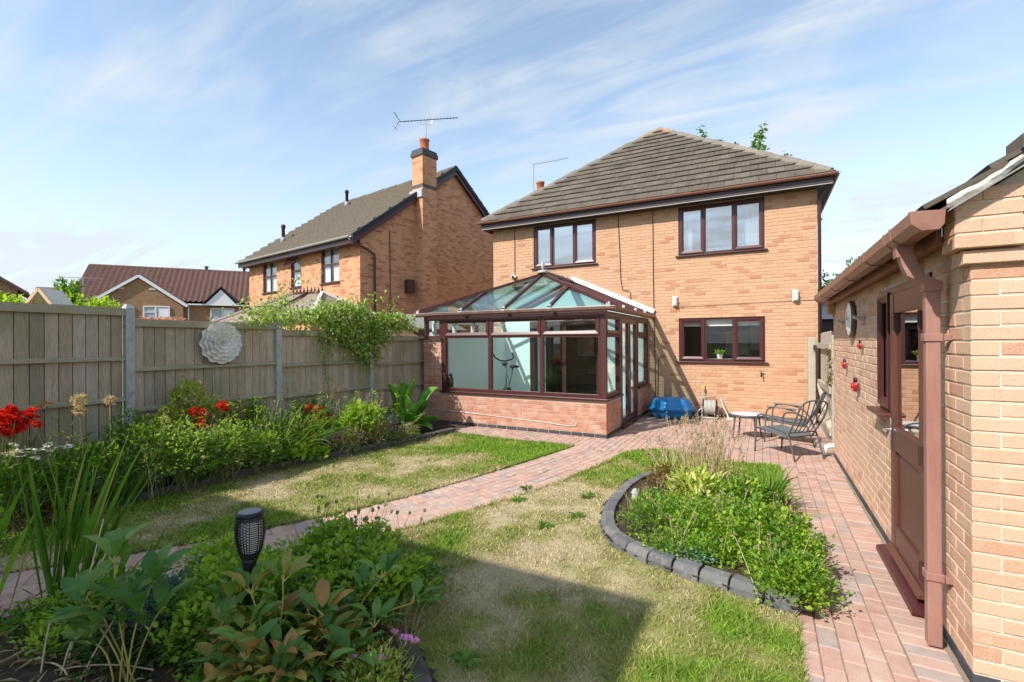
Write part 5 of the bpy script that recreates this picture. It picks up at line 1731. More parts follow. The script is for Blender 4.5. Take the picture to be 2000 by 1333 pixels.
V, F_ = leaf_arrays(P, np.stack([rng.normal(-.5, .5, 90), rng.normal(0, .5, 90), rng.normal(-1, .4, 90)], 1), .07, .018, rng, six=False)
obj('stems', np_mesh('stems', V, F_, 'l_rust'), None, dh)

# ------------------------------------------------------------------ patio furniture
def bend(pts, per=5):
    c = catmull3(pts, per)
    return [tuple(p) for p in c]
def catmull3(P, per):
    P = [np.array(p, float) for p in P]
    P = [2 * P[0] - P[1]] + P + [2 * P[-1] - P[-2]]
    out = []
    for i in range(1, len(P) - 2):
        a, b, c, d = P[i - 1:i + 3]
        for t in np.linspace(0, 1, per, endpoint=False):
            out.append(.5 * (2 * b + (c - a) * t + (2 * a - 5 * b + 4 * c - d) * t * t + (3 * b - a - 3 * c + d) * t ** 3))
    out.append(P[-2])
    return out
def make_chair(x, y, rz, label, flat_arms):
    t = thing('garden_chair', label, 'chair', (x, y, 0), 'grey metal garden chairs')
    mw = Matrix.Translation((x, y, 0)) @ Matrix.Rotation(rz, 4, 'Z')
    r = .0125
    for s in (-1, 1):
        a = .265 * s
        leg = MB().tube(bend([(a, .37, 0), (a, .355, .30), (a, .34, .50), (a, .29, .575), (a, .18, .595), (a, .02, .58), (a, -.12, .52), (a, -.24, .36), (a * 1.02, -.36, .0)], 4), r, 8)
        obj('arm_and_legs', leg, 'grey_frame', t, mw, smooth=True)
        if flat_arms:
            obj('arm_rest', MB().prism([(a - .03, .33, .592), (a + .03, .33, .592), (a + .03, -.1, .575), (a - .03, -.1, .575)], (0, 0, .022)), 'grey_frame', t, mw, bevel=.006)
    obj('seat_frame', MB().tube([(-.25, .34, .37), (.25, .34, .37), (.25, -.20, .315), (-.25, -.20, .315), (-.25, .34, .37)], r, 8), 'grey_frame', t, mw, smooth=True)
    vs, fs = [], []
    for i in range(9):
        q = i / 8
        for j in range(7):
            w = j / 6
            vs.append((-.245 + .49 * w, .335 - .53 * q, .372 - .055 * q - .03 * math.sin(q * math.pi) * math.sin(w * math.pi)))
    for i in range(8):
        for j in range(6):
            a = i * 7 + j
            fs.append((a, a + 1, a + 8, a + 7))
    obj('seat', MB().add(vs, fs), 'grey_fabric', t, mw, smooth=True)
    B0, B1 = np.array([0, -.20, .32]), np.array([0, -.46, .86])
    bp = lambda u, v: tuple(B0 + (B1 - B0) * v + np.array([u, 0, 0]) + np.array([0, -.03, 0]) * math.sin(v * math.pi))
    obj('back_frame', MB().tube(bend([bp(-.235, 0), bp(-.255, .5), bp(-.25, .84), bp(-.17, .98), bp(0, 1.02), bp(.17, .98), bp(.25, .84), bp(.255, .5), bp(.235, 0)], 4), r, 8), 'grey_frame', t, mw, smooth=True)
    obj('back_rail', MB().tube([bp(-.24, .12), bp(.24, .12)], .010, 8), 'grey_frame', t, mw, smooth=True)
    for u0, u1 in ((-.15, -.20), (-.075, -.10), (0, 0), (.075, .10), (.15, .20)):
        obj('back_rod', MB().tube(bend([bp(u0, .12), bp(u0 * .9 + u1 * .1, .5), bp(u1, .99 if abs(u1) < .15 else .93)], 4), .007, 6), 'grey_frame', t, mw, smooth=True)
    return t
make_chair(.32, 8.26, R(45), 'grey metal garden chair nearest the island bed, mesh seat', False)
make_chair(.42, 9.35, R(78), 'grey garden chair with flat arms nearest the gate', True)
tb = thing('side_table', 'small round glass-topped table beside the grey chairs', 'table', (-.27, 9.40, 0))
obj('top', MB().lathe([(.001, .412), (.265, .412), (.27, .418), (.265, .424), (.001, .424)], 36, (-.27, 9.40, 0)), 'clock_face', tb)
obj('rim', MB().lathe([(.262, .385), (.274, .385), (.280, .405), (.278, .424), (.268, .426), (.266, .410)], 36, (-.27, 9.40, 0)), 'grey_frame', tb, smooth=True)
for k in range(4):
    a = R(32 + 90 * k)
    c_, s_ = math.cos(a), math.sin(a)
    obj('leg', MB().tube(bend([(-.27 + .22 * c_, 9.40 + .22 * s_, .40), (-.27 + .235 * c_, 9.40 + .235 * s_, .25), (-.27 + .27 * c_, 9.40 + .27 * s_, 0)], 4), .013, 8), 'grey_frame', tb, smooth=True)
# blue sand pit
pit = thing('sand_pit', 'blue plastic shell sand pit with its lid against the house', 'sand pit', (-1.86, 11.18, 0))
sc_ = lambda t, i: (1 + .03 * abs(math.cos(4 * t + .3)) - .0) * (1 if i not in (0,) else 1)
def ell(mb):
    mb.v = [(-1.86 + (x_ + 1.86), 11.18 + (y_ - 11.18) * .9, z_) for x_, y_, z_ in mb.v]
    return mb
obj('tray', ell(MB().lathe([(.34, .0), (.40, .03), (.435, .11), (.445, .18), (.515, .19), (.525, .205), (.46, .21)], 64, (-1.86, 11.18, 0), sc_)), 'blue_plastic', pit, smooth=True)
obj('lid', ell(MB().lathe([(.52, .212), (.525, .225), (.455, .238), (.45, .30), (.43, .36), (.395, .405), (.33, .432), (.2, .446), (.01, .45)], 64, (-1.86, 11.18, 0), lambda t, i: 1 + ((.034 - .003 * i) * abs(math.cos(4 * t + .3)) if i < 8 else .0))), 'blue_plastic', pit, smooth=True)
# hose reel
hr = thing('hose_reel', 'hose reel with coiled grey hose standing against the house', 'hose reel', (-1.08, 11.38, 0))
hx, hy = -1.06, 11.40
fr_ = MB()
for q in (-.16, .16):
    fr_.tube([(hx + q, hy - .16, .02), (hx + q, hy - .12, .03), (hx + q, hy, .26), (hx + q, hy + .12, .03), (hx + q, hy + .16, .02)], .016, 8)
fr_.tube([(hx - .17, hy - .15, .025), (hx + .17, hy - .15, .025)], .02, 8).tube([(hx - .16, hy, .26), (hx - .17, hy + .02, .46), (hx + .05, hy + .02, .47)], .014, 8)
obj('stand', fr_, 'grey_plastic', hr, smooth=True)
for i in range(9):
    x = hx - .11 + i * .027
    for rr in ((.15,) if i % 2 else (.15, .125)):
        obj('hose_coil', MB().tube([(x + .006 * math.sin(3 * t), hy + rr * math.cos(t), .24 + rr * math.sin(t)) for t in np.linspace(0, 6.2832, 25)], .0125, 6), 'hose', hr, smooth=True)
for q in (-.135, .135):
    obj('drum_disc', MB().lathe([(.02, -.006), (.185, -.006), (.19, 0), (.185, .006), (.02, .006)], 24), 'black_plastic', hr, Matrix.Translation((hx + q, hy, .24)) @ Matrix.Rotation(math.pi / 2, 4, 'Y'))
obj('hose_tail', MB().tube(bend([(hx - .1, hy - .15, .24), (hx - .2, hy - .17, .2), (hx - .27, hy - .14, .1), (hx - .22, hy - .12, .04), (hx - .12, hy - .14, .03)], 5), .0125, 6), 'hose', hr, smooth=True)
lw = thing('hose_lance', 'upright spray lance with a yellow collar beside the hose reel', 'spray lance', (-1.24, 11.55, 0))
obj('tube', MB().tube([(-1.24, 11.50, .0), (-1.235, 11.56, .4), (-1.23, 11.60, .70)], .011, 8), 'grey_plastic', lw)
obj('collar', MB().lathe([(.02, 0), (.026, .02), (.026, .06), (.018, .08)], 10, (-1.23, 11.60, .62)), 'yellow_plastic', lw)
obj('nozzle', MB().tube([(-1.23, 11.60, .70), (-1.235, 11.59, .76), (-1.25, 11.57, .79)], .012, 8), 'grey_plastic', lw)
tl = thing('long_handled_tool', 'short pale tool leaning on the house wall by the hose reel', 'tool', (-.72, 11.45, 0))
obj('handle', MB().tube([(-.86, 11.60, .40), (-.78, 11.50, .22), (-.68, 11.36, .03)], .016, 8), 'palewood' if 'palewood' in M else 'cream_plastic', tl)
obj('grip', MB().tube([(-.86, 11.60, .40), (-.875, 11.61, .44), (-.90, 11.60, .45), (-.925, 11.60, .43)], .014, 8), 'grey_plastic', tl)
obj('blade', MB().box(-.74, -.60, 11.30, 11.36, .0, .045), 'cream_plastic', tl, bevel=.006)
# pot plant on the kitchen ledge
mb = MB().fbox(FH, 5.06, 6.81, -.33, -.118, 1.285, 1.305)
obj('window_board', mb, 'white_plastic', house)
pp = thing('pot_plant', 'small fern in a white pot inside the kitchen window', 'pot plant', (-.90, 11.93, 1.305))
obj('pot', MB().lathe([(.05, 0), (.065, .11), (.06, .11), (.05, .1)], 16, (-.90, 11.93, 1.305)), 'white_plastic', pp, smooth=True)
rng = np.random.default_rng(31)
P = np.array([[-.90, 11.93, 1.41]]) + rng.normal(0, .02, (70, 3))
D = np.stack([rng.normal(0, 1, 70), rng.normal(0, 1, 70), rng.uniform(.2, 1.2, 70)], 1)
V, F_ = leaf_arrays(P, D, rng.uniform(.08, .16, 70), .035, rng, six=True)
obj('foliage', np_mesh('foliage', V, F_, 'l_bright'), None, pp)
obj('ornament', MB().lathe([(.02, 0), (.03, .03), (.02, .06), (.012, .09), (.02, .10), (.001, .12)], 10, (-.93, 11.93, 3.79)), 'f_palepink', tag(thing('window_figurine', 'tiny pale figure on the sill inside the curtained upstairs window', 'figurine', (-.93, 11.93, 3.79)), 'tiny pale figure on the sill inside the curtained upstairs window', 'figurine'))
obj('window_board', MB().fbox(FH, 5.06, 6.81, -.33, -.118, 3.77, 3.79), 'white_plastic', house)

# ------------------------------------------------------------------ neighbouring house
nb_ = R(9.7)
NU = Vector((-math.cos(nb_), math.sin(nb_), 0))
NV = Vector((math.sin(nb_), math.cos(nb_), 0))
NC = Vector((-11.0, 10.74, 0))
neigh = thing('neighbour_house', 'brick house with a tall chimney on its gable beyond the fence', 'house', NC)
FN = Frame(NC + NU * 7.55, -NU, -NV)
FGN = Frame(NC, NV, -NU)
NO = [(7.55 - 6.36, 7.55 - 5.28, 3.66, 4.90), (7.55 - 4.21, 7.55 - 3.54, 3.72, 4.90), (7.55 - 2.20, 7.55 - 1.14, 3.70, 4.92)]
wall_core(FN, neigh, 7.55, -.05, 4.96, NO, 'brick_neigh', 0, .12)
DEP = 8.16
ny = lambda v, b, z: FGN.p(v, b, z)
obj('gable_wall', MB().prism([ny(.121, 0, -.05), ny(DEP, 0, -.05), ny(DEP, 0, 4.98), ny(DEP / 2, 0, 8.10), ny(.121, 0, 5.08)], NU * .12), 'brick_neigh', neigh)
obj('outer_wall', MB().prism([FGN.p(.121, -7.43, -.05), FGN.p(DEP, -7.43, -.05), FGN.p(DEP, -7.43, 4.98), FGN.p(DEP / 2, -7.43, 8.1), FGN.p(.121, -7.43, 5.08)], NU * .12).fbox(FGN, DEP - .12, DEP, -7.40, -.13, -.05, 4.98), 'brick_neigh', neigh)
def grid_window(F, parent, a0, a1, z0, z1, lights, mat, trans=.5, sill=True):
    w = window(F, parent, a0, a1, z0, z1, lights, mat=mat, glass='glass', back=.05, fw=.045, sill=sill)
    b = MB()
    zm = z0 + (z1 - z0) * trans
    b.fbox(F, a0 + .06, a1 - .06, -.105, -.036, zm - .03, zm + .03)
    obj('transom', b, mat, w)
    m2 = MB()
    m2.fbox(F, a0 + .05, a1 - .05, -.135, -.125, z0 + .05, z1 - .05)
    obj('net_curtain', m2, 'curtain', w)
    return w
for (a0, a1, z0, z1), lt in zip(NO, ((.5,), (), (.5,))):
    grid_window(FN, neigh, a0, a1, z0, z1, lt, 'upvc_dark')
ow = MB()
oa0, oa1 = NO[1][0] + .02, NO[1][1] - .02
q0, q1 = 4.86, 4.36
def tilt(a, z, o):
    t = (q0 - z) / (q0 - q1)
    return FN.p(a, .0 + .32 * t + o, z + .06 * t)
sash = MB()
for (a_, b_, c_, d_) in ((oa0, oa1, q0, q0 - .06), (oa0, oa1, q1 + .06, q1), (oa0, oa0 + .06, q0 - .06, q1 + .06), (oa1 - .06, oa1, q0 - .06, q1 + .06)):
    P = [tilt(a_, c_, 0), tilt(b_, c_, 0), tilt(b_, d_, 0), tilt(a_, d_, 0), tilt(a_, c_, .04), tilt(b_, c_, .04), tilt(b_, d_, .04), tilt(a_, d_, .04)]
    sash.add(P, [(0, 1, 2, 3), (4, 5, 6, 7), (0, 1, 5, 4), (1, 2, 6, 5), (2, 3, 7, 6), (3, 0, 4, 7)])
osash = obj('open_fanlight', sash, 'upvc_dark', neigh)
obj('pane', MB().add([tilt(oa0 + .05, q0 - .05, .02), tilt(oa1 - .05, q0 - .05, .02), tilt(oa1 - .05, q1 + .05, .02), tilt(oa0 + .05, q1 + .05, .02)], [(0, 1, 2, 3)]), 'glass_up', osash)
# roof in lapped courses
EV, EZn, RVn, RZn = -.38, 4.93, DEP / 2, 8.26
npt = lambda u, v, z: NC + NU * u + NV * v + Vector((0, 0, z))
rn = 15
slab_n = MB()
for i in range(rn):
    for sgn in (0, 1):
        t0, t1 = i / rn, (i + 1) / rn + .012
        v0, v1 = EV + (RVn - EV) * t0, EV + (RVn - EV) * min(t1, 1)
        z0, z1 = EZn + (RZn - EZn) * t0, EZn + (RZn - EZn) * min(t1, 1)
        if sgn:
            v0, v1 = DEP - v0, DEP - v1
        k = 24
        for j in range(k):
            u0, u1 = -.14 + 7.85 * j / k, -.14 + 7.85 * (j + 1) / k - .006
            off = 7.85 / k / 2 if i % 2 else 0
            u0, u1 = u0 + off, min(u1 + off, 7.71)
            if u1 - u0 < .02:
                continue
            zl = .085 + .016 * ((i * 7 + j * 5) % 4) / 3
            P = [npt(u0, v0, z0 + zl), npt(u1, v0, z0 + zl), npt(u1, v1, z1 + .004), npt(u0, v1, z1 + .004), npt(u0, v0, z0 + .01), npt(u1, v0, z0 + .01)]
            slab_n.add(P, [(0, 1, 2, 3), (0, 4, 5, 1)])
kind(obj('roof_tile_courses', slab_n, 'tile_old', neigh), 'stuff')
obj('roof', MB().add([npt(-.14, EV, EZn), npt(7.71, EV, EZn), npt(7.71, RVn, RZn), npt(-.14, RVn, RZn), npt(-.14, DEP - EV, EZn), npt(7.71, DEP - EV, EZn)], [(0, 1, 2, 3), (3, 2, 5, 4)]), 'tile_old', neigh)
RM = hip_mesh(.44, 'tile_old', 'ridge_tile')
run_caps(npt(7.6, RVn, RZn + .02), npt(.05, RVn, RZn + .02), RM, neigh, .43, name='ridge_tile')
for sgn in (0, 1):
    for i in range(rn):
        t0, t1 = i / rn, (i + 1) / rn
        v0, v1 = EV + (RVn - EV) * t0, EV + (RVn - EV) * t1
        z0, z1 = EZn + (RZn - EZn) * t0, EZn + (RZn - EZn) * t1
        if sgn:
            v0, v1 = DEP - v0, DEP - v1
        if not sgn and 2.15 < (v0 + v1) / 2 < 2.9:
            continue
        P = [npt(-.20, v0, z0 - .09), npt(-.20, v0, z0 + .085), npt(-.20, v1, z1 + .065), npt(-.20, v1, z1 - .09)]
        obj('verge_cap', MB().prism(P, NU * .10), 'black_verge', neigh)
        P = [npt(-.16, v0, z0 - .26), npt(-.16, v0, z0 - .02), npt(-.16, v1, z1 - .02), npt(-.16, v1, z1 - .26)]
        obj('bargeboard', MB().prism(P, NU * .03), 'upvc_dark', neigh)
obj('soffit', MB().prism([npt(-.14, EV + .03, EZn - .17), npt(-.14, 0, EZn - .17), npt(-.14, 0, EZn - .15), npt(-.14, EV + .03, EZn - .15)], NU * 7.8), 'upvc_dark', neigh)
obj('fascia', MB().prism([npt(-.14, EV + .02, EZn - .19), npt(-.14, EV + .05, EZn - .19), npt(-.14, EV + .05, EZn), npt(-.14, EV + .02, EZn)], NU * 7.85), 'fascia_dark', neigh)
p_ = npt(-.12, EV - .05, EZn + .02)
half_gutter(p_, p_ + NU * 7.85, -NV, .06, 'grey_plastic', neigh)
obj('downpipe', MB().tube([npt(-.05, EV - .04, EZn - .05), npt(-.10, EV + .02, EZn - .15), npt(-.12, .15, EZn - .30), npt(-.10, .45, EZn - .42), npt(-.09, .47, EZn - .55), npt(-.09, .47, .1)], .038, 8), 'upvc_dark', neigh, smooth=True)
# chimney
cs = MB()
CV0, CV1, CU1 = 2.19, 2.84, .11
cs.add([npt(-.42, CV0, -.05), npt(-.42, CV1, -.05), npt(CU1, CV1, -.05), npt(CU1, CV0, -.05), npt(-.42, CV0, 8.12), npt(-.42, CV1, 8.12), npt(CU1, CV1, 8.12), npt(CU1, CV0, 8.12)],
       [(0, 1, 5, 4), (1, 2, 6, 5), (2, 3, 7, 6), (3, 0, 4, 7), (4, 5, 6, 7)])
chim = obj('chimney', cs, 'brick_neigh', neigh)
def nbox(u0, u1, v0, v1, z0, z1):
    P = [npt(u, v, z) for z in (z0, z1) for u, v in ((u0, v0), (u1, v0), (u1, v1), (u0, v1))]
    return MB().add(P, [(0, 3, 2, 1), (4, 5, 6, 7), (0, 1, 5, 4), (1, 2, 6, 5), (2, 3, 7, 6), (3, 0, 4, 7)])
obj('chimney_capping', nbox(-.46, CU1 + .04, CV0 - .04, CV1 + .04, 8.12, 8.27), 'brick_blue', chim)
obj('chimney_capping', nbox(-.43, CU1 + .01, CV0 - .01, CV1 + .01, 8.272, 8.36), 'brick_blue', chim)
obj('dark_band', nbox(-.425, CU1 + .005, CV0 - .005, CV1 + .005, 7.02, 7.14), 'brick_blue', chim)
obj('flashing', nbox(-.43, .20, CV0 - .06, CV0 - .002, 6.68, 6.94), 'lead_grey', chim)
pc = npt(-.16, 2.52, 8.36)
obj('chimney_pot', MB().lathe([(.17, 0), (.155, .03), (.15, .36), (.17, .38), (.17, .43), (.13, .43), (.12, .1)], 18, pc), 'terracotta', chim, smooth=True)
ant = thing('chimney_aerial', 'long comb-like television aerial on the neighbour chimney', 'aerial', pc)
mp_ = npt(-.16, 2.60, 8.0)
obj('mast', MB().tube([mp_, mp_ + Vector((0, 0, 1.48))], .016, 6), 'metal', ant)
bd_ = Vector((.90, .43, 0)).normalized()
bc = mp_ + Vector((0, 0, 1.50))
obj('boom', MB().tube([bc - bd_ * .95 - Vector((0, 0, .03)), bc + bd_ * 1.12 + Vector((0, 0, .06))], .013, 6), 'black_plastic', ant)
obj('clamp', MB().tube([bc - bd_ * .22, bc - bd_ * .18 - Vector((0, 0, .13)), bc - Vector((0, 0, .15)), bc + bd_ * .18 - Vector((0, 0, .13)), bc + bd_ * .22], .013, 6), 'metal', ant)
for i in range(17):
    c_ = bc + bd_ * (-.75 + i * .115) + Vector((0, 0, -.02 + i * .005))
    obj('element', MB().tube([c_ - Vector((0, 0, .045)), c_ + Vector((0, 0, .055))], .006, 4), 'black_plastic', ant)
for q in (-1, 1):
    obj('reflector', MB().tube([bc - bd_ * .95, bc - bd_ * 1.12 + Vector((0, 0, q * .30))], .008, 4).tube([bc - bd_ * 1.0 + Vector((.05, -.2, q * .10)), bc - bd_ * 1.0 + Vector((-.05, .2, q * .10))], .006, 4).tube([bc - bd_ * 1.09 + Vector((.05, -.2, q * .24)), bc - bd_ * 1.09 + Vector((-.05, .2, q * .24))], .006, 4), 'black_plastic', ant)
obj('gas_flue_box', nbox(-.26, -.005, 1.72, 1.98, 3.38, 3.84), 'upvc_dark', neigh, bevel=.02)
obj('cable', MB().tube([npt(-.02, 1.12, 5.4), npt(-.02, 1.13, 4.2), npt(-.02, 1.12, 2.0)], .012, 5), 'cable', neigh)
for (u, v, h, m_) in ((6.25, .75, .62, 'upvc_dark'), (5.8, 3.35, .62, 'black_verge')):
    z = EZn + (RZn - EZn) * (v - EV) / (RVn - EV)
    c_ = npt(u, v, z - .05)
    fl_ = obj('flue', MB().lathe([(.07, 0), (.065, .05), (.065, h), (.085, h + .01), (.085, h + .12), (.05, h + .14)], 12, c_), m_, neigh, smooth=True)
    obj('collar', MB().lathe([(.12, 0), (.085, .22), (.075, .24)], 12, c_), 'lead_grey', fl_, smooth=True)

# neighbour's conservatory roof
nc = thing('neighbour_conservatory', 'bronze-roofed conservatory beyond the fence and birch branches', 'conservatory', (-11.2, 9.2, 0))
cA, cB = Vector((-11.75, 8.95, 3.10)), Vector((-10.75, 9.10, 3.10))
ce = [Vector((-13.3, 7.5, 2.25)), Vector((-9.3, 7.5, 2.25)), Vector((-9.3, 10.55, 2.25)), Vector((-13.3, 10.55, 2.25))]
obj('roof_sheet', MB().add([ce[0], ce[1], cB, cA], [(0, 1, 2, 3)]), 'poly', nc)
obj('roof_sheet', MB().add([ce[1], ce[2], cB], [(0, 1, 2)]), 'poly', nc)
obj('roof_sheet', MB().add([ce[3], ce[0], cA], [(0, 1, 2)]), 'poly_pale', nc)
obj('roof_sheet', MB().add([ce[2], ce[3], cA, cB], [(0, 1, 2, 3)]), 'poly', nc)
for p, q, m_ in ((ce[0], cA, 'grey_plastic'), (ce[1], cB, 'white_plastic'), (cA, cB, 'upvc_dark'), (ce[0] * .5 + ce[1] * .5, cA * .5 + cB * .5, 'upvc_dark'), (ce[3], cA, 'upvc_dark'), (ce[2], cB, 'white_plastic')):
    obj('glazing_bar', MB().beam(p + Vector((0, 0, .03)), q + Vector((0, 0, .03)), .07, .05), m_, nc)
for i in range(9):
    p = cA + (cB - cA) * (i / 8) + Vector((0, 0, .05))
    obj('cresting', MB().lathe([(.012, 0), (.03, .03), (.03, .05), (.012, .08), (.02, .10), (.002, .13 if i != 4 else .2)], 8, p), 'upvc_dark', nc)
wl_ = MB().box(-13.2, -9.4, 7.6, 10.5, 0, 2.24)
obj('wall', wl_, 'brick_neigh', nc)
# shed
sh = thing('garden_shed', 'small brown shed with felt roof between the fence and neighbour house', 'shed', (-7.85, 9.5, 0))
obj('wall', MB().prism([(-8.6, 8.75, 0), (-7.1, 8.75, 0), (-7.1, 8.75, 2.02), (-7.85, 8.75, 2.36), (-8.6, 8.75, 2.02)], (0, 1.7, 0)), 'shed_wood', sh)
for q in (-1, 1):
    obj('roof', MB().prism([(-7.85, 8.6, 2.43), (-7.85 + q * .87, 8.6, 2.045), (-7.85 + q * .87, 8.6, 2.02), (-7.85, 8.6, 2.40)], (0, 2.0, 0)), 'felt', sh)
    obj('bargeboard', MB().beam((-7.85, 8.59, 2.37), (-7.85 + q * .88, 8.59, 1.985), .02, .09), 'shed_wood', sh)

# bird table roof and plants beyond the fence
bt = thing('bird_table', 'pale timber bird table with a pitched roof peeping over the fence', 'bird table', (-10.6, 3.35, 0))
bxx, byy = -10.62, 3.36
Fb = Frame((bxx, byy, 0), (.88, .47, 0), (.47, -.88, 0))
for q in (-1, 1):
    P = [Fb.p(0, .12, 2.66), Fb.p(q * .21, .12, 2.40), Fb.p(q * .21, .12, 2.375), Fb.p(0, .12, 2.635)]
    obj('roof_board', MB().prism(P, Fb.n * -.40), 'cream_plastic', bt)
    obj('roof_trim', MB().beam(Fb.p(0, .13, 2.645), Fb.p(q * .22, .13, 2.375), .025, .05), 'timber_pale', bt)
obj('floor_board', MB().fbox(Fb, -.2, .2, -.3, .1, 2.2, 2.23), 'timber_pale', bt)
for a_ in (-.15, .15):
    for b_ in (-.24, .05):
        obj('upright', MB().fbox(Fb, a_ - .02, a_ + .02, b_ - .02, b_ + .02, 2.232, 2.46), 'timber_pale', bt)
obj('post', MB().fbox(Fb, -.05, .05, -.15, -.05, 0, 2.198), 'timber_pale', bt)

# ------------------------------------------------------------------ far terrace
far = thing('distant_house', 'distant red-roofed house with a white-trimmed gable beyond the fence', 'house', (-46, 23, 0))
fu = Vector((.608, .794, 0)).normalized()
fn = Vector((fu.y, -fu.x, 0))
FF2 = Frame(Vector((-50.2, 17.8, 0)), fu, fn)
obj('wall', MB().fbox(FF2, 0, 17.5, -7.0, 0, 0, 5.30), 'brick_far', far)
# pantile roof: rolls along the slope
def pantiles(F, a0, a1, b0, z0, b1, z1, rows, roll, mat):
    nu_ = int((a1 - a0) / roll * 4)
    vs, fs = [], []
    for r in range(rows):
        for e in (0, 1):
            t = (r + e) / rows
            for i in range(nu_ + 1):
                a = a0 + (a1 - a0) * i / nu_
                ph = 2 * math.pi * (i / 4)
                h = .15 * (1 - math.cos(ph)) / 2 + (.12 if e == 0 else 0)
                vs.append(F.p(a, b0 + (b1 - b0) * t, z0 + (z1 - z0) * t + h))
    n = nu_ + 1
    for r in range(rows):
        for e in (0, 1):
            o = (2 * r + e) * n
            if r == rows - 1 and e == 1:
                continue
            fs += [(o + i, o + i + 1, o + n + i + 1, o + n + i) for i in range(nu_)]
    return MB().add(vs, fs)
rf = obj('roof', pantiles(FF2, -.3, 17.6, .35, 5.30, -3.6, 8.75, 15, .42, 'tile_red'), 'tile_red', far)
obj('roof_back', MB().add([FF2.p(-.3, -3.6, 8.75), FF2.p(17.6, -3.6, 8.75), FF2.p(17.6, -7.3, 5.3), FF2.p(-.3, -7.3, 5.3)], [(0, 1, 2, 3)]), 'tile_red', far)
obj('ridge', MB().tube([FF2.p(-.3, -3.6, 8.78), FF2.p(17.6, -3.6, 8.78)], .13, 8), 'tile_red', far)
obj('verge', MB().beam(FF2.p(-.32, .35, 5.3), FF2.p(-.32, -3.6, 8.74), .06, .2), 'tile_red', far)
for a in (8.6, 11.8):
    obj('roof_vent', MB().lathe([(.12, 0), (.12, .3), (.22, .32), (.22, .38), (.05, .42)], 10, FF2.p(a, -3.6, 8.8)), 'black_verge', far)
# projecting gable
g0, g1, ga, gz = 1.1, 7.4, 4.05, 7.55
obj('gable_wall', MB().prism([FF2.p(g0, .45, 0), FF2.p(g1, .45, 0), FF2.p(g1, .45, 5.2), FF2.p(ga + .2, .45, gz - .15), FF2.p(g0, .45, 5.2)], -fn * .44), 'brick_far', far)
for e in (g0 - .35, g1 + .35):
    obj('bargeboard', MB().beam(FF2.p(e, .62, 5.02), FF2.p(ga + .2, .62, gz), .06, .26), 'white_plastic', far)
    P = [FF2.p(e, .66, 5.16), FF2.p(ga + .2, .66, gz + .14), FF2.p(ga + .2, -3.0, gz + .14), FF2.p(e, -.3, 5.16)]
    obj('gable_roof', MB().prism(P, (0, 0, .08)), 'tile_red', far)
for a in (3.0, 5.2):
    obj('airbrick', MB().fbox(FF2, a - .22, a + .22, .45, .48, 6.35, 6.5), 'cream_plastic', far)
# small white dormer gable
obj('dormer_gable', MB().prism([FF2.p(9.0, .5, 5.15), FF2.p(11.6, .5, 5.15), FF2.p(10.3, .5, 6.6)], -fn * .2), 'white_plastic', far)
for e in (8.85, 11.75):
    obj('dormer_roof', MB().prism([FF2.p(e, .6, 5.2), FF2.p(10.3, .6, 6.78), FF2.p(10.3, -1.3, 6.78), FF2.p(e, -.1, 5.2)], (0, 0, .12)), 'black_verge', far)
def white_window(a0, a1, z0, z1, b, lights, trans=None):
    w = obj('window', MB().fbox(FF2, a0, a1, b, b + .08, z0, z0 + .09).fbox(FF2, a0, a1, b, b + .08, z1 - .09, z1).fbox(FF2, a0, a0 + .09, b, b + .08, z0 + .09, z1 - .09).fbox(FF2, a1 - .09, a1, b, b + .08, z0 + .09, z1 - .09), 'white_plastic', far)
    for q in lights:
        a = a0 + (a1 - a0) * q
        obj('mullion', MB().fbox(FF2, a - .05, a + .05, b, b + .079, z0 + .09, z1 - .09), 'white_plastic', w)
    if trans:
        t0, t1 = a0 + (a1 - a0) * trans[0], a0 + (a1 - a0) * trans[1]
        zq = z0 + (z1 - z0) * .64
        obj('transom', MB().fbox(FF2, t0, t1, b, b + .077, zq - .04, zq + .04), 'white_plastic', w)
    obj('pane', MB().fbox(FF2, a0 + .05, a1 - .05, b + .01, b + .03, z0 + .05, z1 - .05), 'lead_grey', w)
    obj('net_curtain', MB().fbox(FF2, a0 + (a1 - a0) * .55, a1 - .12, b + .031, b + .036, z0 + .15, z1 - .15), 'curtain', w)
white_window(4.55, 6.45, 3.45, 4.98, .455, (.47,), (.05, .47))
white_window(1.7, 2.9, 4.1, 5.05, .455, ())
white_window(9.4, 11.3, 3.45, 4.92, .006, (.5,), (.5, .95))
obj('alarm_box', MB().fbox(FF2, 3.55, 3.95, .452, .56, 4.35, 4.85), 'cream_plastic', far)
for a in (7.75, 12.8):
    obj('downpipe', MB().tube([FF2.p(a, .12, 5.2), FF2.p(a, .12, 0)], .06, 6), 'white_plastic', far)
obj('gutter', MB().beam(FF2.p(7.5, .45, 5.2), FF2.p(17.5, .45, 5.2), .14, .12), 'white_plastic', far)
obj('gutter', MB().beam(FF2.p(-.3, .45, 5.2), FF2.p(1.1, .45, 5.2), .14, .12), 'white_plastic', far)
lg = thing('far_left_house', 'corner of a brick gable with dark red verge at the left edge', 'house', (-44, 11, 0))
Fl = Frame(Vector((-43.0, 6.6, 0)), (.33, .944, 0), (.944, -.33, 0))
obj('gable_wall', MB().prism([Fl.p(-1.5, 0, 0), Fl.p(5.4, 0, 0), Fl.p(5.4, 0, 5.2), Fl.p(2.2, 0, 7.6), Fl.p(-1.5, 0, 5.2)], (-3, 1, 0)), 'brick_far', lg)
for e in (-1.9, 5.9):
    obj('roof', MB().prism([Fl.p(2.2, .3, 7.75), Fl.p(e, .3, 5.0), Fl.p(e, .3, 4.8), Fl.p(2.2, .3, 7.5)], (-6, 2, 0)), 'tile_red', lg)
ro = thing('low_far_roof', 'low dark red roof between the shrubs and the distant house', 'roof', (-60, 22, 0))
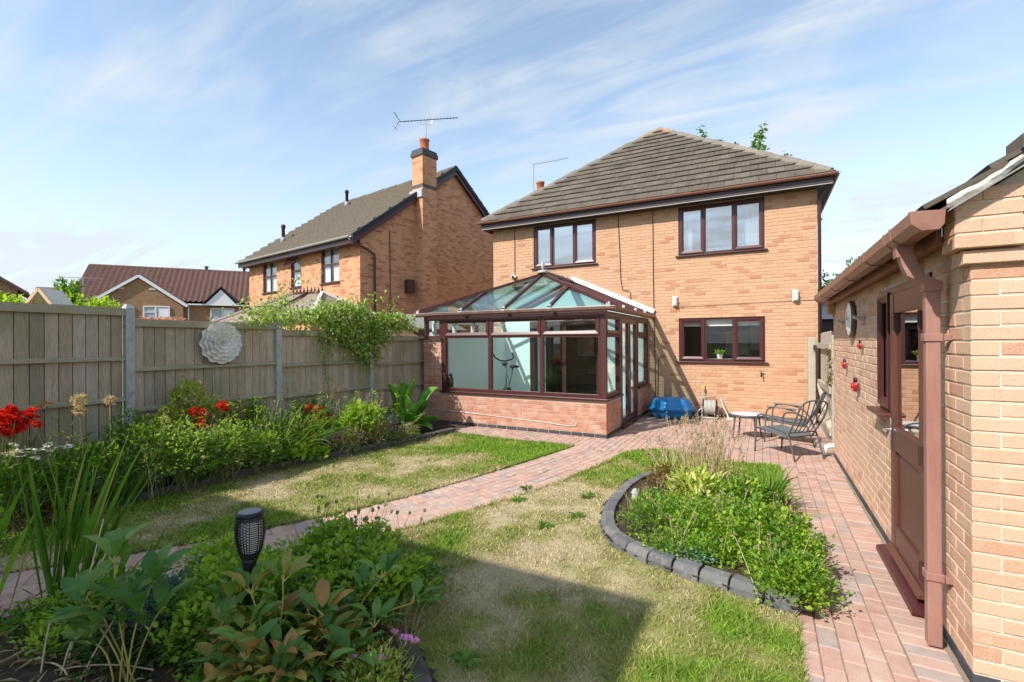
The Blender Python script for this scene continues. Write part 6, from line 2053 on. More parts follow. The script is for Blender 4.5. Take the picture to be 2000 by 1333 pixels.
obj('roof_slope', MB().prism([(-62, 18.5, 5.7), (-56.2, 27.5, 5.7), (-58, 28.5, 7.25), (-64, 19.5, 7.25)], (0, 0, .2)), 'tile_red', ro)
obj('wall', MB().prism([(-62, 18.6, 0), (-56.4, 27.4, 0), (-58.2, 28.4, 0), (-64, 19.5, 0)], (0, 0, 5.69)), 'brick_far', ro)

# building glimpsed down the passage beside the house
sb = thing('passage_outbuilding', 'grey-fronted outbuilding glimpsed through the passage beside the house', 'outbuilding', (3.6, 18, 0))
obj('wall', MB().box(1.6, 5.6, 17.5, 21, 0, 2.35), 'fascia_dark', sb)
obj('roof', MB().prism([(1.3, 17.1, 2.36), (1.3, 20, 3.5), (1.3, 21.3, 2.36)], (4.6, 0, 0)), 'lead_grey', sb)

# the house behind the photographer, whose shadow falls across the lawn
bh = thing('rear_neighbour_house', 'brick house behind the viewpoint that shades the near lawn', 'house', (-5.6, -6, 0))
obj('wall', MB().box(-7.65, -3.25, -9.5, -2.25, -.05, 4.9), 'brick_house_far', bh)
e0, e1, e2, e3, ez = -7.80, -2.96, -9.8, -1.95, 5.0
obj('roof', MB().add([(e0, e2, ez), (e1, e2, ez), (e1, e3, ez), (e0, e3, ez), (-5.44, e2 + 2.5, ez + 1.3), (-5.44, e3 - 2.5, ez + 1.3)], [(0, 1, 4), (1, 2, 5, 4), (2, 3, 5), (3, 0, 4, 5), (3, 2, 1, 0)]), 'tile', bh)
obj('fascia', MB().box(e0, e1, e3 - .03, e3 - .002, ez - .15, ez - .003).box(e1 - .03, e1 - .002, e2, e3 - .031, ez - .15, ez - .003), 'fascia_dark', bh)
Fbh = Frame((-7.65, -2.25, 0), (1, 0, 0), (0, 1, 0))
for a_ in (.8, 2.9):
    for z_ in (1.1, 3.4):
        o_ = MB()
        frame_bars(o_, Fbh, a_, a_ + 1.2, z_, z_ + 1.15, .07, .002, .05)
        w_ = obj('window', o_, 'white_plastic', bh)
        obj('pane', MB().fbox(Fbh, a_ + .06, a_ + 1.14, .003, .02, z_ + .06, z_ + 1.09), 'glass_up', w_)

# ------------------------------------------------------------------ plants: builders
def plant(name, label, loc, group=None, cat='plant'):
    return thing(name, label, cat, loc, group)
def add_leaves(parent, P, D, L, Wd, mat, rng, six=True, name='foliage', fold=.22, curl=.3):
    V, F_ = leaf_arrays(np.asarray(P, float), np.asarray(D, float), L, Wd, rng, fold, curl, six)
    return kind(obj(name, np_mesh(name, V, F_, mat, None, True), None, parent), 'stuff')
def add_stems(parent, lines, r0, r1, mat, name='stems'):
    V, F_ = tubes_np(lines, r0, r1, 4)
    o = obj(name, np_mesh(name, V, F_, mat, None, True), None, parent)
    return kind(o, 'stuff') if len(lines) > 1 else o
def bush(parent, c, r, n, L, W_, mat, rng, six=False, up=.5, lump=.25, shell=.45, stem='stem_green', name='foliage', bottom=-.3):
    P, d = bush_points(c, r, n, rng, lump, shell, bottom)
    D = d * .8 + rng.normal(0, .55, (n, 3)) + np.array([0, 0, up])
    L_ = L * rng.uniform(.6, 1.25, n)
    add_leaves(parent, P, D, L_, L_ * W_, mat, rng, six, name)
    if stem:
        k = max(8, n // 60)
        idx = rng.integers(0, n, k)
        base = np.array([c[0], c[1], .02])
        lines = [curve3(base + np.append(rng.normal(0, .25, 2) * np.array(r[:2]), 0), P[i], .03, 5) for i in idx]
        add_stems(parent, lines, .004, .002, stem)
def strap_clump(parent, base, n, L, w, mat, rng, spread=.5, droop=.25, lean=(0, 0, 0), single=False, name='leaf', foot=.05, vf=.25, lvar=.3):
    Vs = []
    for i in range(n):
        th = rng.uniform(0, 6.28)
        t = spread * rng.random() ** .7
        d = np.array([math.cos(th) * t, math.sin(th) * t, 1.0]) + np.array(lean)
        b = np.array(base) + np.array([math.cos(th), math.sin(th), 0]) * foot * rng.random()
        V, F_ = strap(b, d, L * rng.uniform(1 - lvar, 1 + lvar * .4), w * rng.uniform(.75, 1.2), droop * rng.uniform(.4, 1.4), rng, vfold=vf)
        if single:
            obj(name, np_mesh(name, V, F_, mat, None, True), None, parent)
        else:
            Vs.append((V, F_))
    if Vs:
        V, F_ = joinVF(Vs)
        kind(obj('foliage', np_mesh('foliage', V, F_, mat, None, True), None, parent), 'stuff')
_fm = {}
def flower_mesh(kind_, seed=0):
    key = (kind_, seed)
    if key in _fm:
        return _fm[key]
    rng = np.random.default_rng(100 + seed)
    if kind_ == 'spray':      # several trumpet florets on an arching tip
        n = 34
        c = np.repeat(np.stack([np.linspace(-.06, .07, 6), rng.normal(0, .016, 6), rng.normal(0.0, .022, 6)], 1), 6, 0)[:n]
        D = rng.normal(0, 1, (n, 3)) + np.array([.2, 0, .5])
        V, F_ = leaf_arrays(c, D, rng.uniform(.03, .05, n), .018, rng, .2, .5, False)
    elif kind_ == 'ball':     # florets on a sphere
        n = 110
        d = unit(rng.normal(0, 1, (n, 3)))
        V, F_ = leaf_arrays(d * .03, d + rng.normal(0, .15, (n, 3)), rng.uniform(.03, .045, n), .016, rng, .1, .2, False)
        V2, F2 = leaf_arrays(d * .066, rng.normal(0, 1, (n, 3)), .018, .012, rng, .1, .2, False)
        V, F_ = joinVF([(V, F_), (V2, F2)])
    elif kind_ == 'daisy':
        n = 18
        a = np.linspace(0, 6.283, n, endpoint=False)
        D = np.stack([np.cos(a), np.sin(a), rng.normal(.05, .12, n)], 1)
        V, F_ = leaf_arrays(D * .008, D, .034, .014, rng, .05, .2, False)
    elif kind_ == 'eye':
        n = 14
        d = unit(rng.normal(0, 1, (n, 3)) + np.array([0, 0, 1.5]))
        V, F_ = leaf_arrays(np.zeros((n, 3)), d, .013, .012, rng, .1, .1, False)
    elif kind_ == 'pink':
        n = 10
        a = np.linspace(0, 6.283, n, endpoint=False)
        D = np.stack([np.cos(a), np.sin(a), rng.uniform(.1, .6, n)], 1)
        V, F_ = leaf_arrays(D * .003, D, .022, .019, rng, .1, .2, False)
    elif kind_ == 'dahlia':
        parts = []
        for r_, el, m_ in ((.045, .15, 12), (.036, .5, 10), (.026, .9, 8)):
            a = np.linspace(0, 6.283, m_, endpoint=False) + r_ * 40
            D = np.stack([np.cos(a) * math.cos(el), np.sin(a) * math.cos(el), np.full(m_, math.sin(el))], 1)
            parts.append(leaf_arrays(D * .006, D, r_, .024, rng, .15, .1, False))
        V, F_ = joinVF(parts)
    elif kind_ == 'seed':     # poppy-like seed head
        mbq = MB().lathe([(.003, -.012), (.012, -.004), (.014, .008), (.008, .016), (.012, .018), (.001, .02)], 8)
        me = mbq.mesh('seed_head')
        _fm[key] = me
        return me
    _fm[key] = (V, F_)
    return _fm[key]
_fmm = {}
def flower(parent, kind_, mat, p, s=1.0, rot=None, seed=0, name='flower_head'):
    key = (kind_, seed, mat)
    if key not in _fmm:
        q = flower_mesh(kind_, seed)
        if isinstance(q, tuple):
            _fmm[key] = np_mesh(name, q[0], q[1], mat)
        else:
            q = q.copy()
            q.materials.append(M[mat])
            _fmm[key] = q
    mw = Matrix.Translation(Vector(p)) @ (rot or Matrix.Rotation(random.uniform(0, 6.28), 4, 'Z') @ Matrix.Rotation(random.uniform(-.4, .4), 4, 'X')) @ Matrix.Scale(s, 4)
    return place(bpy.data.objects.new(name, _fmm[key]), parent, mw)
random.seed(21)

# ------------------------------------------------------------------ border by the fence
BG = 'plants of the fence border'
rng = np.random.default_rng(41)
p = plant('red_flower_clump', 'dense scarlet flowers at the left edge in front of the fence', (-6.25, 1.66, 0))
strap_clump(p, (-6.25, 1.66, .03), 60, .95, .022, 'l_mid', rng, .55, .35, foot=.2)
tips = []
for i in range(60):
    q = (-6.2 + rng.normal(0, .09), 1.66 + rng.normal(0, .12), 1.03 + rng.normal(0, .045))
    tips.append(q)
    flower(p, 'dahlia', 'f_red', q, 1.2, Matrix.Rotation(rng.uniform(-.6, 1.6), 4, 'Z') @ Matrix.Rotation(rng.uniform(.2, 1.1), 4, 'Y') @ Matrix.Rotation(rng.uniform(0, 6.28), 4, 'Z'), seed=0)
add_stems(p, [curve3((-6.25 + rng.normal(0, .06), 1.66 + rng.normal(0, .06), .03), q, .05, 6) for q in tips], .004, .0025, 'stem_green')
p = plant('orange_flower_stem', 'slender stem with orange blooms against the leftmost fence panel', (-6.35, 1.98, 0))
add_stems(p, [curve3((-6.35, 1.98, .03), (-6.3, 1.95, 1.12), .0, 6, (.03, .02, 0))], .004, .0025, 'stem_green')
for k in range(2):
    flower(p, 'spray', 'f_orange', (-6.29 + .02 * k, 1.94 + .05 * k, 1.10 + .03 * k), .6)
p = plant('daisy_clump', 'white daisies in a clump at the left edge', (-5.98, 1.68, 0))
bush(p, (-6.0, 1.70, .36), (.24, .30, .34), 1300, .05, .5, 'l_mid', rng)
ends = []
for i in range(30):
    q = (-5.97 + rng.normal(0, .09), 1.70 + rng.normal(0, .15), .75 + rng.normal(0, .035))
    ends.append(q)
    rt = Matrix.Rotation(rng.uniform(0, 6.28), 4, 'Z') @ Matrix.Rotation(rng.uniform(.0, .6), 4, 'X')
    f_ = flower(p, 'daisy', 'f_white', q, 1.0, rt)
    flower(f_, 'eye', 'f_yellow', Vector(q) + Vector((0, 0, .002)), 1.0, rt, name='flower_eye')
add_stems(p, [curve3((-6.0 + rng.normal(0, .1), 1.7 + rng.normal(0, .1), .2), q, .0, 4) for q in ends], .003, .002, 'stem_green')
# dried and purple alliums
for (x, y, z, s, mat, lb) in ((-6.10, 2.18, 1.165, 1.12, 'f_allium', 'tallest dried allium head of the close pair at left'), (-6.07, 2.17, 1.055, .85, 'f_allium', 'lower dried allium head of the close pair at left'),
                              (-6.10, 2.43, 1.13, .85, 'f_allium', 'dried allium head in front of the tall concrete post'), (-6.05, 2.92, .86, .7, 'f_allium', 'dried allium head leaning towards the variegated shrub'),
                              (-6.2, 2.44, 1.08, .45, 'f_purple', 'small purple allium close under a dried head'), (-6.2, 2.84, .95, .35, 'f_purple', 'smallest purple allium left of the variegated shrub'),
                              (-5.9, 3.97, .62, .6, 'f_allium', 'dried allium head among the strap leaves in mid border')):
    t = plant('allium', lb, (x, y - .05, .02), 'allium seed heads')
    flower(t, 'ball', mat, (x, y, z), s * 1.0)
    lean = -.35 if y > 2.9 else -.06
    add_stems(t, [curve3((x, y + lean, .03), (x, y, z - .03), 0, 6, (.01, .02, 0))], .006, .004, 'stem_dry' if mat == 'f_allium' else 'stem_green', 'stem')
p = plant('variegated_shrub', 'yellow-green variegated shrub against the fence below the metal flower', (-6.42, 3.42, 0))
for c, r_, n in (((-6.42, 3.36, .95), (.20, .20, .30), 750), ((-6.40, 3.62, .72), (.2, .24, .30), 700), ((-6.40, 3.15, .65), (.2, .22, .3), 650)):
    bush(p, c, r_, n, .055, .45, 'l_yellow', rng, True, name='foliage', stem='bark')
p = plant('sedum_mound', 'pale green sedum mound spilling towards the kerb in mid border', (-5.96, 3.25, 0))
for c, r_, n in (((-5.88, 3.05, .36), (.24, .30, .38), 1500), ((-5.84, 3.50, .34), (.24, .32, .38), 1500), ((-5.98, 2.78, .40), (.2, .24, .40), 900), ((-5.80, 3.90, .26), (.2, .26, .30), 900)):
    bush(p, c, r_, n, .05, .5, 'l_sedum', rng, False)
    bush(p, (c[0], c[1], c[2] + .05), r_, n // 4, .06, .45, 'l_bright', rng, True, stem=None)
p = plant('grassy_clump', 'low fan of narrow green leaves arching over the border kerb', (-6.03, 2.52, 0))
strap_clump(p, (-6.06, 2.50, .03), 130, .55, .011, 'l_mid', rng, .8, .35, foot=.12)
for (x, y, lb, fl_) in ((-6.12, 3.28, 'crocosmia with scarlet sprays in front of the variegated shrub', ((-6.1, 3.24, .88), (-6.08, 3.30, .85), (-6.08, 3.30, .72), (-6.06, 3.27, .70), (-6.12, 3.56, .91), (-6.10, 3.60, .89))),
                        (-6.12, 4.50, 'crocosmia with arching strap leaves and scarlet sprays in mid border', ((-6.1, 4.86, .73), (-6.1, 4.90, .70), (-6.08, 5.03, .67), (-6.05, 4.97, .52), (-6.05, 5.19, .53), (-6.06, 5.14, .50), (-6.0, 4.78, .31), (-6.0, 4.92, .30)))):
    t = plant('crocosmia', lb, (x, y, 0), 'crocosmia clumps')
    strap_clump(t, (x, y, .03), 85 if y > 4 else 45, 1.05 if y > 4 else .9, .024, 'l_sword', rng, .75, .42, (.42, .14 if y > 4 else 0, 0), foot=.22)
    for q in fl_:
        flower(t, 'spray', 'f_red', (q[0] + .06, q[1], q[2] + .02), 1.15)
        flower(t, 'spray', 'f_red', (q[0] + .02, q[1] + .03, q[2] - .03), .9)
    add_stems(t, [curve3((x + rng.normal(0, .05), y + rng.normal(0, .05), .03), q, .08, 7) for q in fl_], .004, .0025, 'stem_green')
p = plant('orange_montbretia', 'small orange blooms low among the strap leaves', (-6.1, 4.15, 0))
strap_clump(p, (-5.98, 4.05, .03), 75, .62, .018, 'l_sword', rng, .9, .5, (.2, .1, 0), foot=.16)
qs = [(-5.95, 4.08, .50), (-5.96, 4.12, .46), (-5.9, 4.33, .40), (-5.95, 4.28, .34)]
for q in qs:
    flower(p, 'spray', 'f_orange', q, .6)
add_stems(p, [curve3((-6.1, 4.05, .03), q, .08, 6) for q in qs], .0035, .002, 'stem_green')
for (x, y, z, lb) in ((-6.2, 3.87, .93, 'buff feathery seed plume right of the variegated shrub'), (-6.15, 5.45, .98, 'tall buff seed plume in front of the birch-draped fence')):
    t = plant('seed_plume', lb, (x, y, 0), 'dry seed plumes')
    lines = []
    for k in range(9):
        tip = np.array([x + rng.normal(0, .05), y + rng.normal(0, .08), z + rng.normal(0, .06)])
        lines.append(curve3((x, y, .03), tip, .0, 6, (0, rng.normal(0, .05), 0)))
    add_stems(t, lines, .004, .0015, 'stem_dry')
    P = np.concatenate([l[-1] + np.stack([rng.normal(0, .02, 40), rng.normal(0, .03, 40), rng.uniform(-.2, .06, 40)], 1) for l in lines])
    add_leaves(t, P, rng.normal(0, 1, (len(P), 3)) + np.array([0, 0, .7]), .045, .006, 'l_dry', rng, False, 'seed_head')
p = plant('broad_leaf_clump', 'fresh green broad-leaved clump before the birch-draped fence', (-6.0, 5.65, 0))
bush(p, (-5.78, 5.62, .36), (.28, .36, .34), 520, .13, .42, 'l_bright', rng, True)
p = plant('faded_flower_mat', 'faded pinkish-buff seed heads spreading over the border kerb', (-5.72, 5.6, 0))
for c, r_, n in (((-5.66, 5.25, .2), (.22, .32, .22), 900), ((-5.52, 5.85, .2), (.22, .34, .22), 900), ((-5.42, 6.3, .15), (.2, .3, .18), 600)):
    bush(p, c, r_, n, .035, .35, 'l_pink_dry', rng, False, stem='stem_dry', name='seed_heads')
    bush(p, (c[0], c[1], .1), r_, 350, .05, .45, 'l_mid', rng, False, stem=None)
# large-leaved plant
def big_leaf(parent, base, tip, w, rng, mat='l_canna', stalk=.35):
    base, tip = np.array(base, float), np.array(tip, float)
    d = tip - base
    L = np.linalg.norm(d)
    k, m = 12, 7
    t = np.linspace(0, 1, k)
    mid = base[None] + d[None] * t[:, None] + np.array([0, 0, .22 * L])[None] * np.sin(np.clip((t - .05), 0, 1) * math.pi)[:, None] * .7
    mid[:, 2] -= .22 * L * np.clip(t - .65, 0, 1) ** 1.5
    tg = unit(np.gradient(mid, axis=0))
    s_ = unit(np.cross(tg, np.array([[0, 0, 1.]]) + rng.normal(0, .15, (1, 3))))
    n_ = unit(np.cross(s_, tg))
    u = np.clip((t - stalk) / (1 - stalk), 0, 1)
    wp = np.where(t < stalk, .02, .10 + .9 * np.sin(np.clip(u, 0, 1) ** .75 * math.pi) ** .8 * (1 - .12 * u))
    wp[-1] = .01
    V = []
    for j in range(m):
        q = (j / (m - 1) - .5) * 2
        V.append(mid + s_ * (q * w / 2 * wp)[:, None] + n_ * (abs(q) * w * .22 * wp + .02 * w * np.sin(t * 40) * (abs(q)) * wp)[:, None])
    V = np.stack(V, 1).reshape(-1, 3)
    F_ = np.array([(i * m + j, i * m + j + 1, (i + 1) * m + j + 1, (i + 1) * m + j) for i in range(k - 1) for j in range(m - 1)])
    o = obj('leaf', np_mesh('leaf', V, F_, mat, None, True), None, parent)
    o.modifiers.new('thick', 'SOLIDIFY').thickness = .002
    return o
p = plant('large_leaved_plant', 'large paddle-leaved plant beside the conservatory pier', (-6.0, 6.95, 0))
for (dx, dy, z, w) in ((-.02, .05, 1.0, .24), (.05, .25, 1.02, .26), (-.1, -.30, .95, .2), (.25, .55, .82, .18), (.3, .2, .62, .22), (.35, -.1, .38, .24), (.42, .35, .22, .26), (.1, -.45, .62, .18), (.3, -.35, .25, .2), (.15, .5, .5, .2), (-.2, .2, .85, .2), (.45, .1, .12, .22), (.05, -.1, .75, .2)):
    big_leaf(p, (-5.95 + dx * .12, 6.9 + dy * .12, .03), (-5.95 + dx * 1.25, 6.9 + dy * 1.2, z * 1.05), w * 1.5, rng, stalk=.28)
p = plant('dark_strap_plant', 'dark glossy arching leaves in shade below the birch branches', (-6.35, 6.2, 0))
strap_clump(p, (-6.33, 6.25, .03), 38, .8, .05, 'l_mid', rng, .8, .6, (.12, 0, 0), foot=.12)
# low fillers
for (nm, lb, c, r_, n, L, wr, mat) in (
        ('rusty_ground_plant', 'rusty yellow low leaves at the left end of the border', (-6.02, 1.98, .12), (.16, .45, .16), 900, .04, .5, 'l_rust'),
        ('leafy_border_plant', 'mid-green leafy plant between the daisies and the dried alliums', (-6.0, 2.18, .36), (.24, .30, .36), 1200, .06, .45, 'l_mid'),
        ('leafy_border_plant', 'leafy plant in front of the tall concrete post', (-6.18, 2.66, .46), (.24, .28, .46), 1200, .06, .4, 'l_mid'),
        ('leafy_border_plant', 'shaded leafy plant at the fence foot under the metal flower', (-6.38, 4.1, .42), (.22, .38, .48), 1300, .07, .4, 'l_mid'),
        ('leafy_border_plant', 'shaded leafy plant at the foot of the birch-draped fence', (-6.38, 5.2, .36), (.22, .45, .42), 1200, .07, .4, 'l_mid'),
        ('edge_rosette', 'light green rosette at the kerb below the orange blooms', (-5.76, 4.40, .14), (.16, .2, .14), 160, .11, .5, 'l_bright'),
        ('edge_rosette', 'small light green rosette at the kerb below the lowest scarlet spray', (-5.70, 4.72, .10), (.12, .13, .10), 90, .09, .55, 'l_bright'),
        ('leafy_border_plant', 'small-leaved green plant between the sedum and the strap leaves', (-5.9, 4.2, .2), (.18, .25, .22), 700, .045, .5, 'l_mid'),
        ('leafy_border_plant', 'scruffy leafy plant at the foot of the conservatory pier', (-6.15, 7.6, .12), (.25, .3, .15), 500, .05, .4, 'l_dry')):
    t = plant(nm, lb, (c[0], c[1], 0), BG)
    bush(t, c, r_, n, L, wr, mat, rng, True if L > .08 else False)

# ------------------------------------------------------------------ birch branches over the fence
bv = plant('birch_branches', 'leafy birch branches hanging over the top of the fence', (-7.2, 6.3, 0), cat='tree')
rng = np.random.default_rng(77)
lines, LP, LD = [], [], []
def twig(p0, p1, sag, n, spread=.07):
    l = curve3(p0, p1, sag, 9)
    lines.append(l)
    t = rng.random(n) ** .8
    idx = t * 8
    i = np.minimum(idx.astype(int), 7)
    q = l[i] + (l[i + 1] - l[i]) * (idx - i)[:, None] + rng.normal(0, spread, (n, 3)) * np.array([1, 1, .8])
    LP.append(q)
    LD.append(np.stack([rng.normal(.25, .6, n), rng.normal(0, .6, n), rng.normal(-.7, .5, n)], 1))
for k in range(120):      # along the top of the fence
    y = 4.3 + 3.6 * rng.random() ** .7
    z = 2.02 + .22 * math.exp(-((y - 6.4) / 1.0) ** 2) + rng.uniform(-.06, .16)
    twig((-6.85 + rng.normal(0, .12), y, z), (-6.66 + rng.normal(0, .10), y + rng.uniform(-.5, .5), z + rng.uniform(-.12, .10)), .06, 22)
for k in range(110):      # hanging curtain
    y = 6.45 + rng.normal(0, .55)
    drop = rng.uniform(.15, .85) * math.exp(-((y - 6.45) / .85) ** 2)
    twig((-6.75, y, 2.12 + rng.normal(0, .06)), (-6.56 + rng.normal(0, .05), y + rng.normal(.0, .12), 2.02 - drop), .10, 24, .045)
for (y, z1) in ((5.62, 1.0), (5.75, 1.35), (5.55, 1.5)):
    twig((-6.68, y, 1.95), (-6.60, y + .05, z1), .02, 22, .03)
for k in range(8):       # sprays rising above
    y = 6.9 + rng.normal(0, .2)
    twig((-6.8, y, 2.2), (-6.75 + rng.normal(0, .1), y + rng.uniform(-.25, .35), 2.62 + rng.normal(0, .08)), .12, 12, .04)
for k in range(16):      # farther branches to the left, beyond the fence
    y = 6.0 + rng.normal(0, .40)
    x = -8.6 + rng.normal(0, .3)
    twig((x, y, 2.0), (x + rng.normal(.1, .2), y + rng.uniform(-.4, .6), 2.55 + rng.normal(0, .14)), .1, 34, .08)
for (a_, b_) in (((-8.4, 6.1, 2.6), (-8.2, 6.5, 3.1)), ((-8.4, 6.2, 2.6), (-7.95, 6.75, 3.15)), ((-8.45, 6.0, 2.55), (-8.5, 6.4, 3.0))):
    twig(a_, b_, .06, 14, .05)
add_stems(bv, lines, .005, .002, 'bark', 'twigs')
P, D = np.concatenate(LP), np.concatenate(LD)
Lf = rng.uniform(.04, .075, len(P))
add_leaves(bv, P, D, Lf, Lf * .72, 'l_vine', rng, True)
obj('trunk', MB().tube([(-7.75, 6.3, 0), (-7.7, 6.35, 1.1), (-7.45, 6.3, 1.9), (-6.9, 6.35, 2.12)], [.06, .045, .03, .015], 8).tube([(-7.7, 6.35, 1.1), (-8.2, 6.1, 1.9), (-8.5, 5.8, 2.4)], [.04, .025, .012], 8), 'bark', bv, smooth=True)

# ------------------------------------------------------------------ shrubs and trees beyond
rng = np.random.default_rng(88)
for (nm, lb, c, r_, n, mat) in (('garden_shrub', 'bright green shrub tops left of the bird table', (-11.75, 3.0, 2.05), (.7, .55, .55), 1500, 'l_bright'),
                                ('garden_shrub', 'broad bright green shrub right of the bird table', (-11.2, 4.05, 2.05), (.75, .75, .48), 2200, 'l_bright'),
                                ('garden_shrub', 'small dark green conifer tip behind the bright shrub', (-11.7, 4.0, 2.35), (.22, .22, .5), 700, 'l_mid')):
    t = plant(nm, lb, (c[0], c[1], 0), 'shrubs beyond the fence', 'shrub')
    bush(t, c, r_, n, .11, .4, mat, rng, True, name='foliage', stem='bark', lump=.3)
    obj('trunk', MB().tube([(c[0], c[1], 0), (c[0] + .03, c[1], c[2])], [.05, .02], 8), 'bark', t)
pk = plant('pink_flower_head', 'pale pink flower heads showing just above the second fence panel', (-9.0, 4.2, 0))
bush(pk, (-9.0, 4.3, 2.0), (.2, .42, .16), 900, .045, .8, 'f_palepink', rng, False, name='flower_heads')
obj('trunk', MB().tube([(-9.0, 4.25, 0), (-9.0, 4.25, 1.9)], [.03, .015], 6), 'bark', pk)
tr = plant('back_tree', 'leafy shoots of a tree rising above the right hip of the roof', (-.6, 19.5, 0), cat='tree')
obj('trunk', MB().tube([(-.6, 21.5, 0), (-.65, 21.5, 3), (-.5, 21.5, 6), (-.6, 21.4, 8)], [.22, .18, .11, .04], 10), 'bark', tr, smooth=True)
sh_l, LP, LD = [], [], []
for a_, b_ in (((-1.2, 21, 8.0), (-2.25, 21.0, 10.45)), ((-1.2, 21, 8.0), (-1.55, 21, 9.85)), ((-.6, 21, 8.2), (-1.0, 21, 9.45)), ((-.6, 21, 8.2), (-.2, 21, 9.8)), ((-.3, 21, 8.3), (.02, 21, 10.0)), ((-.2, 21, 8.0), (.05, 21, 9.2)), ((0, 21, 7.8), (.85, 21, 8.75))):
    l = curve3(a_, b_, .1, 9)
    sh_l.append(l)
    for q in l[2:]:
        m_ = 16
        LP.append(q[None] + rng.normal(0, .06, (m_, 3)))
        LD.append(rng.normal(0, 1, (m_, 3)) + np.array([0, 0, -.1]))
add_stems(tr, sh_l, .03, .008, 'bark', 'branches')
add_leaves(tr, np.concatenate(LP), np.concatenate(LD), .15, .08, 'l_mid', rng, True, 'crown')
P, d = bush_points((-.6, 21.5, 6.4), (2.2, 1.8, 1.6), 2600, rng, .25, .4)
add_leaves(tr, P, d + rng.normal(0, .6, P.shape), .16, .085, 'l_mid', rng, True, 'crown')
tr = plant('passage_tree', 'tree crown between the house corner and the garage gutter', (2.9, 19.0, 0), cat='tree')
obj('trunk', MB().tube([(2.9, 19, 0), (2.9, 19, 1.8), (2.8, 19, 3)], [.12, .09, .03], 8), 'bark', tr, smooth=True)
P, d = bush_points((2.7, 19.0, 3.05), (1.25, 1.0, .95), 2600, rng, .35, .35)
add_leaves(tr, P, d + rng.normal(0, .6, P.shape), .12, .06, 'l_mid', rng, True, 'crown')
far_ae = thing('far_aerial', 'thin aerial above the shrubs beyond the bird table', 'aerial', (-40, 14.5, 0))
obj('mast', MB().tube([(-40, 14.5, 0), (-40, 14.5, 6.2)], .03, 5), 'metal', far_ae)
obj('boom', MB().tube([(-40.5, 13.4, 6.1), (-39.4, 15.4, 6.15)], .02, 5), 'metal', far_ae)

# ------------------------------------------------------------------ front bed
rng = np.random.default_rng(99)
for (b, n, L, lean, lb) in (((-4.02, 1.36), 24, 1.22, (.16, .10, 0), 'tall fan of sword-shaped leaves rising at the left'), ((-4.30, 1.12), 11, .95, (-.02, .02, 0), 'sword-leaf fan cut by the left edge of the picture'),
                            ((-3.52, 1.40), 12, .72, (.42, .28, 0), 'low sword-leaf fan leaning right behind the green peony')):
    t = plant('sword_leaf_plant', lb, (b[0], b[1], 0), 'sword-leaved plants')
    for i in range(n):
        a = rng.uniform(-.42, .42)
        d = np.array([rgt.x * a, rgt.y * a, 1.0]) + np.array(lean) * rng.uniform(.4, 1.6) + np.append(rng.normal(0, .06, 2), 0)
        V, F_ = strap((b[0] + rng.normal(0, .05), b[1] + rng.normal(0, .05), .02), d, L * rng.uniform(.6, 1.05), .054 * rng.uniform(.8, 1.2), .06 * rng.uniform(.2, 1.6), rng, 10, .5, .18,
                      lambda t_: np.minimum(1, .45 + 1.5 * t_) * np.minimum(1, (1 - t_) * 2.0 + .02))
        obj('leaf', np_mesh('leaf', V, F_, 'l_sword', None, True), None, t)
# peonies: each leaflet is a piece of its own
def peony_leaf_mesh(mat, seed):
    r_ = np.random.default_rng(seed)
    k, m = 9, 5
    t = np.linspace(0, 1, k)
    wp = np.sin(np.clip(t, 0, 1) ** .85 * math.pi) ** .75
    wp[0], wp[-1] = .05, .02
    V, F_ = [], []
    for i in range(k):
        for j in range(m):
            q = (j / (m - 1) - .5) * 2
            V.append((t[i], q * .19 * wp[i] * (1 + .05 * r_.normal()), .07 * abs(q) * wp[i] + .10 * math.sin(t[i] * 3.0) - .16 * t[i] ** 2 + (.012 * math.sin(t[i] * 18) * abs(q))))
    F_ = [(i * m + j, i * m + j + 1, (i + 1) * m + j + 1, (i + 1) * m + j) for i in range(k - 1) for j in range(m - 1)]
    return np_mesh('leaf', np.array(V), np.array(F_), mat, None, True)
PLM = {m_: [peony_leaf_mesh(m_, s) for s in range(3)] for m_ in ('l_peony', 'l_peony_green')}
def peony(name, label, base, stems, mat, rng, stem_mat='stem_yellow'):
    t = plant(name, label, (base[0], base[1], 0), 'peonies in the front bed')
    lines = []
    for (tip, nl, L, out) in stems:
        tip = np.array(tip)
        b = np.array([base[0] + rng.normal(0, .05), base[1] + rng.normal(0, .05), .02])
        l = curve3(b, tip, .05, 7, (rng.normal(0, .02), rng.normal(0, .02), 0))
        lines.append(l)
        hd = tip - b
        hd = hd / (np.linalg.norm(hd) + 1e-6)
        for i in range(nl):
            k = 6 if i < nl * .6 else 4
            p0 = l[k]
            a = 2 * math.pi * i / nl + rng.normal(0, .3)
            d = np.array([math.cos(a), math.sin(a), rng.uniform(-.05, .55)]) + hd * .7
            d /= np.linalg.norm(d)
            pet = p0 + d * .04
            if rng.random() < .5:
                lines.append(np.array([p0, p0 + d * .02, pet]))
            X_ = Vector(d)
            Y_ = Vector((0, 0, 1)).cross(X_).normalized()
            Y_ = (Y_ + Vector((0, 0, rng.normal(0, .35)))).normalized()
            Z_ = X_.cross(Y_).normalized()
            Y_ = Z_.cross(X_)
            ln = L * rng.uniform(.75, 1.15)
            mw = Matrix(((X_.x, Y_.x, Z_.x, pet[0]), (X_.y, Y_.y, Z_.y, pet[1]), (X_.z, Y_.z, Z_.z, pet[2]), (0, 0, 0, 1))) @ Matrix.Diagonal((ln, ln * rng.uniform(.85, 1.2), ln, 1))
            place(bpy.data.objects.new('leaf', PLM[mat][int(rng.integers(0, 3))]), t, mw)
    add_stems(t, lines, .006, .004, stem_mat)
    return t
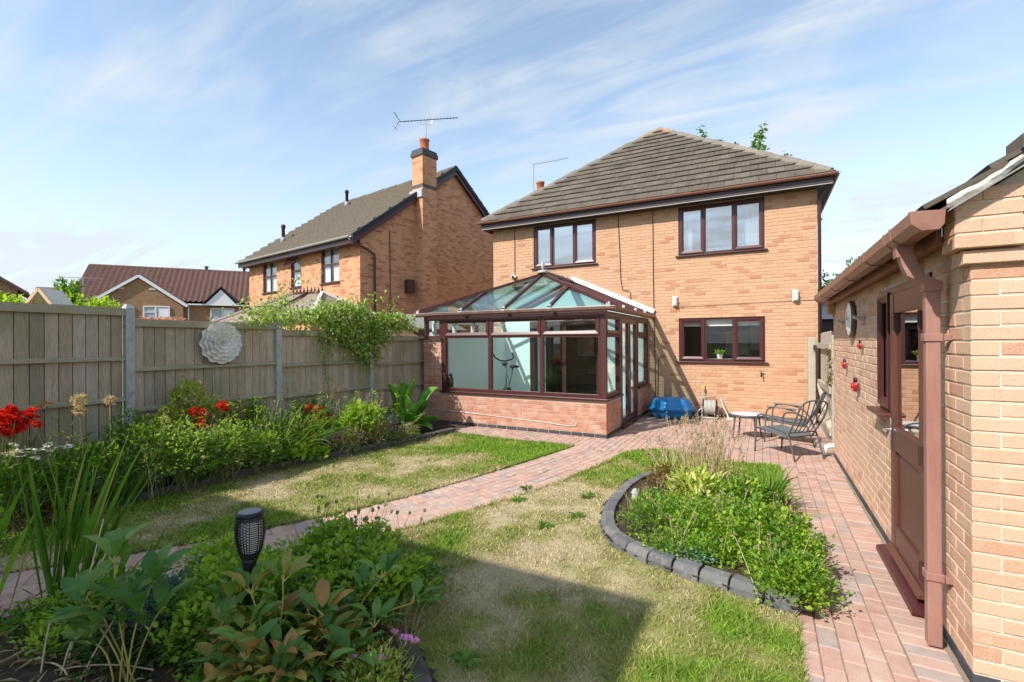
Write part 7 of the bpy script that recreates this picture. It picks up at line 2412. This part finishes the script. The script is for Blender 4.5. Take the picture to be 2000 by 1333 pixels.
peony('peony', 'green peony with yellow stems at lower left', (-2.82, 1.18), [((-3.02, 1.22, .58), 7, .20, 0), ((-2.86, 1.32, .46), 8, .19, 0), ((-3.12, 1.10, .38), 8, .21, 0), ((-2.93, 1.22, .36), 7, .19, 0), ((-2.76, 1.30, .34), 6, .18, 0), ((-3.2, 1.22, .30), 7, .2, 0), ((-2.95, 1.08, .26), 6, .18, 0)], 'l_peony_green', rng)
st2 = []
for i in range(22):
    a = rng.uniform(0, 6.28)
    q = math.sqrt(rng.random())
    px, py = -2.10 + .36 * q * math.cos(a), 1.52 + .36 * q * math.sin(a)
    st2.append(((px, py, .13 + .27 * (1 - q ** 1.5) + rng.normal(0, .03)), 7, .15, 0))
st2 += [((-2.30, 1.50, .46), 7, .15, 0), ((-2.42, 1.46, .40), 7, .15, 0), ((-2.22, 1.62, .48), 7, .15, 0), ((-2.36, 1.38, .34), 6, .15, 0)]
peony('peony', 'bronze-tinted peony sprawling below the torch light', (-2.06, 1.48), st2, 'l_peony', rng)
peony('peony', 'dark green peony stems leaning to the front kerb', (-1.98, 1.78), [((-1.88, 1.98, .42), 7, .15, 0), ((-1.66, 1.98, .34), 5, .14, 0), ((-1.76, 1.80, .28), 7, .15, 0), ((-1.74, 1.64, .22), 7, .16, 0), ((-1.98, 1.96, .34), 7, .15, 0), ((-1.82, 1.5, .2), 7, .16, 0)], 'l_peony_green', rng)
# small-leaved mounds and ground cover
for (nm, lb, c, r_, n, L, wr, mat) in (
        ('leafy_mound', 'rounded mound of fresh green leaves beside the brick path', (-2.74, 2.50, .11), (.40, .36, .22), 3200, .034, .7, 'l_mid'),
        ('leafy_mound', 'low green mound between the torch light and the lawn', (-2.28, 2.26, .13), (.42, .36, .20), 2800, .032, .7, 'l_mid'),
        ('leafy_mound', 'ferny green mound left of the torch light', (-2.95, 1.80, .13), (.30, .34, .20), 2400, .03, .65, 'l_mid'),
        ('leafy_mound', 'dense green mat below the torch light', (-2.62, 1.66, .12), (.36, .34, .30), 3000, .032, .7, 'l_mid'),
        ('leafy_mound', 'yellow-green sprigs overhanging the path behind the spurge', (-3.38, 1.98, .16), (.26, .24, .18), 1200, .035, .6, 'l_bright'),
        ('blue_spurge', 'blue-green trailing spurge behind the green peony', (-3.14, 1.55, .12), (.34, .26, .20), 1700, .032, .6, 'l_blue'),
        ('leafy_mound', 'dark low leaves at the foot of the green peony', (-3.15, 1.25, .04), (.40, .26, .10), 900, .036, .6, 'l_dark'),
        ('leafy_mound', 'low leaves at the foot of the tall sword leaves', (-3.72, 1.42, .06), (.35, .3, .13), 1000, .035, .6, 'l_mid'),
        ('leafy_mound', 'green mat at the bottom edge below the bronze peony', (-2.0, 1.25, .06), (.42, .3, .14), 1500, .034, .65, 'l_mid')):
    t = plant(nm, lb, (c[0], c[1], 0), 'low plants of the front bed')
    bush(t, c, r_, int(n * 1.25), L, wr, mat, rng, False, .35, .3, .35)
    if mat == 'l_mid':
        bush(t, (c[0], c[1], c[2] + .03), r_, n // 2, L * 1.3, wr, 'l_bright', rng, False, .5, .3, .6, stem=None)
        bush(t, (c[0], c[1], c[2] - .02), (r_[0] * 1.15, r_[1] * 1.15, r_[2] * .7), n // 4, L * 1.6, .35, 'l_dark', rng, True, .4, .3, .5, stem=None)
    if nm == 'leafy_mound' and mat == 'l_mid' and c[1] > 2:
        lines, hd = [], []
        for k in range(16):
            a = rng.uniform(0, 6.28)
            b = np.array([c[0] + math.cos(a) * r_[0] * .7 * rng.random(), c[1] + math.sin(a) * r_[1] * .7 * rng.random(), .2])
            tip = b + np.array([rng.normal(0, .06), rng.normal(0, .06), rng.uniform(.18, .42)])
            lines.append(curve3(b, tip, 0, 5, (rng.normal(0, .02), 0, 0)))
            flower(t, 'seed', 'stem_green', tip, rng.uniform(.6, .95), name='seed_head')
        add_stems(t, lines, .002, .0014, 'stem_green')
# poppy-like dry stalks by the path
pp_ = plant('seed_stalks', 'thin stalks with round seed heads standing before the brick path', (-2.85, 2.95, 0))
lines = []
for (x, y, z) in ((-3.21, 2.82, .69), (-3.18, 2.84, .52), (-2.95, 2.96, .43), (-2.92, 2.98, .38), (-2.80, 3.04, .45), (-2.82, 3.02, .36), (-2.78, 3.05, .30), (-2.64, 3.12, .29), (-2.53, 3.18, .31), (-2.55, 3.16, .24)):
    l = curve3((x + rng.normal(0, .06) - .05, y - .14, .1), (x, y, z), 0, 6, (rng.normal(0, .02), 0, 0))
    lines.append(l)
    flower(pp_, 'seed', 'stem_green', (x, y, z), 1.0, name='seed_head')
add_stems(pp_, lines, .003, .002, 'stem_green')
# pinks
pk = plant('garden_pink', 'pink dianthus blooms in the lower middle beside the kerb', (-1.62, 1.70, 0))
strap_clump(pk, (-1.64, 1.68, .02), 110, .22, .008, 'l_bright', rng, .9, .3, foot=.14)
bush(pk, (-1.64, 1.68, .14), (.16, .16, .13), 500, .035, .28, 'l_yellow', rng, False)
for (x, y, z) in ((-1.66, 1.84, .26), (-1.60, 1.84, .25), (-1.55, 1.82, .27), (-1.52, 1.83, .26), (-1.36, 1.74, .10), (-1.72, 1.62, .24), (-1.58, 1.66, .26)):
    flower(pk, 'pink', 'f_pink', (x, y, z), 1.0)
    add_stems(pk, [curve3((-1.63, 1.70, .05), (x, y, z), 0, 4)], .002, .0015, 'stem_green', 'stem')
for (x, y, lb) in ((-1.86, 2.08, 'dry feathery grass tuft leaning over the front kerb, farther one'), (-1.70, 1.98, 'dry feathery grass tuft over the front kerb, nearer the pinks')):
    t = plant('dry_grass_tuft', lb, (x, y, 0), 'dry grass tufts')
    strap_clump(t, (x, y, .02), 38, .30, .004, 'l_dry', rng, .55, .45, foot=.04)
# bleached stalks
bs_ = plant('bleached_stalks', 'bleached dead stalks lying among the leaves at lower left', (-3.3, 1.2, 0))
lines = []
for (a_, b_) in (((-3.12, 1.02, .02), (-3.42, 1.40, .62)), ((-3.16, 1.06, .02), (-3.50, 1.36, .68)), ((-3.0, 1.06, .05), (-3.22, 1.5, .42)), ((-3.3, 1.0, .03), (-2.7, 1.25, .10)), ((-3.45, 1.05, .02), (-3.0, 1.02, .12)), ((-3.2, .98, .02), (-3.5, 1.12, .2))):
    lines.append(curve3(a_, b_, .04, 7, (rng.normal(0, .02), 0, 0)))
add_stems(bs_, lines, .006, .004, 'stem_dry')
P = np.stack([rng.uniform(-3.5, -2.9, 60), rng.uniform(.98, 1.2, 60), rng.uniform(.03, .08, 60)], 1)
add_leaves(bs_, P, rng.normal(0, 1, (60, 3)) * np.array([1, 1, .2]), .12, .008, 'l_dry', rng, False, 'dead_leaf')

lt = plant('dry_leaf_litter', 'dry straw and fallen leaves on the soil at the lower left', (-3.6, 1.05, 0))
n = 420
P = np.stack([rng.uniform(-4.3, -2.6, n), rng.uniform(.75, 1.45, n), rng.uniform(.05, .10, n)], 1)
add_leaves(lt, P, rng.normal(0, 1, (n, 3)) * np.array([1, 1, .25]), rng.uniform(.04, .16, n), rng.uniform(.006, .02, n), 'l_dry', rng, False, 'litter')
for (nm, lb, c, r_, n_, L, wr, mt) in (('small_weed', 'small bright weed on the soil at the lower left', (-3.5, 1.12, .06), (.22, .12, .10), 300, .035, .6, 'l_bright'), ('small_weed', 'small dark weed at the bottom left corner', (-3.85, 1.15, .06), (.25, .14, .10), 300, .035, .6, 'l_mid')):
    t = plant(nm, lb, (c[0], c[1], 0), 'low plants of the front bed')
    bush(t, c, r_, n_, L, wr, mt, rng, False)
ws = kind(plant('wild_stems', 'loose tall green and straw stems scattered through the fence border', (-6.0, 3.6, 0)), 'stuff')
lines, lines2, P, P2 = [], [], [], []
for k in range(150):
    y = rng.uniform(1.9, 6.6)
    x = -5.98 + rng.normal(0, .12) + (.25 if y > 5 else 0)
    h = rng.uniform(.45, 1.0)
    l = curve3((x, y, .05), (x + rng.normal(.08, .12), y + rng.normal(.03, .16), h), .03, 7)
    (lines if k % 3 else lines2).append(l)
    for q in l[2:]:
        (P if k % 3 else P2).append(q[None] + rng.normal(0, .018, (5, 3)))
add_stems(ws, lines, .003, .0018, 'stem_green')
add_stems(ws, lines2, .003, .0018, 'stem_dry', 'dry_stems')
P, P2 = np.concatenate(P), np.concatenate(P2)
add_leaves(ws, P, rng.normal(0, 1, P.shape) + np.array([.3, 0, .5]), rng.uniform(.03, .08, len(P)), .014, 'l_bright', rng, False)
add_leaves(ws, P2, rng.normal(0, 1, P2.shape) + np.array([0, 0, .6]), rng.uniform(.02, .05, len(P2)), .010, 'l_dry', rng, False, 'seed_heads')

# solar torch
to = thing('solar_torch', 'black perforated solar torch light in the front bed', 'garden light', (-2.40, 1.555, 0))
tx, ty = -2.395, 1.558
lnv = Vector((.018, .008, 0))
obj('stake', MB().tube([(tx - .03, ty, 0), (tx - .024, ty, .36), (tx - .016, ty, .48), (tx - .006, ty, .57), (tx - .002, ty, .61)], [.012, .015, .020, .034, .046], 12).lathe([(.03, .585), (.042, .60), (.052, .625), (.052, .63), (.02, .62)], 20, (tx - .001, ty, 0)), 'black_plastic', to, smooth=True)
prof_t = [(.052, .628), (.062, .655), (.070, .69), (.0745, .73), (.0745, .77), (.071, .80), (.066, .823)]
vs, fs = [], []
NT, NZ = 124, 54
def rad_at(z):
    return float(np.interp(z, [q[1] for q in prof_t], [q[0] for q in prof_t]))
zs_ = np.linspace(.628, .823, NZ + 1)
for sgn, inset in ((0, 0), (1, .003)):
    for i in range(NZ + 1):
        for k in range(NT):
            a = 2 * math.pi * k / NT
            r_ = rad_at(zs_[i]) - inset
            vs.append((tx + r_ * math.cos(a), ty + r_ * math.sin(a), zs_[i]))
def hole(i, k):
    # rows of dots and of slots round the cage
    if i < 3 or i > NZ - 5:
        return False
    col = k // 4
    kk = k % 4
    kind_c = col % 8
    if kind_c == 7:
        return False
    if kind_c < 4:
        ph = (i + (2 if col % 2 else 0)) % 4
        return kk in (0, 1, 2) and ph in (0, 1, 2)
    return i % 3 in (0, 1) and not (kk == 3 and kind_c == 6)
o2 = (NZ + 1) * NT
for i in range(NZ):
    for k in range(NT):
        if hole(i, k):
            continue
        k2 = (k + 1) % NT
        fs.append((i * NT + k, i * NT + k2, (i + 1) * NT + k2, (i + 1) * NT + k))
        fs.append((o2 + i * NT + k, o2 + (i + 1) * NT + k, o2 + (i + 1) * NT + k2, o2 + i * NT + k2))
obj('cage', MB().add(vs, fs), 'black_plastic', to, smooth=True)
obj('cap', MB().lathe([(.066, .823), (.068, .826), (.067, .838), (.060, .842), (.001, .843)], 32, (tx, ty, 0)), 'black_plastic', to, smooth=True)
obj('solar_panel', MB().lathe([(.054, .8435), (.054, .8445), (.001, .8446)], 32, (tx, ty, 0)), 'black_gloss', to)
obj('light_tube', MB().lathe([(.045, .635), (.058, .70), (.058, .80), (.001, .801)], 24, (tx, ty, 0)), 'white_plastic', to)

# ------------------------------------------------------------------ island bed
rng = np.random.default_rng(123)
IG = 'plants of the island bed'
for (nm, lb, c, r_, n, L, wr, mat) in (
        ('leafy_mound', 'bright green leafy mass spilling over the right of the island bed', (.02, 4.15, .14), (.36, .48, .28), 3800, .032, .75, 'l_bright'),
        ('leafy_mound', 'bright green sprays over the near corner of the island kerb', (.14, 3.62, .10), (.26, .22, .20), 1900, .03, .75, 'l_bright'),
        ('leafy_mound', 'green mound in the middle of the island bed', (-.42, 4.30, .12), (.32, .40, .24), 2800, .032, .7, 'l_bright'),
        ('leafy_mound', 'wispy mid-green plants along the left of the island bed', (-.85, 4.45, .10), (.30, .50, .20), 2000, .032, .45, 'l_mid'),
        ('leafy_mound', 'low green leaves behind the near island kerb', (-.50, 3.88, .08), (.40, .16, .13), 1300, .028, .7, 'l_bright'),
        ('trailing_succulent', 'grey-blue trailing succulent along the near island kerb', (-.50, 3.80, .09), (.22, .08, .08), 260, .03, .7, 'l_blue'),
        ('yellowing_plant', 'yellowing leafy clump at the foot of the dry stalks', (-.62, 5.25, .16), (.26, .30, .18), 500, .11, .28, 'l_yellow'),
        ('leafy_mound', 'green leaves between the dry stalks and the daylily', (-.22, 5.15, .14), (.30, .38, .22), 1500, .045, .5, 'l_mid'),
        ('faded_plant', 'rust-brown faded flower clump at the back left of the island bed', (-.98, 5.55, .15), (.24, .26, .18), 900, .035, .45, 'l_rust'),
        ('faded_plant', 'buff faded clump along the right rim of the island bed', (.16, 4.85, .10), (.15, .30, .18), 600, .03, .4, 'l_pink_dry'),
        ('lavender', 'greyish lavender heads at the back of the island bed', (-.78, 6.25, .22), (.22, .16, .22), 700, .03, .3, 'l_pink_dry')):
    t = plant(nm, lb, (c[0], c[1], 0), IG)
    bush(t, c, r_, n, L, wr, mat, rng, L > .08, .4, .3, .3, stem='stem_green' if 'faded' not in nm else 'stem_dry')
    if nm == 'leafy_mound':
        bush(t, (c[0], c[1], c[2] + .02), r_, n // 3, L * 1.25, wr * .8, 'l_mid' if mat == 'l_bright' else 'l_bright', rng, False, .5, .3, .5, stem=None)
        lines = []
        for k in range(10):
            a = rng.uniform(0, 6.28)
            b = np.array([c[0] + math.cos(a) * r_[0] * rng.random(), c[1] + math.sin(a) * r_[1] * rng.random(), .05])
            lines.append(curve3(b, b + np.array([rng.normal(0, .10), rng.normal(0, .10), r_[2] + rng.uniform(.02, .20)]), .02, 5))
        add_stems(t, lines, .0025, .0015, 'stem_dry', 'dry_stems')
        P_ = np.concatenate([l[-1] + rng.normal(0, .010, (8, 3)) for l in lines])
        add_leaves(t, P_, rng.normal(0, 1, P_.shape) + np.array([0, 0, 1]), .022, .010, 'l_pink_dry', rng, False, 'seed_head')
t = plant('dry_spike_plant', 'pale dried flower spikes at the back left of the island bed', (-1.1, 6.0, 0), IG)
lines = [curve3((-1.05 + rng.normal(0, .05), 5.95 + rng.normal(0, .05), .03), (-1.2 + rng.normal(0, .12), 6.1 + rng.normal(0, .08), .38 + rng.normal(0, .08)), .05, 6) for k in range(14)]
add_stems(t, lines, .003, .002, 'stem_dry')
P = np.concatenate([l[-1] + rng.normal(0, .03, (26, 3)) for l in lines])
add_leaves(t, P, rng.normal(0, 1, P.shape), .03, .012, 'l_dry', rng, False, 'seed_head')
t = plant('daylily', 'arching daylily leaves at the right rim of the island bed', (.02, 5.42, 0), IG)
strap_clump(t, (.02, 5.42, .04), 90, .46, .02, 'l_mid', rng, .75, .45, foot=.12)
t = plant('dry_stalks', 'tall straw-coloured grass stalks at the back of the island bed', (-.66, 5.9, 0), IG)
lines, P, D = [], [], []
for k in range(150):
    b = np.array([-.58 + rng.normal(0, .15), 5.80 + rng.normal(0, .18), .03])
    h = rng.uniform(.35, .85)
    tip = b + np.array([rng.normal(0, .16) * h, rng.normal(0, .16) * h, h])
    l = curve3(b, tip, 0, 6, (rng.normal(0, .015), rng.normal(0, .015), 0))
    lines.append(l)
    m_ = 10
    P.append(tip[None] + np.stack([rng.normal(0, .006, m_), rng.normal(0, .006, m_), rng.uniform(-.07, .02, m_)], 1))
    D.append(np.stack([rng.normal(0, .35, m_), rng.normal(0, .35, m_), np.ones(m_)], 1))
add_stems(t, lines, .0032, .002, 'stem_dry')
add_leaves(t, np.concatenate(P), np.concatenate(D), .028, .009, 'l_dry', rng, False, 'seed_head')
strap_clump(t, (-.62, 5.85, .03), 80, .5, .010, 'l_yellow', rng, .55, .35, foot=.2)
t = plant('allium', 'single dried allium globe above the tall straw stalks', (-.80, 5.86, 0), 'allium seed heads')
flower(t, 'ball', 'f_allium', (-.835, 5.92, .79), .72)
add_stems(t, [curve3((-.74, 5.8, .03), (-.835, 5.92, .76), 0, 6)], .005, .0035, 'stem_dry', 'stem')
st = thing('stone_ornament', 'small pale stone ornament inside the left island kerb', 'ornament', (-1.21, 5.05, 0))
obj('body', MB().lathe([(.035, 0), (.045, .02), (.035, .06), (.042, .085), (.025, .115), (.012, .125)], 12, (-1.21, 5.05, .04), lambda t_, i: 1 + .12 * math.sin(3 * t_ + i)), 'concrete', st, smooth=True)
# weeds in the lawn
for (x, y, lb) in ((-1.80, 4.02, 'flat weed rosette in the lawn beside the path edge'), (-1.62, 4.40, 'flat weed rosette in the straw patch left of the island kerb'), (-1.72, 5.0, 'weed rosette close to the left island kerb'), (-2.35, 4.55, 'weed rosette on the lawn edge by the brick path'), (-1.42, 2.12, 'broad weed in the shaded lawn near the pinks'), (-2.45, 4.95, 'leafy weed on the lawn edge midway along the brick path')):
    t = plant('lawn_weed', lb, (x, y, 0), 'weeds in the lawn', 'weed')
    n = 26
    a = rng.uniform(0, 6.28, n)
    D = np.stack([np.cos(a), np.sin(a), rng.uniform(.1, .6, n)], 1)
    add_leaves(t, np.array([[x, y, .012]]) + D * .008, D, rng.uniform(.05, .11, n), .022, 'l_mid', rng, True)
